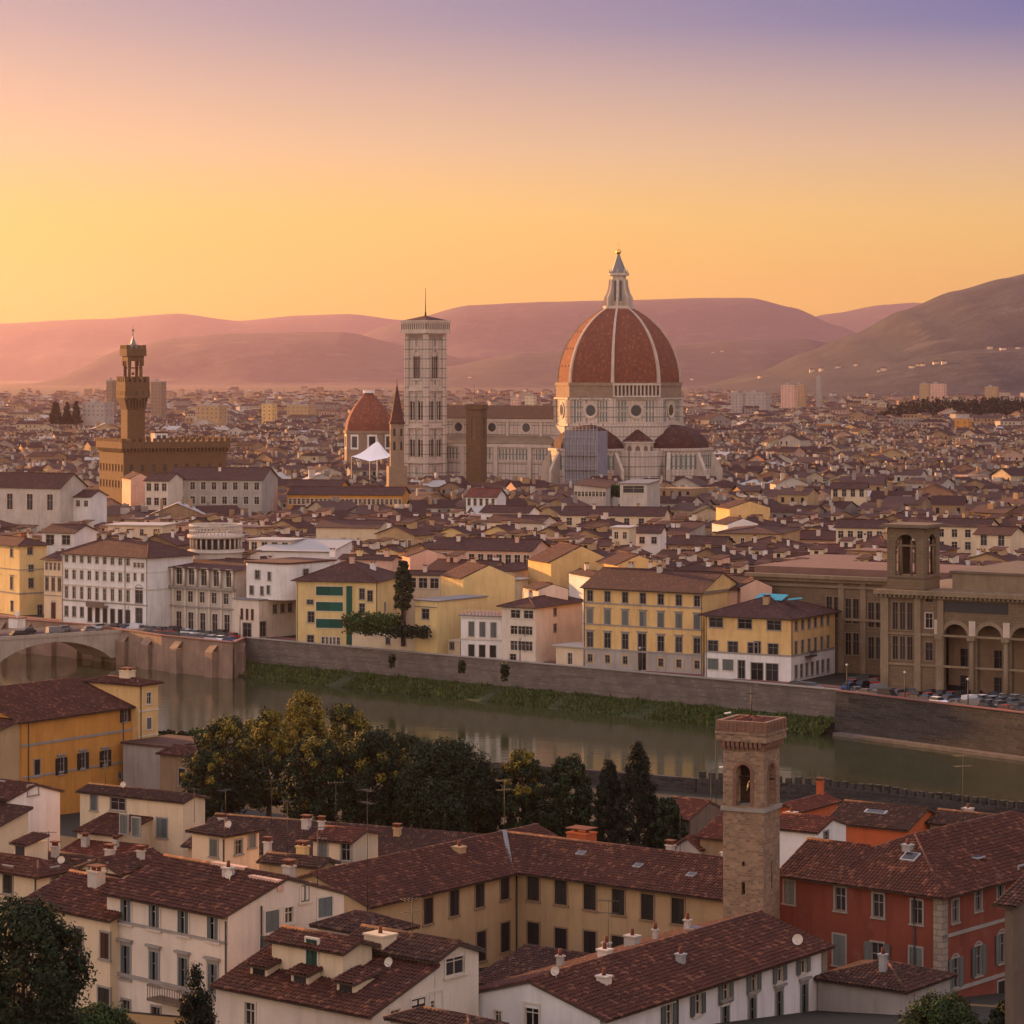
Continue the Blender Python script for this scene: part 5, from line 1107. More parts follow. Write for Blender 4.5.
mb = MB(); y0, zz = h.loc('s', 808, 655); mb.box(0, 1.2, y0-1.5, y0+1.8, zz-.3, zz-.1)
for i in range(8): y = lerp(y0-1.4, y0+1.7, i/7); mb.bar((1.1,y,zz-.1), (1.1,y,zz+.9), .07)
mb.bar((1.1,y0-1.4,zz+.9), (1.1,y0+1.7,zz+.9), .09); mb.build('balcony', M['iron'], h.r)
# white lower storey as a wall of its own, set under the yellow one
lo_ = h.sub(h.x0, 0, 0, h.d, -1, zb); up_ = h.sub(h.x0, 0, 0, h.d, zb, h.H)
for f_ in 'fs':
    for o_ in h.ops[f_]: (lo_ if o_[3] < zb+.3 else up_).ops[f_].append(o_)
lo_.wall(M['lime'], 'ground_floor_wall', 'flat'); up_.wall(M['ochre'], 'wall', 'flat')
h.band('fs', h.H-.5, .45, .3, M['sand']); h.pipe('f', -h.w+.3, 0, h.H-.5); h.pipe('s', .3, zb, h.H-.5)
h.kind = 'hip'; h.rise = 3.2; h.roofo = h.roof(M['roof_far'], 'hip', 3.2, 1.0)
h.chimney(-8, 5.5, 1.3, 1.6, M['tan']); hq13 = h
r = tag((lambda m: (m.bar((0,0,0),(.8,2.6,1.0),6.4,.12), m.bar((4.2,-.4,.2),(6.8,.6,.5),2.4,.12), m.build('roof_sheet', M['turq']))[-1])(MB()), 'bright turquoise sheet lying on the roof of the yellow corner building', 'tarpaulin'); r.location = h.world(-9.0, 8.2, h.H+2.6); r.rotation_euler = (0, 0, R(-18))
second('pink gabled party wall house behind the yellow corner building', 765, 585, 17.0, 10, 734, 772, 'pink', kind='gy', pitch=.45)
g = second('pink house with curved gable rising between the two yellow riverside buildings', 737, 590, 16.4, -31, 706, 742, 'pink', kind='sy', pitch=.22, dep=9)
second('orange roof terrace house with dark windows behind the yellow palazzo', 702, 578, 17.6, -15, 640, 716, 'ochre', 'white_roof', 'flat', wins=[(8,1.9)], ww=1.0, wh=.9)
second('small house with brown hip roof on top of the terrace behind the yellow palazzo', 662, 573, 17.8, -15, 640, 674, 'yellow', kind='hip', chim=2, wins=[(2,2.)])

# Q14 the great library
h = House('library', 'great sandstone library with arched loggia, heavy cornice and open belvedere tower at the right', 'library', 1100, 601, 19.2, -31, 881, 1200, 0, dep=42)
LBX = h.x0
c_px = lambda px: -h.tf(px)
za = h.loc('f', 960, 672)[1]
Zf = lambda px, py: h.loc('f', px, py)[1]
# openings: windows of the left bay and two storeys of the narrow bay
for px, py, w_, hh in ((902.5,616,4.4,5.2),(902.5,648,4.4,4.4)):
    c, z = h.loc('f', px, py)
    for q in (-1.5, 0, 1.5): h.win('f', c+q, z-hh/2, 1.15, hh, 'plain', M['sand'])
c, z = h.loc('f', 929, 620); h.win('f', c, z-1.5, 1.5, 2.8, 'plain', M['marble_plain']); c, z = h.loc('f', 929, 651); h.win('f', c, z-1.8, 1.5, 3.4, 'plain', M['sand']); c, z = h.loc('f', 929, 598.5); h.win('f', c, z-.7, 1.5, 1.4, 'plain', M['sand'])
ax = [c_px(955.5), c_px(989.5), c_px(1024), c_px(1060)]; rad = (ax[1]-ax[0])*.36; zs_ = Zf(972, 638); ztop = zs_+rad
for x in ax: h.ops['f'].append((x-rad, x+rad, -.9, ztop))
h.wallo = h.wall(M['ashlar'], kind='flat', rev=1.4)
mb = MB()
for x in ax:
    for k in range(14):
        a0, a1 = math.pi*k/14, math.pi*(k+1)/14; xs0, xs1 = x+rad*math.cos(a0), x+rad*math.cos(a1); s0, s1 = zs_+rad*math.sin(a0), zs_+rad*math.sin(a1); ro = rad+.75
        mb.face([(xs0,-.01,s0),(xs1,-.01,s1),(xs1,-.01,ztop+.02),(xs0,-.01,ztop+.02)]); mb.face([(xs0,-.01,s0),(xs0,1.4,s0),(xs1,1.4,s1),(xs1,-.01,s1)])
        mb.face([(xs0,-.14,s0),(x+ro*math.cos(a0),-.14,zs_+ro*math.sin(a0)),(x+ro*math.cos(a1),-.14,zs_+ro*math.sin(a1)),(xs1,-.14,s1)], 1); mb.face([(x+ro*math.cos(a0),-.14,zs_+ro*math.sin(a0)),(x+ro*math.cos(a0),0,zs_+ro*math.sin(a0)),(x+ro*math.cos(a1),0,zs_+ro*math.sin(a1)),(x+ro*math.cos(a1),-.14,zs_+ro*math.sin(a1))], 1)
mb.build('arch', [M['ashlar'], M['sand']], h.r)
for i in range(len(ax)-1):
    x = (ax[i]+ax[i+1])/2; mb = MB(); mb.tube((x,-.35,-.5), (x,-.35,zs_-.5), .5, .42, 14); mb.box(x-.75, x+.75, -1.0, 0, zs_-.5, zs_+.15); mb.box(x-.8, x+.8, -1.1, 0, -1, -.2); mb.build('loggia_column', M['sand'], h.r)
x = ax[0]-rad-.75; mb = MB(); mb.box(x-.6, x+.6, -.5, 0, -1, zs_-.5); mb.box(x-.75, x+.75, -.7, 0, zs_-.5, zs_+.15); mb.build('loggia_column', M['sand'], h.r)
for x, m_ in ((c_px(938.5),1.2), ((ax[0]+ax[1])/2,.9), ((ax[1]+ax[2])/2,.9), ((ax[2]+ax[3])/2,.9)): mb = MB(); mb.box(x-m_/2-.2, x+m_/2+.2, -.2, -.145, zs_+.3, ztop+.7); mb.build('marble_panel', M['marble_plain'], h.r)
mb = MB(); mb.box(c_px(941.5), c_px(1008), -.12, -.0, Zf(975,613), Zf(975,602.5)); mb.build('frieze_panel', M['iron'], h.r)
mb = MB(); mb.box(LBX-.9, .4, -1.5, 0, h.H-.3, h.H+.55); mb.box(LBX-.4, .2, -.7, 0, h.H-.9, h.H-.3)
k = 0
x = LBX-.5
while x < 0: mb.box(x, x+.35, -1.25, -.7, h.H-.75, h.H-.3); x += .9
mb.build('cornice', M['sand'], h.r)
for z, o in ((Zf(902,634.5), .3), (Zf(902,665), .25)): h.band('f', z, .4, o, M['sand'])
mb = MB()
for px, w_ in ((885,1.6),(918,1.3),(941,1.2)): x = c_px(px); mb.box(x-w_/2, x+w_/2, -.38, 0, -1, h.H-.9)
mb.build('pilasters', M['sand'], h.r)
mb = MB(); mb.box(LBX+.4, 0, 3.5, 40, h.H+.02, h.H+.5); mb.box(c_px(940), 0, 6, 40, h.H+.5, h.H+3.6); mb.box(c_px(940)-.4, .3, 5.6, 40.4, h.H+3.6, h.H+4.0, 1); mb.build('attic', [M['sand'], M['darkstone']], h.r)
mb = MB(); mb.box(ax[0]-rad-1, ax[-1]+rad+1, 5.0, 5.2, -1, ztop+.5); mb.build('loggia_back_wall', M['brown'], h.r)
for x in ax:
    for z in (.2, 5.2): add_window(h.r, (x, 4.8, z), 0, 2.0, 3.6, 'plain', M['sand'])
# open tower on the roof
tx0, tx1 = c_px(885), c_px(922); ty0, ty1 = 1.0, 1.0+7.6; zt0 = h.H+.55; zt1 = zt0+11.6
mb = MB(); wz = (tx1-tx0)*.5
for O, t_, n_, W2 in (((tx0,ty0,0),(1,0,0),(0,-1,0),tx1-tx0), ((tx1,ty0,0),(0,1,0),(1,0,0),ty1-ty0), ((tx1,ty1,0),(-1,0,0),(0,1,0),tx1-tx0), ((tx0,ty1,0),(0,-1,0),(-1,0,0),ty1-ty0)):
    wall_face(mb, O, t_, n_, W2, zt0, zt1, [(W2*.22, W2*.78, zt0+2.6, zt1-1.3)], 0, .7)
    O, t_, n_ = Vector(O), Vector(t_), Vector(n_); rr = W2*.28; zc = zt1-1.3-rr; cx = W2/2
    for k in range(12):
        a0, a1 = math.pi*k/12, math.pi*(k+1)/12; p = lambda a, zz, d=.0: O+t_*a+Vector((0,0,zz))+n_*d
        A0, A1 = cx+rr*math.cos(a0), cx+rr*math.cos(a1); mb.face([p(A0,zc+rr*math.sin(a0),.02), p(A1,zc+rr*math.sin(a1),.02), p(A1,zt1-1.25,.02), p(A0,zt1-1.25,.02)]); mb.face([p(A0,zc+rr*math.sin(a0),.02), p(A0,zc+rr*math.sin(a0),-.6), p(A1,zc+rr*math.sin(a1),-.6), p(A1,zc+rr*math.sin(a1),.02)])
    for q in (-.33, .33): mb.tube(p(cx+rr*2*q*.8, zt0+2.6, -.3), p(cx+rr*2*q*.8, zc+rr*.5, -.3), .2, n=8)
    mb.bar(p(cx-rr, zc, -.3), p(cx+rr, zc, -.3), .3, .35)
mb.face([(tx0,ty0,zt1),(tx1,ty0,zt1),(tx1,ty1,zt1),(tx0,ty1,zt1)]); mb.face([(tx0+.1,ty0+.1,zt0+2.3),(tx1-.1,ty0+.1,zt0+2.3),(tx1-.1,ty1-.1,zt0+2.3),(tx0+.1,ty1-.1,zt0+2.3)])
mb.build('belvedere_tower', M['ashlar'], h.r)
mb = MB(); mb.box(tx0-1.1, tx1+1.1, ty0-1.1, ty1+1.1, zt1, zt1+.35); mb.box(tx0-.8, tx1+.8, ty0-.8, ty1+.8, zt1+.35, zt1+.6); mb.box(tx0-.25, tx1+.25, ty0-.25, ty1+.25, zt0+2.2, zt0+2.5); mb.build('belvedere_roof', M['darkstone'], h.r)
# its recessed left wing
WY = 31.0
wv = h.sub(-h.tf(752, 31.0), LBX+.05, WY, 58, -1, h.H+.2)
for px, py, w_, hh in ((875,615,3.0,5.0),(852,611,3.0,5.0),(833,609,3.0,5.0),(875,648,3.0,4.4),(852,644,3.0,4.4)):
    k = kx(px); q = -(wv.tf(px, WY)); y = (h.c+h.u*q+h.v*WY).y; z = CZ-(py-375)*y/F
    for dx in (-.85, .85): wv.win('f', q+dx, z-hh/2, 1.3, hh, 'plain', M['sand'])
wv.wall(M['ashlar'], 'wing_wall', 'flat', rev=.4); mb = MB(); mb.box(wv.x0-1, wv.x1-.1, WY-1.4, WY, h.H-.4, h.H+.3); mb.box(wv.x0-.5, wv.x1-.1, WY-.7, WY, h.H-1.1, h.H-.4); mb.box(wv.x0-.5, wv.x1-.1, WY-.4, WY, Zf(870,634)-.6, Zf(870,634)-.1); mb.box(wv.x0-.5, wv.x1-.1, WY-.4, WY, Zf(870,597)-1.1, Zf(870,597)-.6); mb.build('wing_cornice', M['sand'], h.r)
mb = MB()
for px in (863.5, 841.5, 886): q = -(wv.tf(px, WY)); mb.box(q-.6, q+.6, WY-.3, WY, -1, h.H-1.1)
mb.build('wing_pilasters', M['sand'], h.r)
mb = MB(); mb.box(wv.x0-.5, wv.x1-.1, WY+2, 56, h.H+.22, h.H+1.6); mb.build('wing_roof', M['dull_roof'], h.r)
hLib = h

# ---------------------------------------------------------------- bridge at the left
def bridge():
    a = Vector((-94, 667)); dr = Vector((-.80, -.60)).normalized(); nr = Vector((-dr.y, dr.x)); ang = math.atan2(dr.y, dr.x)
    r = thing('bridge', 'pale concrete bridge with flat arches and red pavement at the left edge', 'bridge', (a.x, a.y, 0), ang)
    W2 = 7.5; Ln = 100.; spans = [(4, 33), (36, 65), (68, 97)]; bot = lambda t, s0, s1: -5.4+4.5*(1-((t-(s0+s1)/2)/((s1-s0)/2))**2)**.8
    mb = MB(); mb.face([(-9,-W2,.25),(Ln,-W2,.25),(Ln,W2,.25),(-9,W2,.25)]); 
    xs = [-9]; 
    for s0, s1 in spans: xs += [s0+(s1-s0)*i/16 for i in range(17)]
    xs.append(Ln)
    def zb(x):
        for s0, s1 in spans:
            if s0 <= x <= s1: return bot(x, s0, s1)
        return -5.4
    for x0, x1 in zip(xs, xs[1:]):
        for y in (-W2, W2): mb.face([(x0,y,zb(x0)),(x1,y,zb(x1)),(x1,y,.25),(x0,y,.25)])
        mb.face([(x0,-W2,zb(x0)),(x1,-W2,zb(x1)),(x1,W2,zb(x1)),(x0,W2,zb(x0))])
    mb.build('deck', M['concrete'], r)
    mb = MB()
    for y in (-W2, W2): mb.bar((-9,y,.65),(Ln,y,.65),.35,.8)
    mb.build('parapet', M['concrete'], r)
    for y in (-W2+1.4, W2-1.4): mb = MB(); mb.box(-9, Ln, y-1.2, y+1.2, .254, .40); mb.build('footway', M['red_paving'], r)
    mb = MB(); mb.face([(-9,-W2+2.6,.27),(Ln,-W2+2.6,.27),(Ln,W2-2.6,.27),(-9,W2-2.6,.27)]); mb.build('roadway', M['asphalt'], r)
    for x in (34.5, 66.5): mb = MB(); mb.ngon_prism([(x-1.6,-W2-.5),(x,-W2-3.5),(x+1.6,-W2-.5),(x+1.6,W2+.5),(x,W2+3.5),(x-1.6,W2+.5)], -11, -4.4); mb.build('pier', M['sand'], r)
    return r, a, dr, nr
BR = bridge()
# ---------------------------------------------------------------- the old town behind: houses one can pick out
S2 = []
M['far_window'] = plain('far_window', (.11,.085,.07))
def sec(label, cx, cy, ez, th, lx, rx, wall, roof='roof_far', kind='gx', **k):
    if kind == 'gx': k.setdefault('dep', 11)
    g = second(label, cx, cy, ez, th, lx, rx, wall, roof, kind, **k); S2.append(g); return g
sec('long house with tall windows between pale piers under a straight brown roof', 531, 551, 17.5, -20, 431, 540, 'pink', wins=[(11,3.6),(11,7.0)], ww=1.5, wh=2.6, dep=14, chim=3)
sec('ochre house with a broad blank gable wall facing right of the long brown roof', 588, 557, 17.5, 22, 528, 612, 'ochre', kind='gy', pitch=.45)
sec('ochre house with a plain yellow gable above the river palazzo', 638, 560, 18.0, 18, 597, 660, 'ochre', kind='gy', pitch=.4)
sec('long cream house with six square windows under a straight brown roof below the cathedral', 663, 516, 16.5, -12, 562, 676, 'cream', wins=[(7,3.2)], ww=1.7, wh=2.4, dep=14, chim=2)
sec('brown stone chapel with few dark windows and flat top right of centre', 781, 534, 16.5, -16, 715, 800, 'tan', 'roof_far', 'hip', pitch=.12, wins=[(6,4.)], ww=1.1, wh=2.8)
sec('white house with dark triple window left of the long cream house', 528, 513, 17.0, -20, 481, 545, 'lime', wins=[(3,3.4)], ww=1.6)
sec('pale house with five tall windows and tiled gable below the cathedral nave', 541, 523, 16.6, -26, 487, 560, 'pale', wins=[(5,3.2)], chim=1)
sec('orange arcaded building with long low tiled roof lit by the sun below the bell tower', 402, 495, 19.0, -8, 288, 465, 'orange', wins=[(26,3.4)], ww=1.0, wh=2.0, dep=14)
sec('taller ochre block at the left end of the orange arcaded building', 340, 487, 20.5, -10, 287, 350, 'orange', wins=[(6,4.0)], ww=1.2, wh=3., dep=13)
sec('long sober stone palace with two rows of windows below the old palace tower', 262, 480, 24.5, -8, 166, 290, 'grey', wins=[(9,3.4),(9,8.2)], ww=1.7, wh=2.6, pitch=.3, dep=24, chim=1)
sec('pale left end of the long stone palace with square windows', 168, 481, 24.5, -16, 145, 178, 'pale', wins=[(3,3.4),(3,8.2)], ww=1.7, wh=2.6, dep=14)
sec('orange lit gabled house in front of the old palace', 141, 477, 24.0, 20, 122, 150, 'pink', kind='gy', pitch=.5)
sec('big white church with dark roof and tall blind windows at the left edge', 60, 488, 25., -24, -20, 70, 'stone_pale', wins=[(4,7.0)], ww=2.2, wh=5.0, dep=15, pitch=.55)
sec('white house with pale chimney right of the white church', 90, 497, 22., -20, 58, 104, 'lime', wins=[(4,3.)], ww=1.4, chim=2)
sec('white house with a big dark window behind the white palazzo', 74, 533, 18.5, -24, 42, 92, 'lime', wins=[(2,3.2)], ww=2.6, wh=2.6)
sec('long cream terrace house with flat top above the white palazzo', 162, 526, 18.5, -10, 108, 176, 'cream', 'white_roof', 'flat', wins=[(4,2.8)])
sec('flat beige hall with wide blank wall above the white rounded house', 378, 528, 17., -12, 316, 396, 'cream', 'roof_far', 'gx', pitch=.2, dep=16)
sec('low white hall with sloping pale roof behind the yellow house with green blinds', 330, 552, 16.0, -14, 256, 352, 'lime', 'white_roof', 'sy', pitch=.10)
sec('pale house with pillared roof terrace right of the belvedere', 290, 541, 18., -18, 249, 304, 'pale', 'white_roof', 'flat', wins=[(4,2.8)], ww=1.6, wh=2.4)
sec('cream house with six shuttered windows behind the library tower', 988, 527, 18.5, -24, 908, 1012, 'cream', wins=[(6,3.0),(6,6.4)], sh=None, ww=1.6, wh=2.2, chim=2)
sec('cream house with gable behind the library at the right edge', 1010, 535, 18., -30, 975, 1034, 'cream', wins=[(2,3.0)], ww=1.8, wh=2.8)
sec('cream house with four shuttered windows left of the library tower', 884, 528, 18.0, -14, 836, 896, 'cream', wins=[(5,3.0),(5,6.)], ww=1.5, wh=2.1)
sec('small cream block with dark windows standing above the roofs right of centre', 866, 489, 20.0, -10, 831, 874, 'cream', wins=[(4,2.8)], ww=1.6, wh=2.6)
sec('ochre house with plain lit wall among the roofs right of the cathedral', 756, 506, 18., 16, 716, 770, 'ochre', kind='gy', pitch=.3)
sec('white house with gabled front right of the long cream house', 742, 522, 17., 20, 712, 758, 'lime', kind='gy', wins=[(3,3.2)])
sec('small white house with paired windows in front of the long cream house', 660, 533, 16.6, -12, 636, 672, 'lime', wins=[(2,3.)], ww=1.5)
sec('cream stair tower house in front of the long cream house', 629, 528, 18.5, -16, 612, 636, 'cream', 'white_roof', 'flat', wins=[(2,3.)])
sec('grey house with pale gable beside the ochre blank gable', 722, 545, 15.8, -20, 668, 735, 'brown', wins=[(5,3.0)], chim=2)
sec('dark stone hall with flat roof behind the library left wing', 850, 562, 15.5, -28, 786, 880, 'darkstone', 'dull_roof', 'flat')
sec('white cube with dark roof opening under the cathedral apse', 647, 484, 24., -10, 620, 660, 'stone_pale', 'slate', 'flat', wins=[(1,3.)], ww=7., wh=2.4)
sec('row of pale gabled sheds under the cathedral transept', 606, 488, 21., -6, 574, 618, 'stone_pale', 'roof_far', 'sx', pitch=.1, wins=[(9,3.)], ww=1., wh=1.8)
for px, cy_, ez in ((516,486,24.),(478,492,22.)): pass
sec('red tiled hall with glazed front below the cathedral nave', 496, 497, 19.0, -16, 466, 508, 'lime', 'roof_r', wins=[(5,3.)], wh=2.4, pitch=.4, dep=12)

# ---------------------------------------------------------------- the old palace with its tower
def old_palace():
    Y = 1050.; P = at(123.5, 445, Y); r = thing('old_palace', 'brown fortress palace with battlements and a tall corbelled clock tower on the left', 'palace', (P.x, P.y, 0), R(-62))
    m = Y/F; H = CZ-(446-375)*m
    def crenel(mb, x0, x1, y0, y1, z, hgt, n, thick=.8, mi=0, wid=.55):
        for i in range(n):
            a, b = (i+.5-wid/2)/n, (i+.5+wid/2)/n
            mb.box(lerp(x0,x1,a), lerp(x0,x1,b), y0, y0+thick, z, z+hgt, mi); mb.box(lerp(x0,x1,a), lerp(x0,x1,b), y1-thick, y1, z, z+hgt, mi)
            mb.box(x1-thick, x1, lerp(y0,y1,a), lerp(y0,y1,b), z, z+hgt, mi); mb.box(x0, x0+thick, lerp(y0,y1,a), lerp(y0,y1,b), z, z+hgt, mi)
    # the turned block at the left that takes the sun, then the long wing
    b = Blk(r, -26, 0, 0, 41, -1, H)
    for z, hh in ((H-9.5, 2.6), (H-15.5, 2.6)):
        for i in range(8): b.win('f', -24.4+i*3.25, z, 1.2, hh, 'plain', M['palace_stone'])
        for i in range(9): b.win('s', 3+i*4.4, z, 1.3, hh, 'plain', M['palace_stone'])
    b.wall(M['palace_stone'], 'wall', 'flat')
    mb = MB()
    for i in range(18): x = -25.6+i*1.5; mb.box(x-.25, x+.25, -1.0, 0, H-2.2, H-1.0)
    for i in range(30): y = .6+i*1.4; mb.box(0, 1.0, y-.25, y+.25, H-2.2, H-1.0); mb.box(-27,-26, y-.25, y+.25, H-2.2, H-1.0)
    mb.box(-27, 1.0, -1.0, 42, H-1.0, H+1.4); crenel(mb, -27, 1.0, -1.0, 42, H+1.4, 1.3, 18); mb.build('battlements', M['palace_stone'], r)
    # tower
    s_ = 6.9; cx, cy = -4.6, 5.4; zt = lambda py: CZ-(py-375)*m
    z0, z1, z2, z3, z4, z5 = H-1, zt(405), zt(398), zt(382), zt(378), zt(349)
    mb = MB(); mb.box(cx-s_/2, cx+s_/2, cy-s_/2, cy+s_/2, H-3, z1+2); mb.build('tower_shaft', M['palace_stone'], r)
    w2 = s_/2+1.35; mb = MB(); n = 6
    for i in range(n):
        q = -s_/2+(i+.5)*s_/n
        for sx, sy, ax_ in ((q,-1,0),(q,1,0),(1,q,1),(-1,q,1)):
            if ax_ == 0: a = (cx+sx, cy+sy*s_/2, z1-1.5); bq = (cx+sx, cy+sy*(w2-.35), z2+.2)
            else: a = (cx+sx*s_/2, cy+sy, z1-1.5); bq = (cx+sx*(w2-.35), cy+sy, z2+.2)
            mb.bar(a, bq, .55, .9)
    mb.build('corbels', M['palace_stone'], r)
    bb = Blk(r, cx-w2, cx+w2, cy-w2, cy+w2, z2, z3)
    for i in range(4): bb.win('s', cy-w2+1.9+i*2.5, z2+1.0, .6, 1.5, 'bare', M['palace_stone']); bb.win('f', cx-w2+1.9+i*2.5, z2+1.0, .6, 1.5, 'bare', M['palace_stone'])
    bb.wall(M['palace_stone'], 'watch_gallery', 'flat', rev=.35); mb = MB(); crenel(mb, cx-w2, cx+w2, cy-w2, cy+w2, z3, 2.0, 5, .7); mb.build('gallery_battlements', M['palace_stone'], r)
    w3 = s_/2-.3; mb = MB()
    for sx in (-1, 1):
        for sy in (-1, 1): mb.tube((cx+sx*(w3-.9), cy+sy*(w3-.9), z3), (cx+sx*(w3-.9), cy+sy*(w3-.9), z5-6.0), .62, n=10)
    mb.box(cx-w3+.4, cx+w3-.4, cy-w3+.4, cy+w3-.4, z3, z3+1.2)
    mb.tube((cx, cy, z3+2.6), (cx, cy, z3+3.6), .6, .45, 10); mb.bar((cx-w3+.6, cy, z3+5.2), (cx+w3-.6, cy, z3+5.2), .5); mb.bar((cx, cy-w3+.6, z3+5.2), (cx, cy+w3-.6, z3+5.2), .5)
    mb.build('belfry_columns', M['palace_stone'], r)
    mb = MB(); w4 = w3+.2; zc = z5-6.0
    for O, t_, n_ in (((-1,-1),(1,0),(0,-1)),((1,-1),(0,1),(1,0)),((1,1),(-1,0),(0,1)),((-1,1),(0,-1),(-1,0))):
        O = Vector((cx+O[0]*w3, cy+O[1]*w3, 0)); wall_face(mb, O, (*t_,0), (*n_,0), 2*w3, zc-.2, z5, [(1.0, w3-.3, zc-.3, zc+1.6), (w3+.3, 2*w3-1.0, zc-.3, zc+1.6)], 0, .5)
    mb.box(cx-w4-.5, cx+w4+.5, cy-w4-.5, cy+w4+.5, z5-2.6, z5); crenel(mb, cx-w4-.5, cx+w4+.5, cy-w4-.5, cy+w4+.5, z5, 1.5, 4, .6); mb.build('belfry_crown', M['palace_stone'], r)
    mb = MB(); cs = [(cx-2.6,cy-2.6,z5),(cx+2.6,cy-2.6,z5),(cx+2.6,cy+2.6,z5),(cx-2.6,cy+2.6,z5)]; md = [(cx-.8,cy-.8,z5+2.2),(cx+.8,cy-.8,z5+2.2),(cx+.8,cy+.8,z5+2.2),(cx-.8,cy+.8,z5+2.2)]
    for i in range(4): j = (i+1)%4; mb.face([cs[i],cs[j],md[j],md[i]]); mb.face([md[i],md[j],(cx,cy,z5+5.2)])
    mb.tube((cx,cy,z5+4.8),(cx,cy,z5+8.6),.16,.08,6); mb.tube((cx,cy,z5+6.6),(cx,cy,z5+7.4),.45,.45,8); mb.build('spire', M['slate'], r)
    mb = MB(); mb.box(-5, -.5, 12.5, 17.5, H-.5, H+4.6); mb.box(-5.3, -.2, 12.2, 17.8, H+4.6, H+5.2, 1); mb.box(-.48, -.44, 13.2, 14.8, H+2.2, H+3.8, 2); mb.box(-.48, -.44, 15.4, 16.9, H+2.2, H+3.8, 2); mb.build('roof_cabin', [M['lime'], M['roof_far'], glass()], r)
old_palace()

# ---------------------------------------------------------------- the cathedral
def cathedral():
    Y = 1250.; m = Y/F; C_ = at(618.5, 500, Y); zt = lambda py: CZ-(py-375)*m
    r = thing('cathedral', 'great cathedral with ribbed red brick dome, white lantern and banded marble walls', 'cathedral', (C_.x, C_.y, 0), 0)
    A0 = -7.5; Rr = 27.0
    V8 = lambda rad, k: (rad*math.sin(R(A0+45*k)), -rad*math.cos(R(A0+45*k)))
    zb, ztop = zt(382.5), zt(308); H = ztop-zb; rt = 6.2
    cc = (H*H - Rr*Rr + rt*rt)/(2*(Rr-rt)); rad = lambda z: math.sqrt(max(0, (cc+Rr)**2 - z*z))-cc
    mb = MB(); n = 22
    for k in range(8):
        for i in range(n):
            za, zc = H*i/n, H*(i+1)/n; a0, b0, b1, a1 = V8(rad(za), k), V8(rad(za), k+1), V8(rad(zc), k+1), V8(rad(zc), k)
            wa, wb = math.dist(a0, b0), math.dist(a1, b1); va, vb = za/.9, zc/.9
            mb.face([(*a0, zb+za), (*b0, zb+za), (*b1, zb+zc), (*a1, zb+zc)], 0, [(-wa/1.4+40*k, va), (wa/1.4+40*k, va), (wb/1.4+40*k, vb), (-wb/1.4+40*k, vb)], True)
    dome = mb.build('dome', M['dome_tile'], r)
    mb = MB()                                         # small round vents in the webs
    for k in range(8):
        for f_, cnt in ((.22, 3), (.45, 3), (.68, 2)):
            z = H*f_
            for j in range(cnt):
                t_ = (j+1)/(cnt+1); a, b = Vector(V8(rad(z), k)), Vector(V8(rad(z), k+1)); p = a.lerp(b, t_); nrm = ((a+b)/2).normalized(); mb.tube((*(p*1.0-nrm*.3), zb+z), (*(p+nrm*.28), zb+z+.1), .36, n=8)
    mb.build('dome_vents', M['darkstone'], r)
    for k in range(8):
        mb = MB(); d = Vector(V8(1, k)); tn = Vector((-d.y, d.x))
        for i in range(n):
            za, zc = H*i/n, H*(i+1)/n; wa, wb = .72-.3*i/n, .72-.3*(i+1)/n; ra, rb = rad(za), rad(zc)
            A = [d*(ra-.6)-tn*wa, d*(ra+.6)-tn*wa, d*(ra+.6)+tn*wa, d*(ra-.6)+tn*wa]; B = [d*(rb-.6)-tn*wb, d*(rb+.6)-tn*wb, d*(rb+.6)+tn*wb, d*(rb-.6)+tn*wb]
            for q in range(3): mb.face([(*A[q], zb+za), (*A[q+1], zb+za), (*B[q+1], zb+zc), (*B[q], zb+zc)])
        mb.build('rib', M['marble_rib'], r)
    # lantern
    mb = MB(); zl = ztop; oc = lambda rr: [V8(rr, k) for k in range(8)]
    mb.ngon_prism(oc(6.9), zl-.6, zl+.9); mb.ngon_prism(oc(3.3), zl+.9, zl+14.2)
    for k in range(8):
        d = Vector(V8(1, k)); tn = Vector((-d.y, d.x)); q = lambda rr, w, z: (*(d*rr+tn*w), z)
        for w0, w1 in ((-.45, .45),):
            pr = [(3.0, zl+.9), (6.3, zl+.9), (6.3, zl+4.6), (5.2, zl+6.4), (4.4, zl+9.4), (4.1, zl+12.5), (3.0, zl+12.5)]
            mb.face([q(a, w0, z) for a, z in pr]); mb.face([q(a, w1, z) for a, z in pr[::-1]])
            for (a, z), (b, y) in zip(pr[1:], pr[2:]): mb.face([q(a, w0, z), q(a, w1, z), q(b, w1, y), q(b, w0, y)])
        mb.tube(q(3.9, 0, zl+14.2+1.), q(3.9, 0, zl+17.2), .42, .06, 6)
    mb.ngon_prism(oc(4.7), zl+14.2, zl+15.3)
    lan = mb.build('lantern', M['marble_plain'], r)
    mb = MB()
    for k in range(8):
        a, b = Vector(V8(3.3, k)), Vector(V8(3.3, k+1)); c = (a+b)/2; nr = c.normalized(); e = (b-a).normalized(); p = lambda w, z: (*(c+nr*.03+e*w), z)
        mb.face([p(-.55, zl+3), p(.55, zl+3), p(.55, zl+11.5), p(0, zl+12.4), p(-.55, zl+11.5)])
    mb.build('lantern_window', glass(), lan)
    mb = MB(); k8 = [V8(3.7, k) for k in range(8)]
    for k in range(8): a, b = k8[k], k8[(k+1) % 8]; mb.face([(*a, zl+15.3), (*b, zl+15.3), (b[0]*.12, b[1]*.12, zl+23.6), (a[0]*.12, a[1]*.12, zl+23.6)])
    mb.build('lantern_cone', M['slate'], lan)
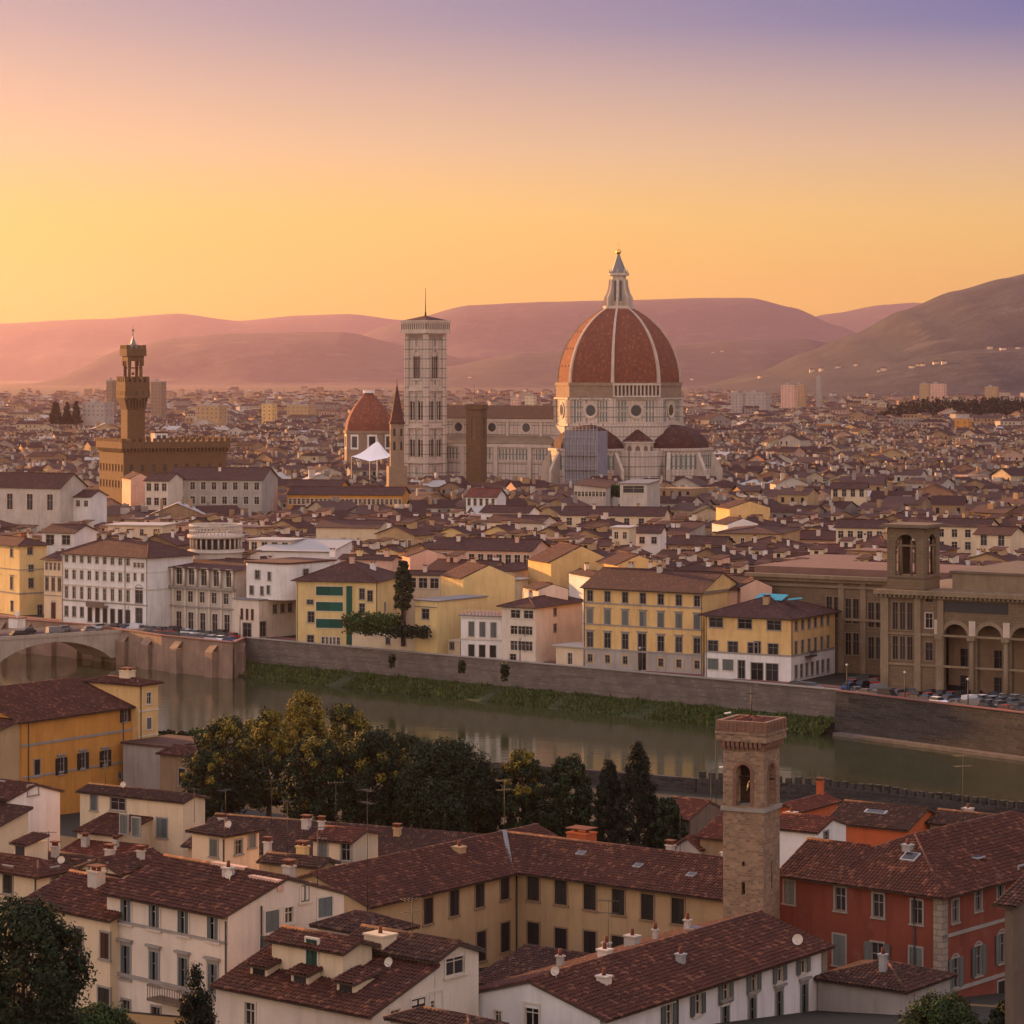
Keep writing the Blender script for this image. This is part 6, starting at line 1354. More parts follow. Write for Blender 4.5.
    mb = MB(); mb.lathe([(.0, 23.2), (.5, 23.4), (1.15, 24.3), (1.15, 24.9), (.5, 25.8), (0, 26)], 14); mb.v = [(x, y, z+zl) for x, y, z in mb.v]; mb.bar((0,0,zl+26), (0,0,zl+29), .25); mb.bar((-.8,0,zl+27.8), (.8,0,zl+27.8), .25); mb.build('gilded_ball', M['gold'], lan)
    # drum: brick band, gallery on one side, marble with round windows
    z1, z2, z3 = zt(397), zt(423), zt(390)
    mb = MB(); mb.ngon_prism(oc(27.6), z1, zb-.2); mb.ngon_prism(oc(28.0), zb-1.4, zb); mb.build('brick_band', M['brown_brick'], r)
    a, b = Vector(V8(27.7, 0)), Vector(V8(27.7, 1)); nr = ((a+b)/2).normalized(); e = (b-a).normalized(); Wg = (b-a).length; ang = math.atan2(e.y, e.x)
    mb = MB(); zg0, zg1 = z1, zb-.3
    mb.box(0, Wg, -1.6, 0, zg0, zg0+.8); mb.box(-.1, Wg+.1, -1.8, 0, zg1-.9, zg1); mb.box(0, Wg, -.25, 0, zg0+.8, zg1-.9, 1)
    for i in range(13): x = .3+i*(Wg-.6)/12; mb.box(x-.32, x+.32, -1.5, -.3, zg0+.8, zg1-.9)
    g = mb.build('gallery', [M['marble_plain'], M['darkstone']], r, (a.x, a.y, 0), ang)
    mb = MB(); mb.ngon_prism(oc(27.7), z2, z1-.02); mb.ngon_prism(oc(28.6), z1-.9, z1+.0); mb.ngon_prism(oc(28.5), z2-.9, z2+.3)
    # corner piers
    for k in range(8):
        d = Vector(V8(1, k)); tn = Vector((-d.y, d.x)); P4 = [d*26-tn*1.5, d*28.4-tn*1.5, d*28.4+tn*1.5, d*26+tn*1.5]; mb.ngon_prism([tuple(p) for p in P4], z2, z1-.9, 0, False)
    mb.build('drum', M['marble'], r)
    for k in range(8):
        a, b = Vector(V8(27.7, k)), Vector(V8(27.7, k+1)); c = (a+b)/2; nr = c.normalized(); e = (b-a).normalized(); zc = (z1+z2)/2
        mb = MB(); ring = lambda rr, o, i: Vector((*(c+nr*o+e*rr*math.cos(i)), zc+rr*math.sin(i)))
        N_ = 20
        for i in range(N_):
            t0, t1 = 2*math.pi*i/N_, 2*math.pi*(i+1)/N_
            mb.face([ring(2.3,.1,t0), ring(2.3,.1,t1), ring(2.7,.45,t1), ring(2.7,.45,t0)], 0); mb.face([ring(2.7,.45,t0), ring(2.7,.45,t1), ring(3.6,.45,t1), ring(3.6,.45,t0)], 0); mb.face([ring(3.6,.45,t0), ring(3.6,.45,t1), ring(3.6,0,t1), ring(3.6,0,t0)], 0)
        mb.face([ring(2.35,.12,2*math.pi*i/N_) for i in range(N_)], 1)
        mb.build('round_window', [M['marble_plain'], glass()], r)
        mb = MB()                                     # blind panels beside the round windows
        for s_ in (-1, 1):
            for q in (4.9, 6.3, 7.7):
                for zz0, zz1 in ((z2+.9, zc-.3), (zc+.3, z1-1.5)):
                    x = s_*q; p = lambda w, z: (*(c+nr*.05+e*w), z); mb.face([p(x-.32, zz0), p(x+.32, zz0), p(x+.32, zz1), p(x-.32, zz1)])
        mb.build('blind_panels', M['sage'], r)
    # octagon base below
    mb = MB(); mb.ngon_prism(oc(30.0), -1, z2-.9); mb.build('crossing_wall', M['marble'], r)
    # tribunes: polygonal apses with tiled half domes, at the right (east), toward lower left (south) and hidden north
    def tribune(ang, name):
        d = Vector((math.sin(R(ang)), -math.cos(R(ang)))); rr = 17.5; c = d*26
        zr = zt(447); zrt = zt(424); k0 = len(d)
        pts = [c+Vector((math.sin(R(ang+q)), -math.cos(R(ang+q))))*rr for q in (-112, -67, -22.5, 22.5, 67, 112)]
        mb = MB(); mb.ngon_prism([tuple(p) for p in pts], -1, zr); o2 = [c+(p-c)*1.05 for p in pts]; mb.ngon_prism([tuple(p) for p in o2], zr-.9, zr+.1); w = mb.build('apse_wall', M['marble'], r)
        mb = MB()
        for a, b in zip(pts, pts[1:]):
            e = (b-a).normalized(); n_ = Vector((e.y, -e.x)); ln = (b-a).length; nn = 6
            for i in range(nn):
                q = a+e*ln*(i+.5)/nn; p = lambda wv, z, o=.05: (*(q+e*wv+n_*o), z); mb.face([p(-.55, zr-8.8), p(.55, zr-8.8), p(.55, zr-3), p(0, zr-2.2), p(-.55, zr-3)])
        mb.build('blind_arcade', M['sage'], r)
        mb = MB(); N_ = 8; hh = zrt-zr
        for a, b in zip(pts, pts[1:]):
            for i in range(N_):
                t0, t1 = math.pi/2*i/N_, math.pi/2*(i+1)/N_; f0, f1 = math.cos(t0)*.93, math.cos(t1)*.93; y0, y1 = zr+hh*math.sin(t0), zr+hh*math.sin(t1)
                A, B, C2, D = c+(a-c)*f0, c+(b-c)*f0, c+(b-c)*f1, c+(a-c)*f1
                mb.face([(*A,y0),(*B,y0),(*C2,y1),(*D,y1)], 0, [(0,y0),(8,y0),(8,y1),(0,y1)])
        mb.build('apse_roof', M['roof_far'], r)
        mb = MB()
        for q in (-67, -22.5, 22.5, 67):                # sloping buttresses
            dd = Vector((math.sin(R(ang+q)), -math.cos(R(ang+q)))); tn = Vector((-dd.y, dd.x)); pr = [(rr*.98, zr-.5), (rr+4.6, zr-9), (rr+4.6, 0), (rr*.98, 0)]
            for w_ in (-.8, .8): mb.face([(*(c+dd*a+tn*w_), z) for a, z in (pr if w_ < 0 else pr[::-1])])
            for (a, z), (b, y) in zip(pr, pr[1:]): mb.face([(*(c+dd*a-tn*.8), z), (*(c+dd*a+tn*.8), z), (*(c+dd*b+tn*.8), y), (*(c+dd*b-tn*.8), y)])
        mb.build('buttress', M['marble_plain'], r)
    tribune(60, 'east'); tribune(-30, 'south'); tribune(150, 'north')
    for ang in (15, 105):                                # small tribunes between
        d = Vector((math.sin(R(ang)), -math.cos(R(ang)))); c = d*27; zr = zt(440); pts = [c+Vector((math.sin(R(ang+q)), -math.cos(R(ang+q))))*7.2 for q in (-100,-60,-30,0,30,60,100)]
        mb = MB(); mb.ngon_prism([tuple(p) for p in pts], -1, zr); mb.ngon_prism([tuple(c+(p-c)*1.08) for p in pts], zr-.7, zr); mb.build('exedra_wall', M['marble_plain'], r)
        mb = MB()
        for a, b in zip(pts, pts[1:]): mb.face([(*(c+(a-c)*1.05), zr), (*(c+(b-c)*1.05), zr), (*c, zt(427))], 0, [(0,0),(3,0),(1.5,8)])
        mb.build('exedra_roof', M['roof_far'], r); mb = MB()
        for a, b in zip(pts, pts[1:]): q = (a+b)/2; e = (b-a).normalized(); n_ = Vector((e.y,-e.x)); p = lambda wv, z: (*(q+e*wv+n_*.05), z); mb.face([p(-1.,zr-6.5),p(1.,zr-6.5),p(1.,zr-2.4),p(0,zr-1.5),p(-1.,zr-2.4)])
        mb.build('niche', M['darkstone'], r)
        q = pts[3]; mb = MB(); mb.ngon_prism([tuple(c+(p-c)*1.6) for p in pts], -1, zt(449)); mb.build('sacristy_wall', M['marble'], r)
    # nave, running away to the left
    d = Vector((math.sin(R(-120)), -math.cos(R(-120)))); ang = math.atan2(-d.y, -d.x)   # local +x points to the dome
    nv = put('nave', None, r, (d.x*24, d.y*24, 0), ang); L_ = 78
    def local(name, mb, mat): return mb.build(name, mat, nv)
    ze = zt(419)*1.0; zr = zt(406)
    mb = MB(); mb.box(-L_, 0, -10.5, 10.5, -1, ze); local('clerestory_wall', mb, M['marble'])
    mb = MB(); slope(mb, [(-L_-.5,-11.6,ze+.1),(0,-11.6,ze+.1),(0,0,zr),(-L_-.5,0,zr)], 0, 1); slope(mb, [(0,11.6,ze+.1),(-L_-.5,11.6,ze+.1),(-L_-.5,0,zr),(0,0,zr)], 0, 1); mb.face([(-L_,-10.5,ze),(-L_,0,zr-.4),(-L_,10.5,ze)], 2); mb.build('nave_roof', [M['roof_far'], M['eaves_wood'], M['marble_plain']], nv)
    za = zt(444); mb = MB(); mb.box(-L_, 2, -20.5, -10.5, -1, za); mb.box(-L_, 2, 10.5, 20.5, -1, za); local('aisle_wall', mb, M['marble'])
    mb = MB(); slope(mb, [(-L_-.3,-21.2,za+.1),(2,-21.2,za+.1),(2,-10.4,za+3.4),(-L_-.3,-10.4,za+3.4)], 0, 1); mb.build('aisle_roof', [M['sand'], M['eaves_wood']], nv)
    mb = MB()
    for i in range(5):
        x = -L_+9+i*17.5; N_ = 18; zc = (za+3.4+ze)/2-.2
        for rr, y, mi in ((3.0,-10.75,0),(2.0,-10.8,1)): mb.face([(x+rr*math.cos(2*math.pi*k/N_), y, zc+rr*math.sin(2*math.pi*k/N_)) for k in range(N_)], mi)
    mb.build('round_window', [M['marble_plain'], glass()], nv)
    mb = MB()
    for i in range(6): x = -L_+.3+i*17.2; mb.box(x-1.0, x+1.0, -21.4, -20.5, -1, za-.6); mb.box(x-.7, x+.7, -10.95, -10.5, za+3.2, ze-.4)
    mb.box(-L_, 2, -11.1, -10.5, ze-1.5, ze-.1); mb.box(-L_, 2, -21.1, -20.5, za-1.6, za-.1); mb.box(-L_, 2, -20.8, -20.5, za-8, za-7.5); mb.build('pilasters', M['marble_plain'], nv)
    mb = MB()
    for i in range(46):
        x = -L_+1+i*1.7
        if int((x+L_-.3)/17.2*10) % 10 in (9, 0): continue
        mb.face([(x-.35,-20.53,za-7),(x+.35,-20.53,za-7),(x+.35,-20.53,za-2.2),(x-.35,-20.53,za-2.2)])
    mb.build('blind_panels', M['sage'], nv)
    # scaffold with netting on the south tribune
    sd = Vector((math.sin(R(-30)), -math.cos(R(-30)))); P = C_+Vector((*(sd*53), 0))
    s = thing('scaffold', 'blue grey netted scaffold standing against the cathedral transept', 'scaffold', (P.x, P.y, 0), R(-30)); x0, x1 = 2.5, 18.; zt_ = zt(424)
    mb = MB(); mb.box(x0, x1, 0, .3, 4, zt_-2); mb.box(x1-.3, x1, .3, 9, 4, zt_-2); mb.build('netting', M['net_blue'], s); mb = MB()
    for i in range(10): x = lerp(x0, x1, i/9); mb.bar((x,-.25,0), (x,-.25,zt_), .18); mb.bar((x,-1.6,0), (x,-1.6,zt_-6), .14)
    for z in range(4, int(zt_), 3): mb.bar((x0,-.3,z), (x1,-.3,z), .16)
    mb.build('poles', M['metal'], s); mb = MB()
    for z in (8, 14, 20, 26): mb.box(x0, x1, -1.7, -.3, z, z+.15)
    mb.build('boards', M['sand'], s)
cathedral()

def campanile():
    Y = 1262.; m = Y/F; zt = lambda py: CZ-(py-375)*m; P = at(425.5, 500, Y)
    r = thing('campanile', 'slender square marble bell tower with paired windows and a thin mast left of the cathedral', 'bell tower', (P.x, P.y, 0), R(-42)); s = 11.4; h = s/2
    z1, z2, z3, z4, z5 = zt(462), zt(427), zt(390), zt(335), zt(321)
    b = Blk(r, -h, h, -h, h, -1, z4); 
    mb = MB(); levels = [(z1+2.5, z2-5.5, 2, 1.3, 1.2), (z2+3.2, z3-5.0, 2, 1.3, 1.2), (z3+5.2, z4-9.5, 1, 3.4, 0)]
    ops = []
    for za, zb, n, w, g in levels:
        if n == 2:
            for c in (-s*.22, s*.22):
                for q in (-.95, .95): ops.append((c+q-.74, c+q+.74, za, zb))
        else:
            for c in (-s*.0,): ops += [(c-2.0, c-.72, za, zb), (c-.58, c+.58, za, zb), (c+.72, c+2.0, za, zb)]
    for O, t_, n_ in (((-h,-h,0),(1,0,0),(0,-1,0)),((h,-h,0),(0,1,0),(1,0,0)),((h,h,0),(-1,0,0),(0,1,0)),((-h,h,0),(0,-1,0),(-1,0,0))):
        wall_face(mb, O, t_, n_, s, -1, z4, [(a+h, c+h, zz, zy) for a, c, zz, zy in ops], 0, .7)
    mb.build('shaft', M['marble'], r)
    mb = MB(); i_ = h-.75; mb.box(-i_, i_, -i_, i_, 0, z4-.2); mb.build('pane', glass(), r)
    for sx in (-1, 1):
        for sy in (-1, 1): mb = MB(); mb.lathe([(1.55, -1), (1.55, z4)], 8, 0, (sx*h*.98, sy*h*.98), 22.5, 382.5, False); mb.build('corner_buttress', M['marble'], r)
    for z in (z1, z2, z3): mb = MB(); mb.box(-h-1.0, h+1.0, -h-1.0, h+1.0, z-.5, z+.5); mb.box(-h-.5, h+.5, -h-.5, h+.5, z+.5, z+1.6); mb.build('cornice_band', M['marble_plain'], r)
    # window surrounds: frames and pointed gables
    mb = MB()
    for k in range(4):
        Mx = Matrix.Rotation(math.pi/2*k, 4, 'Z'); k0 = len(mb.v); y = -h-.12
        for za, zb, n, w, g in levels:
            cs = (-s*.22, s*.22) if n == 2 else (0.,); hw = 2.0 if n == 2 else 2.5
            for c in cs:
                mb.box(c-hw, c-hw+.35, y-.15, -h, za-.4, zb); mb.box(c+hw-.35, c+hw, y-.15, -h, za-.4, zb); mb.box(c-hw-.2, c+hw+.2, y-.3, -h, za-.9, za-.4)
                for sg in (-1, 1): mb.bar((c+sg*(hw-.1), y, zb-.2), (c, y, zb+(2.6 if n == 2 else 4.6)), .5, .35, uphint=(0,1,0))
                for i in range(10):
                    a0, a1 = math.pi*i/10, math.pi*(i+1)/10; rr = hw-.35; mb.face([(c+rr*math.cos(a0), y, zb-.6+rr*math.sin(a0)*.9), (c+(rr+.4)*math.cos(a0), y, zb-.6+(rr+.4)*math.sin(a0)*.9), (c+(rr+.4)*math.cos(a1), y, zb-.6+(rr+.4)*math.sin(a1)*.9), (c+rr*math.cos(a1), y, zb-.6+rr*math.sin(a1)*.9)])
        mb.v[k0:] = [tuple(Mx @ Vector(v)) for v in mb.v[k0:]]
    mb.build('window_surround', M['marble_plain'], r)
    mb = MB()
    for k in range(4):
        Mx = Matrix.Rotation(math.pi/2*k, 4, 'Z'); k0 = len(mb.v)
        for z0_, z1_ in ((4, z1-2), (z1+2.4, z2-1.2), (z2+2.4, z3-1.2), (z3+2.4, z3+4.4), (z4-7.5, z4-1.2)):
            for x0, x1 in ((-5.0,-4.55),(-.5,-.12),(.12,.5),(4.55,5.0)): mb.face([(x0,-h-.04,z0_),(x1,-h-.04,z0_),(x1,-h-.04,z1_),(x0,-h-.04,z1_)])
        mb.v[k0:] = [tuple(Mx @ Vector(v)) for v in mb.v[k0:]]
    mb.build('blind_panels', M['sage'], r)
    mb = MB(); o = h+.6
    for i in range(9):
        q = -h+(i+.5)*s/9
        for a, b_ in (((q,-h),(q,-o-1.2)),((q,h),(q,o+1.2)),((h,q),(o+1.2,q)),((-h,q),(-o-1.2,q))): mb.bar((*a, z4-1.6), (*b_, z4+1.0), .5, .8)
    mb.box(-o-1.6, o+1.6, -o-1.6, o+1.6, z4+.6, z4+1.8); mb.box(-o-1.3, o+1.3, -o-1.3, o+1.3, z4+1.8, z5-.5); mb.box(-o-1.7, o+1.7, -o-1.7, o+1.7, z5-.5, z5+.2); mb.build('crown', M['marble_plain'], r)
    mb = MB()
    for k in range(4):
        Mx = Matrix.Rotation(math.pi/2*k, 4, 'Z'); k0 = len(mb.v)
        for i in range(12): x = -o-.9+i*(2*o+1.8)/11; mb.face([(x-.33,-o-1.34,z4+2.4),(x+.33,-o-1.34,z4+2.4),(x+.33,-o-1.34,z5-1.2),(x-.33,-o-1.34,z5-1.2)])
        mb.v[k0:] = [tuple(Mx @ Vector(v)) for v in mb.v[k0:]]
    mb.build('crown_panels', M['darkstone'], r)
    mb = MB(); q = o+.9
    for i in range(4):
        c4 = [(-q,-q),(q,-q),(q,q),(-q,q)]; a, c = c4[i], c4[(i+1)%4]; mb.face([(*a, z5+.2),(*c, z5+.2),(0,0,zt(315.5))], 0, [(0,0),(12,0),(6,9)])
    mb.tube((0,0,zt(316)),(0,0,zt(312)),.5,.35,8,1); mb.tube((0,0,zt(312)),(0,0,zt(288)),.22,.1,6,1); mb.build('roof', [M['roof_far'], M['iron']], r)
campanile()

def minor_landmarks():
    # spire of the abbey
    Y = 1110.; m = Y/F; zt = lambda py: CZ-(py-375)*m; P = at(397, 470, Y); r = thing('abbey_spire', 'slim brown brick spire with pointed cone left of the marble bell tower', 'spire', (P.x, P.y, 0), R(10))
    mb = MB(); mb.lathe([(3.1,-1),(3.1,zt(424))], 6, 0, smooth=False); mb.build('shaft', M['brown_brick'], r); mb = MB()
    for k in range(6):
        a = R(30+60*k); d = Vector((math.sin(a), -math.cos(a))); e = Vector((math.cos(a), math.sin(a)))
        for z0_, z1_ in ((zt(450), zt(441)), (zt(436), zt(428))): p = lambda w, z: (*(d*2.72+e*w), z); mb.face([p(-.5,z0_),p(.5,z0_),p(.5,z1_-.6),p(0,z1_),p(-.5,z1_-.6)])
    mb.build('window', glass(), r); mb = MB(); mb.lathe([(3.4,zt(424)),(3.4,zt(422)),(2.9,zt(420)),(.1,zt(384))], 6, 0, smooth=False); mb.tube((0,0,zt(385)),(0,0,zt(380)),.12,n=5); mb.build('cone', M['roof_far'], r)
    mb = MB(); mb.box(-3.6,3.6,-3.4,4,-1,zt(466)); mb.build('base', M['brown_brick'], r)
    # square tower before the nave
    Y = 1150.; m = Y/F; zt = lambda py: CZ-(py-375)*m; P = at(476.5, 470, Y); r = thing('stone_tower', 'square brown stone tower with tall openings and flat battlements in front of the nave', 'tower', (P.x, P.y, 0), R(-22)); s = 6.4; h = s/2
    mb = MB()
    for O, t_, n_ in (((-h,-h,0),(1,0,0),(0,-1,0)),((h,-h,0),(0,1,0),(1,0,0)),((h,h,0),(-1,0,0),(0,1,0)),((-h,h,0),(0,-1,0),(-1,0,0))): wall_face(mb, O, t_, n_, s, -1, zt(409), [(h-.85,h+.85,zt(439),zt(418))], 0, .5)
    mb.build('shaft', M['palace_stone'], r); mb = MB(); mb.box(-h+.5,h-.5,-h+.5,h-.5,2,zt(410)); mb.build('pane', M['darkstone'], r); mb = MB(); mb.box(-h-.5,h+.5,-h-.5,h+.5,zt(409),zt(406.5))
    for i in range(4):
        q = -h-.5+(i+.5)*(s+1)/4
        for x0,x1,y0,y1 in ((q-.5,q+.5,-h-.5,-h),(q-.5,q+.5,h,h+.5)): mb.box(x0,x1,y0,y1,zt(406.5),zt(404.5))
        for x0,x1 in ((h,h+.5),(-h-.5,-h)): mb.box(x0,x1,q-.5,q+.5,zt(406.5),zt(404.5))
    mb.tube((-1,0,zt(406.5)),(-1,0,zt(385)),.12,.08,5); mb.build('battlements', M['palace_stone'], r)
    # tiled dome of the other church
    Y = 1500.; m = Y/F; zt = lambda py: CZ-(py-375)*m; P = at(369, 470, Y); r = thing('domed_chapel', 'octagonal chapel with plain red tiled dome left of the marble bell tower', 'chapel', (P.x, P.y, 0), 0)
    oc = lambda rr: [(rr*math.sin(R(-12+45*k)), -rr*math.cos(R(-12+45*k))) for k in range(8)]; mb = MB(); mb.ngon_prism(oc(13.4), -1, zt(432)); mb.ngon_prism(oc(14.0), zt(433), zt(430.5)); mb.build('wall', M['brown_brick'], r)
    mb = MB(); n = 12; H = zt(393)-zt(431)
    for k in range(8):
        for i in range(n):
            t0, t1 = i/n, (i+1)/n; rr = lambda t: 13.2*(1-t**1.9)*.86+13.2*.14; A, B, C2, D = oc(rr(t0))[k], oc(rr(t0))[(k+1)%8], oc(rr(t1))[(k+1)%8], oc(rr(t1))[k]; za, zb = zt(431)+H*t0, zt(431)+H*t1
            mb.face([(*A,za),(*B,za),(*C2,zb),(*D,zb)], 0, [(0,za),(9,za),(9,zb),(0,zb)])
    mb.build('dome', M['dome_tile'], r); mb = MB(); mb.ngon_prism(oc(3.2), zt(393), zt(390.5)); mb.build('lantern', M['lime'], r)
    for k in range(8):
        a, b = Vector(oc(13.4)[k]), Vector(oc(13.4)[(k+1)%8]); c = (a+b)/2; e = (b-a).normalized(); n_ = c.normalized(); p = lambda w, z, o: (*(c+n_*o+e*w), z); z0_, z1_ = zt(447), zt(436); mb = MB()
        mb.face([p(-2.6,z0_-1,.08),p(2.6,z0_-1,.08),p(2.6,z1_+1,.08),p(-2.6,z1_+1,.08)], 0); mb.face([p(-1.7,z0_,.13),p(1.7,z0_,.13),p(1.7,z1_,.13),p(-1.7,z1_,.13)], 1); mb.build('window', [M['lime'], glass()], r)
    # white tensile canopy
    Y = 1200.; P = at(374, 462, Y); m = Y/F; r = thing('canopy', 'white tent canopy held by a mast beside the brown spire', 'canopy', (P.x, P.y, CZ-(461-375)*m), 0); mb = MB(); N_ = 14
    apex = Vector((1.5,0,8.4)); rim = [Vector((-9.5,0,2.0)), Vector((-1.5,-5,0)), Vector((6,-4,1.5)), Vector((7.5,1.5,2.6)), Vector((1,5,2.4))]
    for i in range(5):
        a, b = rim[i], rim[(i+1)%5]
        for j in range(6):
            t0, t1 = j/6, (j+1)/6; f = lambda p, t: p.lerp(apex, t)-Vector((0,0,1.6*math.sin(math.pi*t)*(1-t)))
            mb.face([f(a,t0), f(b,t0), f(b,t1), f(a,t1)])
    mb.build('membrane', M['sheet_white'], r); mb = MB(); mb.tube((1.5,0,-16),(1.5,0,9.5),.22,n=6)
    for p in rim: mb.tube((p.x,p.y,-16), tuple(p), .12, n=5)
    mb.build('mast', M['metal'], r)
    # far towers, stacks and slabs on the plain
    mb = MB(); mb.box(-.6, .6, -.06, .05, 0, 1.4); o = mb.build('window', M['far_window']); FW = o.data; bpy.data.objects.remove(o)
    for px, py, w, hh, Y, mt, lab in ((110,381,7,40,3000,'brown_brick','brown brick stack on the plain left of the old palace tower'),(157,382,12,34,3000,'brown_brick','pair of brown silos on the plain right of the old palace tower'),(96,403,26,14,2400,'grey','long grey slab block at left beyond the old palace'),(789,385,14,60,4000,'pink','tall slab block of flats on the plain right of the dome'),(800,385,10,62,4050,'tan','slim tan tower block on the plain right of the dome'),(819,377,5,70,4100,'grey','slender tall chimney tower on the plain'),(738,393,12,30,3500,'grey','grey wedge shaped modern block on the plain'),(757,393,24,24,3600,'grey','row of grey flats on the plain near the grey wedge'),(925,384,9,54,4500,'tan','tan block of flats in front of the far right hills'),(938,384,16,50,4550,'pink','pink lit block of flats in front of the far right hills'),(992,387,12,46,4600,'tan','tan block of flats at the far right below the hills'),(830,424,18,20,2300,'orange','orange lit block among the roofs at right'),(963,419,14,22,2300,'orange','amber lit house block at the far right of the roofs'),(530,396,9,30,3200,'cream','pale block left of the dome on the plain'),(515,398,8,30,3300,'pink','pink block left of the dome on the plain'),(268,404,12,26,2700,'ochre','ochre block between the old palace tower and the chapel dome'),(300,405,24,16,2900,'tan','long tan block left behind the chapel dome'),(210,406,26,14,2500,'tan','long tan block right of the old palace tower')):
        P = at(px, py, Y); m = Y/F; ww = w*m; top = P.z; w *= .75; r = thing('tower_block' if w < 20 else 'slab_block', lab, 'building', (P.x, P.y, 0), R(-25), None); b = Blk(r, -ww*.62, ww*.38, 0, ww*.45+5, -1, top)
        nz = max(2, int(min(hh, top)/3.6)); nx = max(2, int(ww/4.2))
        for i in range(nz):
            z = top-3.5-i*3.6
            if z < 0: continue
            for j in range(min(nx, 5)): put('window', FW, r, (lerp(b.x0, b.x1, (j+.5)/min(nx, 5)), 0, z))
            for j in range(2): put('window', FW, r, (b.x1, (j+.5)*b.y1/2, z), R(90))
        b.wall(M[mt], 'wall', 'flat'); mb = MB(); mb.box(b.x0-.3, b.x1+.3, -.3, b.y1+.3, top, top+.8); mb.box(b.x0+ww*.3, b.x0+ww*.55, 2, 5, top+.8, top+3.4); mb.build('roof', M['grey'], r)
minor_landmarks()
# ---------------------------------------------------------------- the rest of the old town
rt = random.Random(21)
PROTO = []
WCOL = ['cream','pale','tan','brown','pink','tan','grey','yellow']
def proto(i):
    w = (9, 12, 15, 11, 18, 10, 14, 13)[i % 8]; d = (9, 10, 11, 13, 10, 8, 12, 9)[i//2 % 8]; h = (11.5, 13, 12, 14.5, 12.5, 13.5, 11, 12)[i*3 % 8]; kind = ('gx','gy','hip','gx','gx','gy','sy','hip','gx','flat')[i % 10]
    wc = WCOL[i*5 % 8]; words_ = {'cream':'cream','pale':'pale','lime':'white','yellow':'yellow','pink':'pink','tan':'tan','grey':'grey','ochre':'ochre','brown':'brown'}[wc]
    r = thing('town_house', '', 'house', (0,0,0)); b = Blk(r, -w/2, w/2, -d/2, d/2, -1, h); b.kind = kind
    nf, ns = max(2, w//3), max(1, d//4)
    for fl in range(2):
        for k in range(nf):
            if (i+k*7+fl*3) % 6 == 0: continue
            b.win('f', lerp(b.x0, b.x1, (k+.5)/nf), h-3.0-fl*3.6, 1.1, 1.8, 'plain', M['pale_trim'], None)
        for k in range(ns):
            if (i+k*5+fl) % 4 != 0: b.win('s', lerp(b.y0, b.y1, (k+.5)/ns), h-3.0-fl*3.6, 1.1, 1.8, 'plain', M['pale_trim'], None)
    b.rise = {'gx': d/2, 'gy': w/2, 'hip': min(w, d)/2, 'sy': d, 'flat': 0}[kind]*(.34 if kind != 'sy' else .2)
    b.wall(M[wc], 'wall', kind, b.rise); ro = b.roof(M['far_roof'] if kind != 'flat' else M['dull_roof'], kind, b.rise, .55); b.roofo = ro
    for k in range(2+i % 2):
        x, y = rt.uniform(b.x0+1, b.x1-1), rt.uniform(b.y0+1, b.y1-1); House.chimney(b, x, y, rt.uniform(.7, 1.6), rt.uniform(.9, 2.0), M[('lime','pale','tan')[k % 3]])
    if i % 4 != 3 and kind != 'flat':
        mb = MB(); x = rt.uniform(b.x0+2, b.x1-2); z = House.roof_z(b, x, 0)-1.2; mb.box(x-1.6, x+1.6, -1.5, 2, z-.4, z+2.2); slope(mb, [(x-1.9,-1.9,z+2.15),(x+1.9,-1.9,z+2.15),(x+1.9,2.2,z+2.9),(x-1.9,2.2,z+2.9)], 1, 2); mb.box(x-.5,x+.5,-1.54,-1.5,z+.6,z+1.7,3); mb.build('roof_room', [M[wc], M['far_roof'], M['eaves_wood'], glass()], ro)
    kd = {'gx':'long ridged roof','gy':'gabled front','hip':'hip roof','sy':'single slope roof','flat':'flat red terrace'}[kind]
    return r, family(r), '%s town house with %s' % (words_, kd), max(w, d)
for i in range(20): PROTO.append(proto(i))
BIG = [g for g in S2]
FOOT = [(h_.c, h_.u, h_.v, h_.x0-3, h_.x1+3, h_.y0-3, h_.y1+3) for h_ in BIG]
ALLH = [o for o in COL.objects if o.parent is None and o.get('category') in ('house', 'library', 'garden wall', 'rooftop pavilion')]
def quay_y(x):
    for a, b in zip(FAR, FAR[1:]):
        if a[0] <= x <= b[0]: return lerp(a[1], b[1], (x-a[0])/(b[0]-a[0]))
    return 300
BLOCK = [(at(130,445,1060).xy, 60), (at(618,500,1250).xy, 66), (at(520,500,1290).xy, 44), (at(425,500,1262).xy, 24), (at(470,500,1276).xy, 36), (at(369,470,1500).xy, 22), (at(397,470,1110).xy, 8), (at(476,470,1150).xy, 9)]
def blocked(x, y):
    for c, u, v, x0, x1, y0, y1 in FOOT:
        dx, dy = x-c.x, y-c.y; a, b = dx*u.x+dy*u.y, dx*v.x+dy*v.y
        if x0-6 < a < x1+6 and y0-6 < b < y1+6: return True
    for c, r_ in BLOCK:
        if (x-c[0])**2+(y-c[1])**2 < r_*r_: return True
    return False
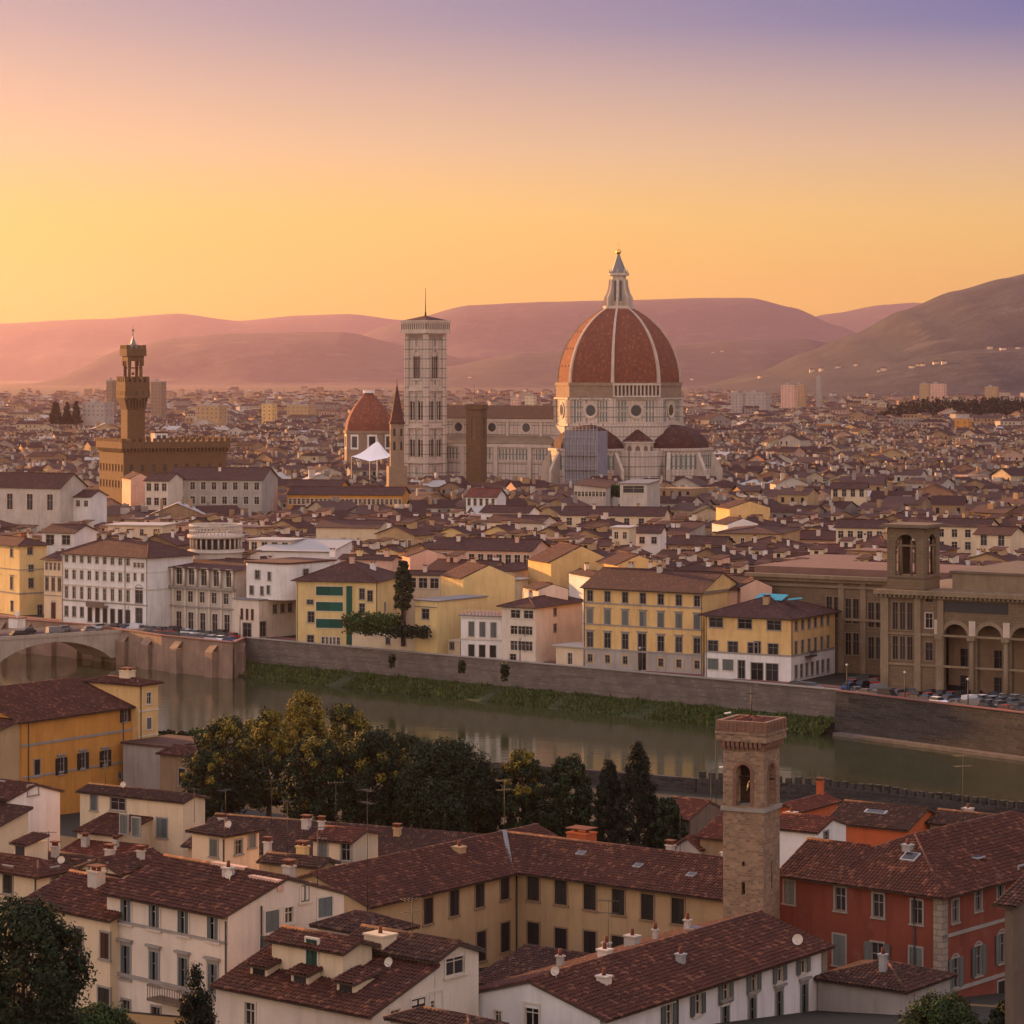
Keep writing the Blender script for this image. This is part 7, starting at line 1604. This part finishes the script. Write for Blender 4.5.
# footprints of everything already standing on the far side
for ob in ALLH:
    if ob.location.y < 480: continue
    for ch in ob.children:
        if ch.type == 'MESH' and ('wall' in ch.name):
            bb = [Vector(q) for q in ch.bound_box]; x0, x1 = min(q.x for q in bb), max(q.x for q in bb); y0, y1 = min(q.y for q in bb), max(q.y for q in bb); a = ob.rotation_euler.z
            FOOT.append((Vector((ob.location.x, ob.location.y)), Vector((math.cos(a), math.sin(a))), Vector((-math.sin(a), math.cos(a))), x0-1, x1+1, y0-1, y1+1))
cand = []
th0 = R(-33); ca, sa = math.cos(th0), math.sin(th0)
for i in range(-130, 130):
    for j in range(0, 160):
        gx_, gy_ = i*14.6+rt.uniform(-2, 2)+(3 if j % 2 else 0), 430+j*13.2+rt.uniform(-2, 2)
        X, Y_ = gx_*ca-gy_*sa-430, gx_*sa+gy_*ca+60
        if Y_ < 480 or Y_ > 2250 or abs(X)/Y_ > .215: continue
        q = quay_y(X)
        if Y_ < q+46: continue
        if blocked(X, Y_): rt.random(); continue
        cand.append((Y_, X))
cand.sort()
def where(X, Y_):
    px = 512+F*X/Y_; d = Y_-quay_y(X)
    side = ('behind the bridgehead' if px < 150 else 'behind the loggia palazzo' if px < 300 else 'behind the yellow riverside houses' if px < 560 else 'behind the yellow palazzo' if px < 720 else 'behind the corner building' if px < 840 else 'behind the library')
    return side + (', near the quay' if d < 110 else '' if d < 220 else ', far back')
used = set()
IND = [c for c in cand if abs(c[1])/c[0] < .187][:285]; INDS = set(IND)
for n, (Y_, X) in enumerate(IND):
    k = rt.randrange(len(PROTO)); r0, kids, words_, sz = PROTO[k]; rz = th0+rt.choice((0, 0, 0, 1, -1, 2))*math.pi/2*rt.choice((0, 1))+rt.gauss(0, .09)
    while True:
        rz2 = (rz+math.pi) % (2*math.pi)-math.pi
        break
    if rz2 > R(25) or rz2 < R(-100): rz2 = th0+rt.gauss(0, .1)
    sc = (rt.uniform(.85, 1.12), rt.uniform(.85, 1.1), rt.uniform(.86, 1.12))
    if k not in used: used.add(k); r = r0; r.location = (X, Y_, 0); r.rotation_euler = (0,0,rz2); r.scale = sc
    else: r = dup(r0, (X, Y_, 0), rz2, None, None, sc, kids)
    w_ = words_ + ' ' + where(X, Y_); r['label'] = w_[:120]; r['group'] = 'tiled houses of the old town'
for k, (r0, kids, w_, s_) in enumerate(PROTO):
    if k not in used:
        for c, gs in kids:
            for g in gs: bpy.data.objects.remove(g)
            bpy.data.objects.remove(c)
        bpy.data.objects.remove(r0)

# ---------------------------------------------------------------- the far town, one mass of roofs
def far_town():
    mb = MB(); mats = [plaster('far_wall_'+k, sc3(c, .72), .5) for k, c in (('cream',(.60,.47,.31)),('pale',(.60,.50,.40)),('white',(.62,.55,.47)),('sand',(.55,.38,.2)),('rose',(.58,.38,.28)),('tan',(.40,.26,.15)),('grey',(.34,.29,.25)),('brick',(.42,.22,.13)))] + [M['far_roof'], M['roof_b2'], M['white_roof'], glass()]
    NR = 8
    def one(X, Y_, w, d, h, rz, detail):
        u = Vector((math.cos(rz), math.sin(rz), 0)); v = Vector((-math.sin(rz), math.cos(rz), 0)); o = Vector((X, Y_, 0)); P = lambda x, y, z: o+u*x+v*y+Vector((0,0,z))
        mi = rt.choices(range(8), (2.4,2.6,1.4,1.6,2.2,4.5,3.5,1.6))[0]; rm = rt.choices((NR, NR+1, NR+2), (6,5,.35))[0]; x, y = w/2, d/2; kind = rt.choices(('gx','gy','hip','flat'), (5,3,2.4,.9 if Y_ < 2500 else 1.5))[0]
        rise = {'gx': y, 'gy': x, 'hip': min(x, y), 'flat': 0}[kind]*.42; e = .6
        mb.face([P(-x,-y,-.5),P(x,-y,-.5),P(x,-y,h),P(-x,-y,h)], mi); mb.face([P(x,-y,-.5),P(x,y,-.5),P(x,y,h),P(x,-y,h)], mi); mb.face([P(-x,y,-.5),P(-x,-y,-.5),P(-x,-y,h),P(-x,y,h)], mi); mb.face([P(x,y,-.5),P(-x,y,-.5),P(-x,y,h),P(x,y,h)], mi)
        hh = h+.02
        if kind == 'gx':
            mb.face([P(x,-y,h),P(x,y,h),P(x,0,h+rise)], mi); mb.face([P(-x,y,h),P(-x,-y,h),P(-x,0,h+rise)], mi)
            mb.face([P(-x-e,-y-e,hh-.17),P(x+e,-y-e,hh-.17),P(x+e,0,hh+rise),P(-x-e,0,hh+rise)], rm); mb.face([P(x+e,y+e,hh-.17),P(-x-e,y+e,hh-.17),P(-x-e,0,hh+rise),P(x+e,0,hh+rise)], rm)
        elif kind == 'gy':
            mb.face([P(-x,-y,h),P(x,-y,h),P(0,-y,h+rise)], mi)
            mb.face([P(x+e,-y-e,hh-.17),P(x+e,y+e,hh-.17),P(0,y+e,hh+rise),P(0,-y-e,hh+rise)], rm); mb.face([P(-x-e,y+e,hh-.17),P(-x-e,-y-e,hh-.17),P(0,-y-e,hh+rise),P(0,y+e,hh+rise)], rm)
        elif kind == 'hip':
            X0, Y0 = x+e, y+e; h2 = min(X0, Y0); a, b = (P(-X0+h2,0,hh+rise), P(X0-h2,0,hh+rise)) if X0 > Y0 else (P(0,-Y0+h2,hh+rise), P(0,Y0-h2,hh+rise)); c = [P(-X0,-Y0,hh-.1),P(X0,-Y0,hh-.1),P(X0,Y0,hh-.1),P(-X0,Y0,hh-.1)]
            if X0 > Y0: fs = [[c[0],c[1],b,a],[c[1],c[2],b],[c[2],c[3],a,b],[c[3],c[0],a]]
            else: fs = [[c[0],c[1],a],[c[1],c[2],b,a],[c[2],c[3],b],[c[3],c[0],a,b]]
            for f in fs: mb.face(f, rm)
        else: mb.face([P(-x-.2,-y-.2,h+.02),P(x+.2,-y-.2,h+.02),P(x+.2,y+.2,h+.02),P(-x-.2,y+.2,h+.02)], rt.choice((NR, NR+1, 6, 5, NR+2))); mb.face([P(-x-.2,-y-.2,h-.5),P(x+.2,-y-.2,h-.5),P(x+.2,-y-.2,h+.02),P(-x-.2,-y-.2,h+.02)], mi)
        if detail:
            nf = max(2, int(w/3.3)); rows = 3 if h > 16 else 2
            for fl in range(rows):
                z = h-2.9-fl*3.5
                for k in range(nf):
                    if rt.random() < .25: continue
                    q = lerp(-x, x, (k+.5)/nf); mb.face([P(q-.55,-y-.05,z),P(q+.55,-y-.05,z),P(q+.55,-y-.05,z+1.8),P(q-.55,-y-.05,z+1.8)], 11)
                if rt.random() < .6: q = rt.uniform(-y*.6, y*.6); mb.face([P(x+.05,q-.55,z),P(x+.05,q+.55,z),P(x+.05,q+.55,z+1.8),P(x+.05,q-.55,z+1.8)], 11)
            if kind != 'flat' or rt.random() < .5:
                for _ in range(rt.choice((1,2,3))):
                    cx, cy = rt.uniform(-x*.7, x*.7), rt.uniform(-y*.6, y*.2); s_ = rt.uniform(.4, .8) if rt.random() < .85 else rt.uniform(1.0, 1.6); zb, ze = h-.5, h+rise+rt.uniform(.5, 1.5); m2 = rt.choice((1,2,5,5,6))
                    q = [P(cx-s_,cy-s_*.7,0),P(cx+s_,cy-s_*.7,0),P(cx+s_,cy+s_*.7,0),P(cx-s_,cy+s_*.7,0)]; Z = lambda p, z: p+Vector((0,0,z))
                    for i in range(4): j = (i+1)%4; mb.face([Z(q[i],zb),Z(q[j],zb),Z(q[j],ze),Z(q[i],ze)], m2)
                    mb.face([Z(p, ze) for p in q], NR)
    for Y_, X in cand:
        if (Y_, X) in INDS: continue
        one(X, Y_, rt.uniform(9, 17), rt.uniform(9, 13), rt.uniform(10.5, 15.5)*(1.25 if rt.random() < .06 else 1), th0+rt.choice((0,0,0,R(20),-R(25),R(45)))+rt.gauss(0, .08), True)
    Y_ = 2250.
    while Y_ < 9000:
        st = 15+(Y_-2250)*.012; X = -.205*Y_
        while X < .205*Y_:
            x, y = X+rt.uniform(-.4, .4)*st, Y_+rt.uniform(-.5, .5)*st
            px = 512+F*x/y
            if rt.random() < (.88 if Y_ < 3800 else .7 if Y_ < 6000 else .5) and not (px > 855 and 3250 < y < 3750):
                big = rt.random() < .03+.02*(Y_ > 3000)
                w, d, h = (rt.uniform(16, 26), rt.uniform(10, 14), rt.uniform(15, 22)) if big else (rt.uniform(10, 18), rt.uniform(9, 14), rt.uniform(9, 16))
                one(x, y, w, d, h, R(-28)+rt.choice((0,0,0,R(60),R(30)))+rt.gauss(0, .15), Y_ < 3000 or big)
            X += st*1.15
        Y_ += st
    o = mb.build('far_town', mats); o['kind'] = 'stuff'; o['label'] = 'far spread of tiled roofs and pale walls reaching to the hills'; o['category'] = 'town'
M['roof_b2'] = far_roof('town_roof_dark', (.095,.050,.040))
far_town()
# ---------------------------------------------------------------- trees
def crown_mesh(seed, H, rad, base, kind, n_clump, per, leaf, two=None):
    """leaf clumps spread through a crown volume; kind: round, cone, column"""
    rg = random.Random(seed); mb = MB()
    for c in range(n_clump):
        t = rg.random(); a = rg.random()*6.283
        if kind == 'cone': t = 1-math.sqrt(rg.random()); r_max = rad*(1-t)**.75*(.9+.2*math.sin(a*3+seed)); r = r_max*math.sqrt(rg.uniform(.35, 1)); z = base+(H-base)*t
        elif kind == 'column': r_max = rad*min(1, (t+.05)*5)**.5*(1-t)**.55*1.25*(.85+.25*math.sin(a*2+seed+t*7)); r = r_max*math.sqrt(rg.uniform(.4, 1)); z = base+(H-base)*t
        else:
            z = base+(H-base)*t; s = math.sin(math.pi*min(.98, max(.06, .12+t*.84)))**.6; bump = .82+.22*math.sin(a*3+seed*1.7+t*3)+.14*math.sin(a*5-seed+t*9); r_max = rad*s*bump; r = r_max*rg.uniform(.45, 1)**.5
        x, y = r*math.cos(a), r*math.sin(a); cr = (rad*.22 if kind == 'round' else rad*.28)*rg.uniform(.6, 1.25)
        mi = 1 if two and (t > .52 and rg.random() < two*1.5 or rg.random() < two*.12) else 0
        for k in range(per):
            d = Vector((rg.gauss(0, 1), rg.gauss(0, 1), rg.gauss(0, .8))); d = d.normalized()*cr*rg.random()**.45; p = Vector((x, y, z))+d
            n = (d.normalized()+Vector((rg.gauss(0,.5), rg.gauss(0,.5), rg.gauss(0,.5)+.35))).normalized(); e = n.cross(Vector((rg.random()-.5, rg.random()-.5, rg.random()-.5))).normalized()*leaf*rg.uniform(.6, 1.3); f = n.cross(e)*.6
            mb.face([p-e, p+f*.8, p+e, p-f*.8], mi)
    return mb
def tree(name, label, px, py_top, py_base, Y, w_px, kind, mats, seed, group=None, base_z=None, leaf=.20, dens=1., two=None, cb=None):
    bz = base_z if base_z is not None else CZ-(py_base-375)*Y/F; top = CZ-(py_top-375)*Y/F; H = top-bz; rad = w_px/2*Y/F; X = kx(px)*Y
    r = thing(name, label, 'tree', (X, Y, bz), 0, group)
    base = {'round': H*.16, 'cone': H*.06, 'column': H*.04}[kind]; base = H*cb if cb else base; rg = random.Random(seed)
    mb = MB(); pts = [Vector((0,0,-.5)), Vector((rg.uniform(-.2,.2), rg.uniform(-.2,.2), H*.3)), Vector((rg.uniform(-.4,.4), rg.uniform(-.4,.4), H*.75))]; tr = max(.16, H*.022)
    mb.tube(pts[0], pts[1], tr*1.25, tr*.85, 8); mb.tube(pts[1], pts[2], tr*.85, tr*.2, 8)
    for i in range(7): a = i*2.4+seed; z = H*(.25+.07*i); mb.tube((0,0,z), (math.cos(a)*rad*.72, math.sin(a)*rad*.72, z+H*.18), tr*.45, tr*.08, 5)
    mb.build('trunk', plain('bark', (.055,.04,.03), .95), r)
    n = int(dens*(100 + rad*H*1.9)); per = 130
    crown_mesh(seed, H, rad, base, kind, n, per, leaf, two).build('crown', mats, r)
    return r
g = 'trees along the near river bank'; DK, OL, AU, CY, HE = LV['dark'], LV['olive'], LV['autumn_sunlit'], LV['cypress'], LV['hedge']  # AU: yellow autumn leaves, with sunlight on the crown tops put into the colour
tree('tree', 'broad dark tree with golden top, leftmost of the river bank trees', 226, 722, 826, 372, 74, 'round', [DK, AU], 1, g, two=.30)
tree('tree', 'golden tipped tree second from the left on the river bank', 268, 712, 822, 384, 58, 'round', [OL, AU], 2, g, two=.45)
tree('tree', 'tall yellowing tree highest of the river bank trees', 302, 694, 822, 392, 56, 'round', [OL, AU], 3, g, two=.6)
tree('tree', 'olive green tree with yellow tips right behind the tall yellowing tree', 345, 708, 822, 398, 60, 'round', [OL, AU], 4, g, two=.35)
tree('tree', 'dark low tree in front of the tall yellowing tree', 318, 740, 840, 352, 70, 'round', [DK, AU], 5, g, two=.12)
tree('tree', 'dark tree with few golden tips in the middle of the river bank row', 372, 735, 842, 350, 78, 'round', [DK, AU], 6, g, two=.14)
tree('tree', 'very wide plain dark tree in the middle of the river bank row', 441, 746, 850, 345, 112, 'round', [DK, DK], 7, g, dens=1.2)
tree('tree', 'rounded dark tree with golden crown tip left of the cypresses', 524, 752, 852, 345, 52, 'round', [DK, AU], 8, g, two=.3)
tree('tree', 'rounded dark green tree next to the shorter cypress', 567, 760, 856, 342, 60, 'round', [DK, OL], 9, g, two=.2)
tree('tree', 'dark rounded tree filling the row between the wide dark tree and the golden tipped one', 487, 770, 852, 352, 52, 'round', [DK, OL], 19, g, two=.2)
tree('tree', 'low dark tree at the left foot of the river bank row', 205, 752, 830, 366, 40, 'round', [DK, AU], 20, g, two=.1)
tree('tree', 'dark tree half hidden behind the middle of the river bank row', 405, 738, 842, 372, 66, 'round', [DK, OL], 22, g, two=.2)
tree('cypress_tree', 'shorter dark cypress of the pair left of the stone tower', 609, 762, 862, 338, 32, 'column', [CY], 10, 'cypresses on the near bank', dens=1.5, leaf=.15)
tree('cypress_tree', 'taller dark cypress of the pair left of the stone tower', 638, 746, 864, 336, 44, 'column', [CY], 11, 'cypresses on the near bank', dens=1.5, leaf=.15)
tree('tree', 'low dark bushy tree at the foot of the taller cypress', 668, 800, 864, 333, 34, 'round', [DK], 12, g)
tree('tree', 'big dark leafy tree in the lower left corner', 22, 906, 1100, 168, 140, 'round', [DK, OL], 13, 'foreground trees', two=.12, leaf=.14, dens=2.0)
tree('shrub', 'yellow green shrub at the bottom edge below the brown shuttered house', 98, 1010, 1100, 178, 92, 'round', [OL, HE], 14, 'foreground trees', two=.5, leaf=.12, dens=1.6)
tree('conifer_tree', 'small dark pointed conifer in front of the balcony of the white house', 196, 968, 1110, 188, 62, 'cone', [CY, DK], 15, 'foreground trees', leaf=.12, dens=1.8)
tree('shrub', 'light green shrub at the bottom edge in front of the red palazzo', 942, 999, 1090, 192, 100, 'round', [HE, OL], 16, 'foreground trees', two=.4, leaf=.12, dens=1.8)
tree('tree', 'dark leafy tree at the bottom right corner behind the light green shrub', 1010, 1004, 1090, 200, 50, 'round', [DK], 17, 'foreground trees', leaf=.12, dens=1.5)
# far bank planting
tree('pine_tree', 'tall dark tree with bare trunk between the yellow house and the garden wall', 403, 562, 644, 611, 21, 'round', [OL, DK], 18, None, leaf=.22, dens=1.0, two=.5, cb=.42)
def bush(name, label, px, py, Y, w_px, h_px, mat, seed, cat='hedge', dpt=4., group=None):
    w, h = w_px*Y/F, h_px*Y/F; P = at(px, py+h_px/2, Y); r = thing(name, label, cat, (P.x, P.y, P.z), R(-24), group); rg = random.Random(seed); mb = MB()
    for i in range(int(w*h*dpt*10)+200):
        p = Vector((rg.uniform(-w/2, w/2), rg.uniform(-dpt/2, dpt/2), h*(rg.random()**.7)*(.75+.3*math.sin(i*.1+seed)**2))); n = Vector((rg.gauss(0,1), rg.gauss(0,1), rg.gauss(0,1)+.6)).normalized(); e = n.cross(Vector((rg.random(), rg.random(), rg.random()))).normalized()*rg.uniform(.2, .42); f = n.cross(e)*.7
        mb.face([p-e, p+f, p+e, p-f])
    mb.build('foliage', mat, r); return r
bush('hedge', 'wide clipped green hedge on the terrace beside the yellow house with green blinds', 373, 624, 612, 56, 21, HE, 1, dpt=7)
bush('hedge', 'dark ivy and shrubs on the terrace at the foot of the tall dark tree', 410, 632, 606, 36, 12, DK, 2, dpt=5)
for i, (px, py, w, h) in enumerate(((392,661,5,13),(462,667,6,12),(505,672,8,18))):
    z0 = at(px, py, 1); k = [a for a in [0]]; Yw = {0:604,1:588,2:577}[i]; bush('shrub', ('first small shrub hanging on the embankment wall below the hedge', 'small shrub on the embankment wall below the white shuttered house', 'larger shrub on the embankment wall below the beige house')[i], px, py, Yw-4, w, h, DK, 5+i, 'shrub', 1.2)
bush('shrub', 'round green tree clump in the court below the cathedral', 620, 491, 1010, 26, 12, HE, 9, 'shrub', 9, 'green clumps among the roofs'); bush('shrub', 'smaller green clump right of the court below the cathedral', 641, 488, 1005, 14, 9, HE, 10, 'shrub', 8, 'green clumps among the roofs'); bush('shrub', 'roof garden greenery on the terrace behind the yellow palazzo', 712, 572, 690, 16, 9, DK, 11, 'shrub', 4)
bush('shrub', 'dark bushes on the near bank by the low grey house', 172, 736, 430, 34, 9, DK, 12, 'shrub', 3)
bush('shrub', 'weedy bushes at the river edge right of the ochre turret', 200, 733, 440, 18, 8, HE, 13, 'shrub', 3)
# cypress trio on the plain, wooded rise on the right
for i, (px, top, w) in enumerate(((56,402,13),(67,402,10),(76.5,400.5,10))):
    tree('cypress_tree', ('leftmost cone tree of the far trio on the plain', 'middle cone tree of the far trio on the plain', 'rightmost and tallest cone tree of the far trio on the plain')[i], px, top, 424, 2400, w, 'cone', [CY], 30+i, 'cone trees on the plain', leaf=1.0, dens=.4)
rg = random.Random(77); mb = MB()
for i in range(900):
    y = rg.uniform(3300, 3700); px = 1060-rg.random()**1.3*200; x = kx(px)*y; gz = 18*min(1, max(0, (px-862)/60))*(1-abs(y-3500)/260) ; gz = max(0, gz); hgt = rg.uniform(9, 17)*(.6 if px < 885 else 1); rr = rg.uniform(2.2, 5.5)
    for k in range(26):
        t = rg.random(); a = rg.random()*6.28; r_ = rr*(1-t)**.6*rg.uniform(.5, 1); p = Vector((x+r_*math.cos(a), y+r_*math.sin(a), gz+hgt*(.05+.95*t))); e = Vector((rg.gauss(0,1), rg.gauss(0,1), rg.gauss(0,1))).normalized()*1.5; f = e.cross(Vector((rg.random(), rg.random(), rg.random()))).normalized()*1.1
        mb.face([p-e, p+f, p+e, p-f])
o = setting(mb.build('wood', CY), 'stuff')
mb = MB()
for i in range(420):                                    # scattered garden trees between far roofs
    y = rg.uniform(1500, 4200); x = rg.uniform(-.19, .19)*y; hgt = rg.uniform(9, 15); rr = rg.uniform(2.5, 6)
    for k in range(22):
        t = rg.random(); a = rg.random()*6.28; r_ = rr*math.sin(math.pi*min(.95,max(.1,t)))*rg.uniform(.5, 1); p = Vector((x+r_*math.cos(a), y+r_*math.sin(a), hgt*(.25+.8*t))); e = Vector((rg.gauss(0,1), rg.gauss(0,1), rg.gauss(0,1))).normalized()*1.3; f = e.cross(Vector((rg.random(), rg.random(), rg.random()))).normalized()*1.0
        mb.face([p-e, p+f, p+e, p-f])
setting(mb.build('town_trees_foliage', OL), 'stuff')

# ---------------------------------------------------------------- villas on the right hills
dg = bpy.context.evaluated_depsgraph_get(); rv = random.Random(5)
hillset = [o for o in COL.objects if o.name.startswith('hill')]
spots = [(713,353),(722,352),(812,372),(821,371),(838,368),(856,366),(879,372),(884,371),(912,368),(918,366),(923,366),(936,364),(944,364),(990,349),(1003,350),(1018,349),(692,380),(760,378),(560,366),(575,364),(470,378)]
vil = None; nv = 0
for px, py in spots:
    d = Vector((kx(px), 1, -(py-375)/F)).normalized(); best = None
    for o in hillset:
        ok, loc, nr, _ = o.ray_cast(Vector((0,0,CZ)), d)
        if ok and (best is None or loc.y < best.y): best = loc
    if best is None: continue
    lab = 'pale villa on the wooded hillside ' + ('above the far plain left of the dome' if px < 600 else 'right of the dome' if px < 800 else 'on the lower slope at the right' if px < 950 else 'high at the right edge')
    if vil is None:
        vil = thing('villa', lab, 'villa', best, R(-25), 'villas on the hills'); b = Blk(vil, -6, 6, -4.5, 4.5, -6, 6.5); b.wall(M['cream'], 'wall', 'hip'); b.kind = 'hip'; b.roof(M['far_roof'], 'hip', 2.4, .8); vk = family(vil)
    else: r = dup(vil, best, R(rv.uniform(-60, 10)), lab, None, (rv.uniform(.8,1.5), 1, rv.uniform(.8,1.3)), vk)

# ---------------------------------------------------------------- cars and lamps on the quay
paint = lambda n, c: plain(n, c, .55, .0, .03)
CARC = dict(white=paint('white_paint', (.75,.75,.74)), silver=paint('silver_paint', (.42,.43,.45)), black=paint('black_paint', (.015,.015,.017)), blue=paint('blue_paint', (.03,.07,.17)), grey=paint('grey_paint', (.12,.125,.13)), red=paint('red_paint', (.30,.025,.02)))
def make_car(colname, van=False):
    r = thing('parked_car', '', 'car' if not van else 'van', (0,0,0)); mb = MB(); L_, W2 = 2.1, .86
    prof = [(-L_,.42),(-L_,.78),(-L_+.1,.92),(-1.5,.98),(1.0,1.0),(1.9,.86),(L_,.7),(L_,.42)]
    for y, rv_ in ((-W2, 1), (W2, -1)): mb.face([(x, y, z) for x, z in (prof[::-1] if rv_ > 0 else prof)])
    for (a, z), (b, y) in zip(prof, prof[1:]+prof[:1]): mb.face([(a,-W2,z),(a,W2,z),(b,W2,y),(b,-W2,y)])
    top = 1.5 if not van else 1.9; x0, x1, t0, t1 = (-1.75, 1.0, -1.35, .35) if not van else (-2.0, 1.3, -1.95, .8)
    for y, q in ((-W2+.05, -W2+.2), (W2-.05, W2-.2)): pass
    mb.face([(t0,-W2+.16,top),(t1,-W2+.16,top),(t1,W2-.16,top),(t0,W2-.16,top)])
    mb.build('body', CARC[colname], r); mb = MB(); B_ = [(x0,-W2+.05,.97),(x1,-W2+.05,.99),(x1,W2-.05,.99),(x0,W2-.05,.97)]; T_ = [(t0,-W2+.16,top-.005),(t1,-W2+.16,top-.005),(t1,W2-.16,top-.005),(t0,W2-.16,top-.005)]
    for i in range(4): j = (i+1)%4; mb.face([B_[i],B_[j],T_[j],T_[i]], 0 if not van or i == 1 else 1)
    mb.build('windows', [glass('car_glass', (.012,.013,.015), .35), CARC[colname]], r)
    for x in (-1.3, 1.3):
        for y in (-W2, W2): mb = MB(); mb.tube((x,y-.1,.33),(x,y+.1,.33),.33,n=12); mb.build('wheel', M['iron'], r)
    for y in (-.6, .6): mb = MB(); mb.box(L_-.05, L_+.02, y-.18, y+.18, .6, .74); mb.build('headlight', M['lime'], r)
    return r, family(r)
cars = {}; rc = random.Random(9)
def quay_pt(px, off):
    """a point on the quay road seen at picture column px, off metres behind the wall line"""
    for a, b in zip(QL, QL[1:]):
        a, b = Vector(a), Vector(b); d = (b-a).normalized(); n = Vector((-d.y, d.x)); a2, b2 = a+n*off, b+n*off; k = kx(px); den = (d.x-k*d.y)
        if abs(den) < 1e-6: continue
        t = (k*a2.y-a2.x)/den
        if -.5 <= t <= (b2-a2).length+.5: return a2+d*t, math.atan2(d.y, d.x)
    return None, 0
def add_car(P, rz, c, label, group, van=False, z=.012):
    key = (c, van)
    if key not in cars: r, k = make_car(c, van); cars[key] = (r, k); r.location = (P.x, P.y, z); r.rotation_euler = (0,0,rz)
    else: r0, k = cars[key]; r = dup(r0, (P.x, P.y, z), rz, None, None, None, k)
    r['label'] = label; r['group'] = group; return r
cols = ['silver','black','black','grey','blue','black','grey','white','red','grey']
gl = 'cars parked along the far quay'
for i, px in enumerate(range(117, 236, 6)):
    P, a = quay_pt(px, 2.2+(i % 3)*.3); c = cols[(i*3+1) % 10]; add_car(P, a+(math.pi if i % 2 else 0), c, '%s car parked on the quay before the %s' % (c, 'white palazzo' if px < 150 else 'grey loggia palazzo'), gl, i % 7 == 3)
for i, px in enumerate(range(150, 232, 9)):
    P, a = quay_pt(px, -4.5-(i % 2)*.4); c = cols[(i*7+1) % 10]; add_car(P, a, c, '%s car standing on the quay edge left of the %s' % (c, 'step in the wall' if px > 190 else 'bridge abutment'), gl)
for i, px in enumerate((798,806,812)):
    P, a = quay_pt(px, 3.2); c = cols[(i*7+2) % 10]; add_car(P, a, c, '%s car parked beside the white ground floor of the corner building' % c, gl)
for row_, off in enumerate((3.4, 8.2, 13.0, 17.5)):
    for i, px in enumerate(range(848+row_*3, 1030, 10)):
        if (i*7+row_*3) % 5 == 0: continue
        P, a = quay_pt(px, off)
        if P is None: continue
        c = cols[(i*3+row_*4) % 10]; add_car(P, a+(math.pi/2 if row_ in (1, 2) else 0)+rc.gauss(0, .05), c, '%s car parked in %s before the great library' % (c, ('the row along the quay wall','the second row from the wall','the third row from the wall','the row nearest the facade')[row_]), gl, (i+row_) % 9 == 4, .012 if off < 9.4 else (.135 if off < 12.4 else .004))
r_, a_, d_, n_ = BR
for i in range(9):
    P = a_+d_*(2+i*4.6)+n_*(2.6 if i % 2 else -2.6); c = cols[(i*3) % 10]; add_car(P, math.atan2(d_.y, d_.x)+(math.pi if i % 2 else 0), c, '%s car crossing the bridge at the left' % c, 'cars on the bridge', i == 3, .275)
def post_lamp(px, off, h, label):
    P, a = quay_pt(px, off); r = thing('street_lamp', label, 'street lamp', (P.x, P.y, .1), 0, 'street lamps along the river'); mb = MB(); mb.tube((0,0,0),(0,0,h),.12,.08,8); mb.tube((0,0,0),(0,0,.8),.2,.16,8); mb.build('pole', M['iron'], r); mb = MB(); mb.lathe([(.08,h),(.2,h+.15),(.24,h+.35),(.14,h+.5),(0,h+.55)], 10); mb.build('lamp_head', M['metal'], r); return r
for px, lab in ((847,'globe lamp post at the corner of the quay beside the yellow corner building'),(905,'globe lamp post on the quay before the left bay of the library'),(968,'globe lamp post on the quay before the first library arch'),(640,'globe lamp post on the quay before the door of the yellow palazzo'),(520,'globe lamp post on the quay before the beige house'),(240,'globe lamp post at the end of the grey palazzo'),(128,'globe lamp post on the quay before the white palazzo')):
    post_lamp(px, 1.6, 5.2, lab)
P = at(121, 626, 690); r = thing('kiosk', 'small pale kiosk with round sign on the quay by the ochre palazzo', 'kiosk', (at(27,612,690).x, 676, .0), R(-38)); mb = MB(); mb.box(-1.6,1.6,-1.2,1.2,0,2.4); mb.box(-1.9,1.9,-1.5,1.5,2.4,2.6,1); mb.build('cabin', [M['lime'], M['red_paving']], r); mb = MB(); mb.tube((1.9,-1.6,0),(1.9,-1.6,3.4),.06,n=6); mb.tube((1.9,-1.75,3.6),(1.9,-1.65,3.6),.7,n=16); mb.build('sign', M['lime'], r)
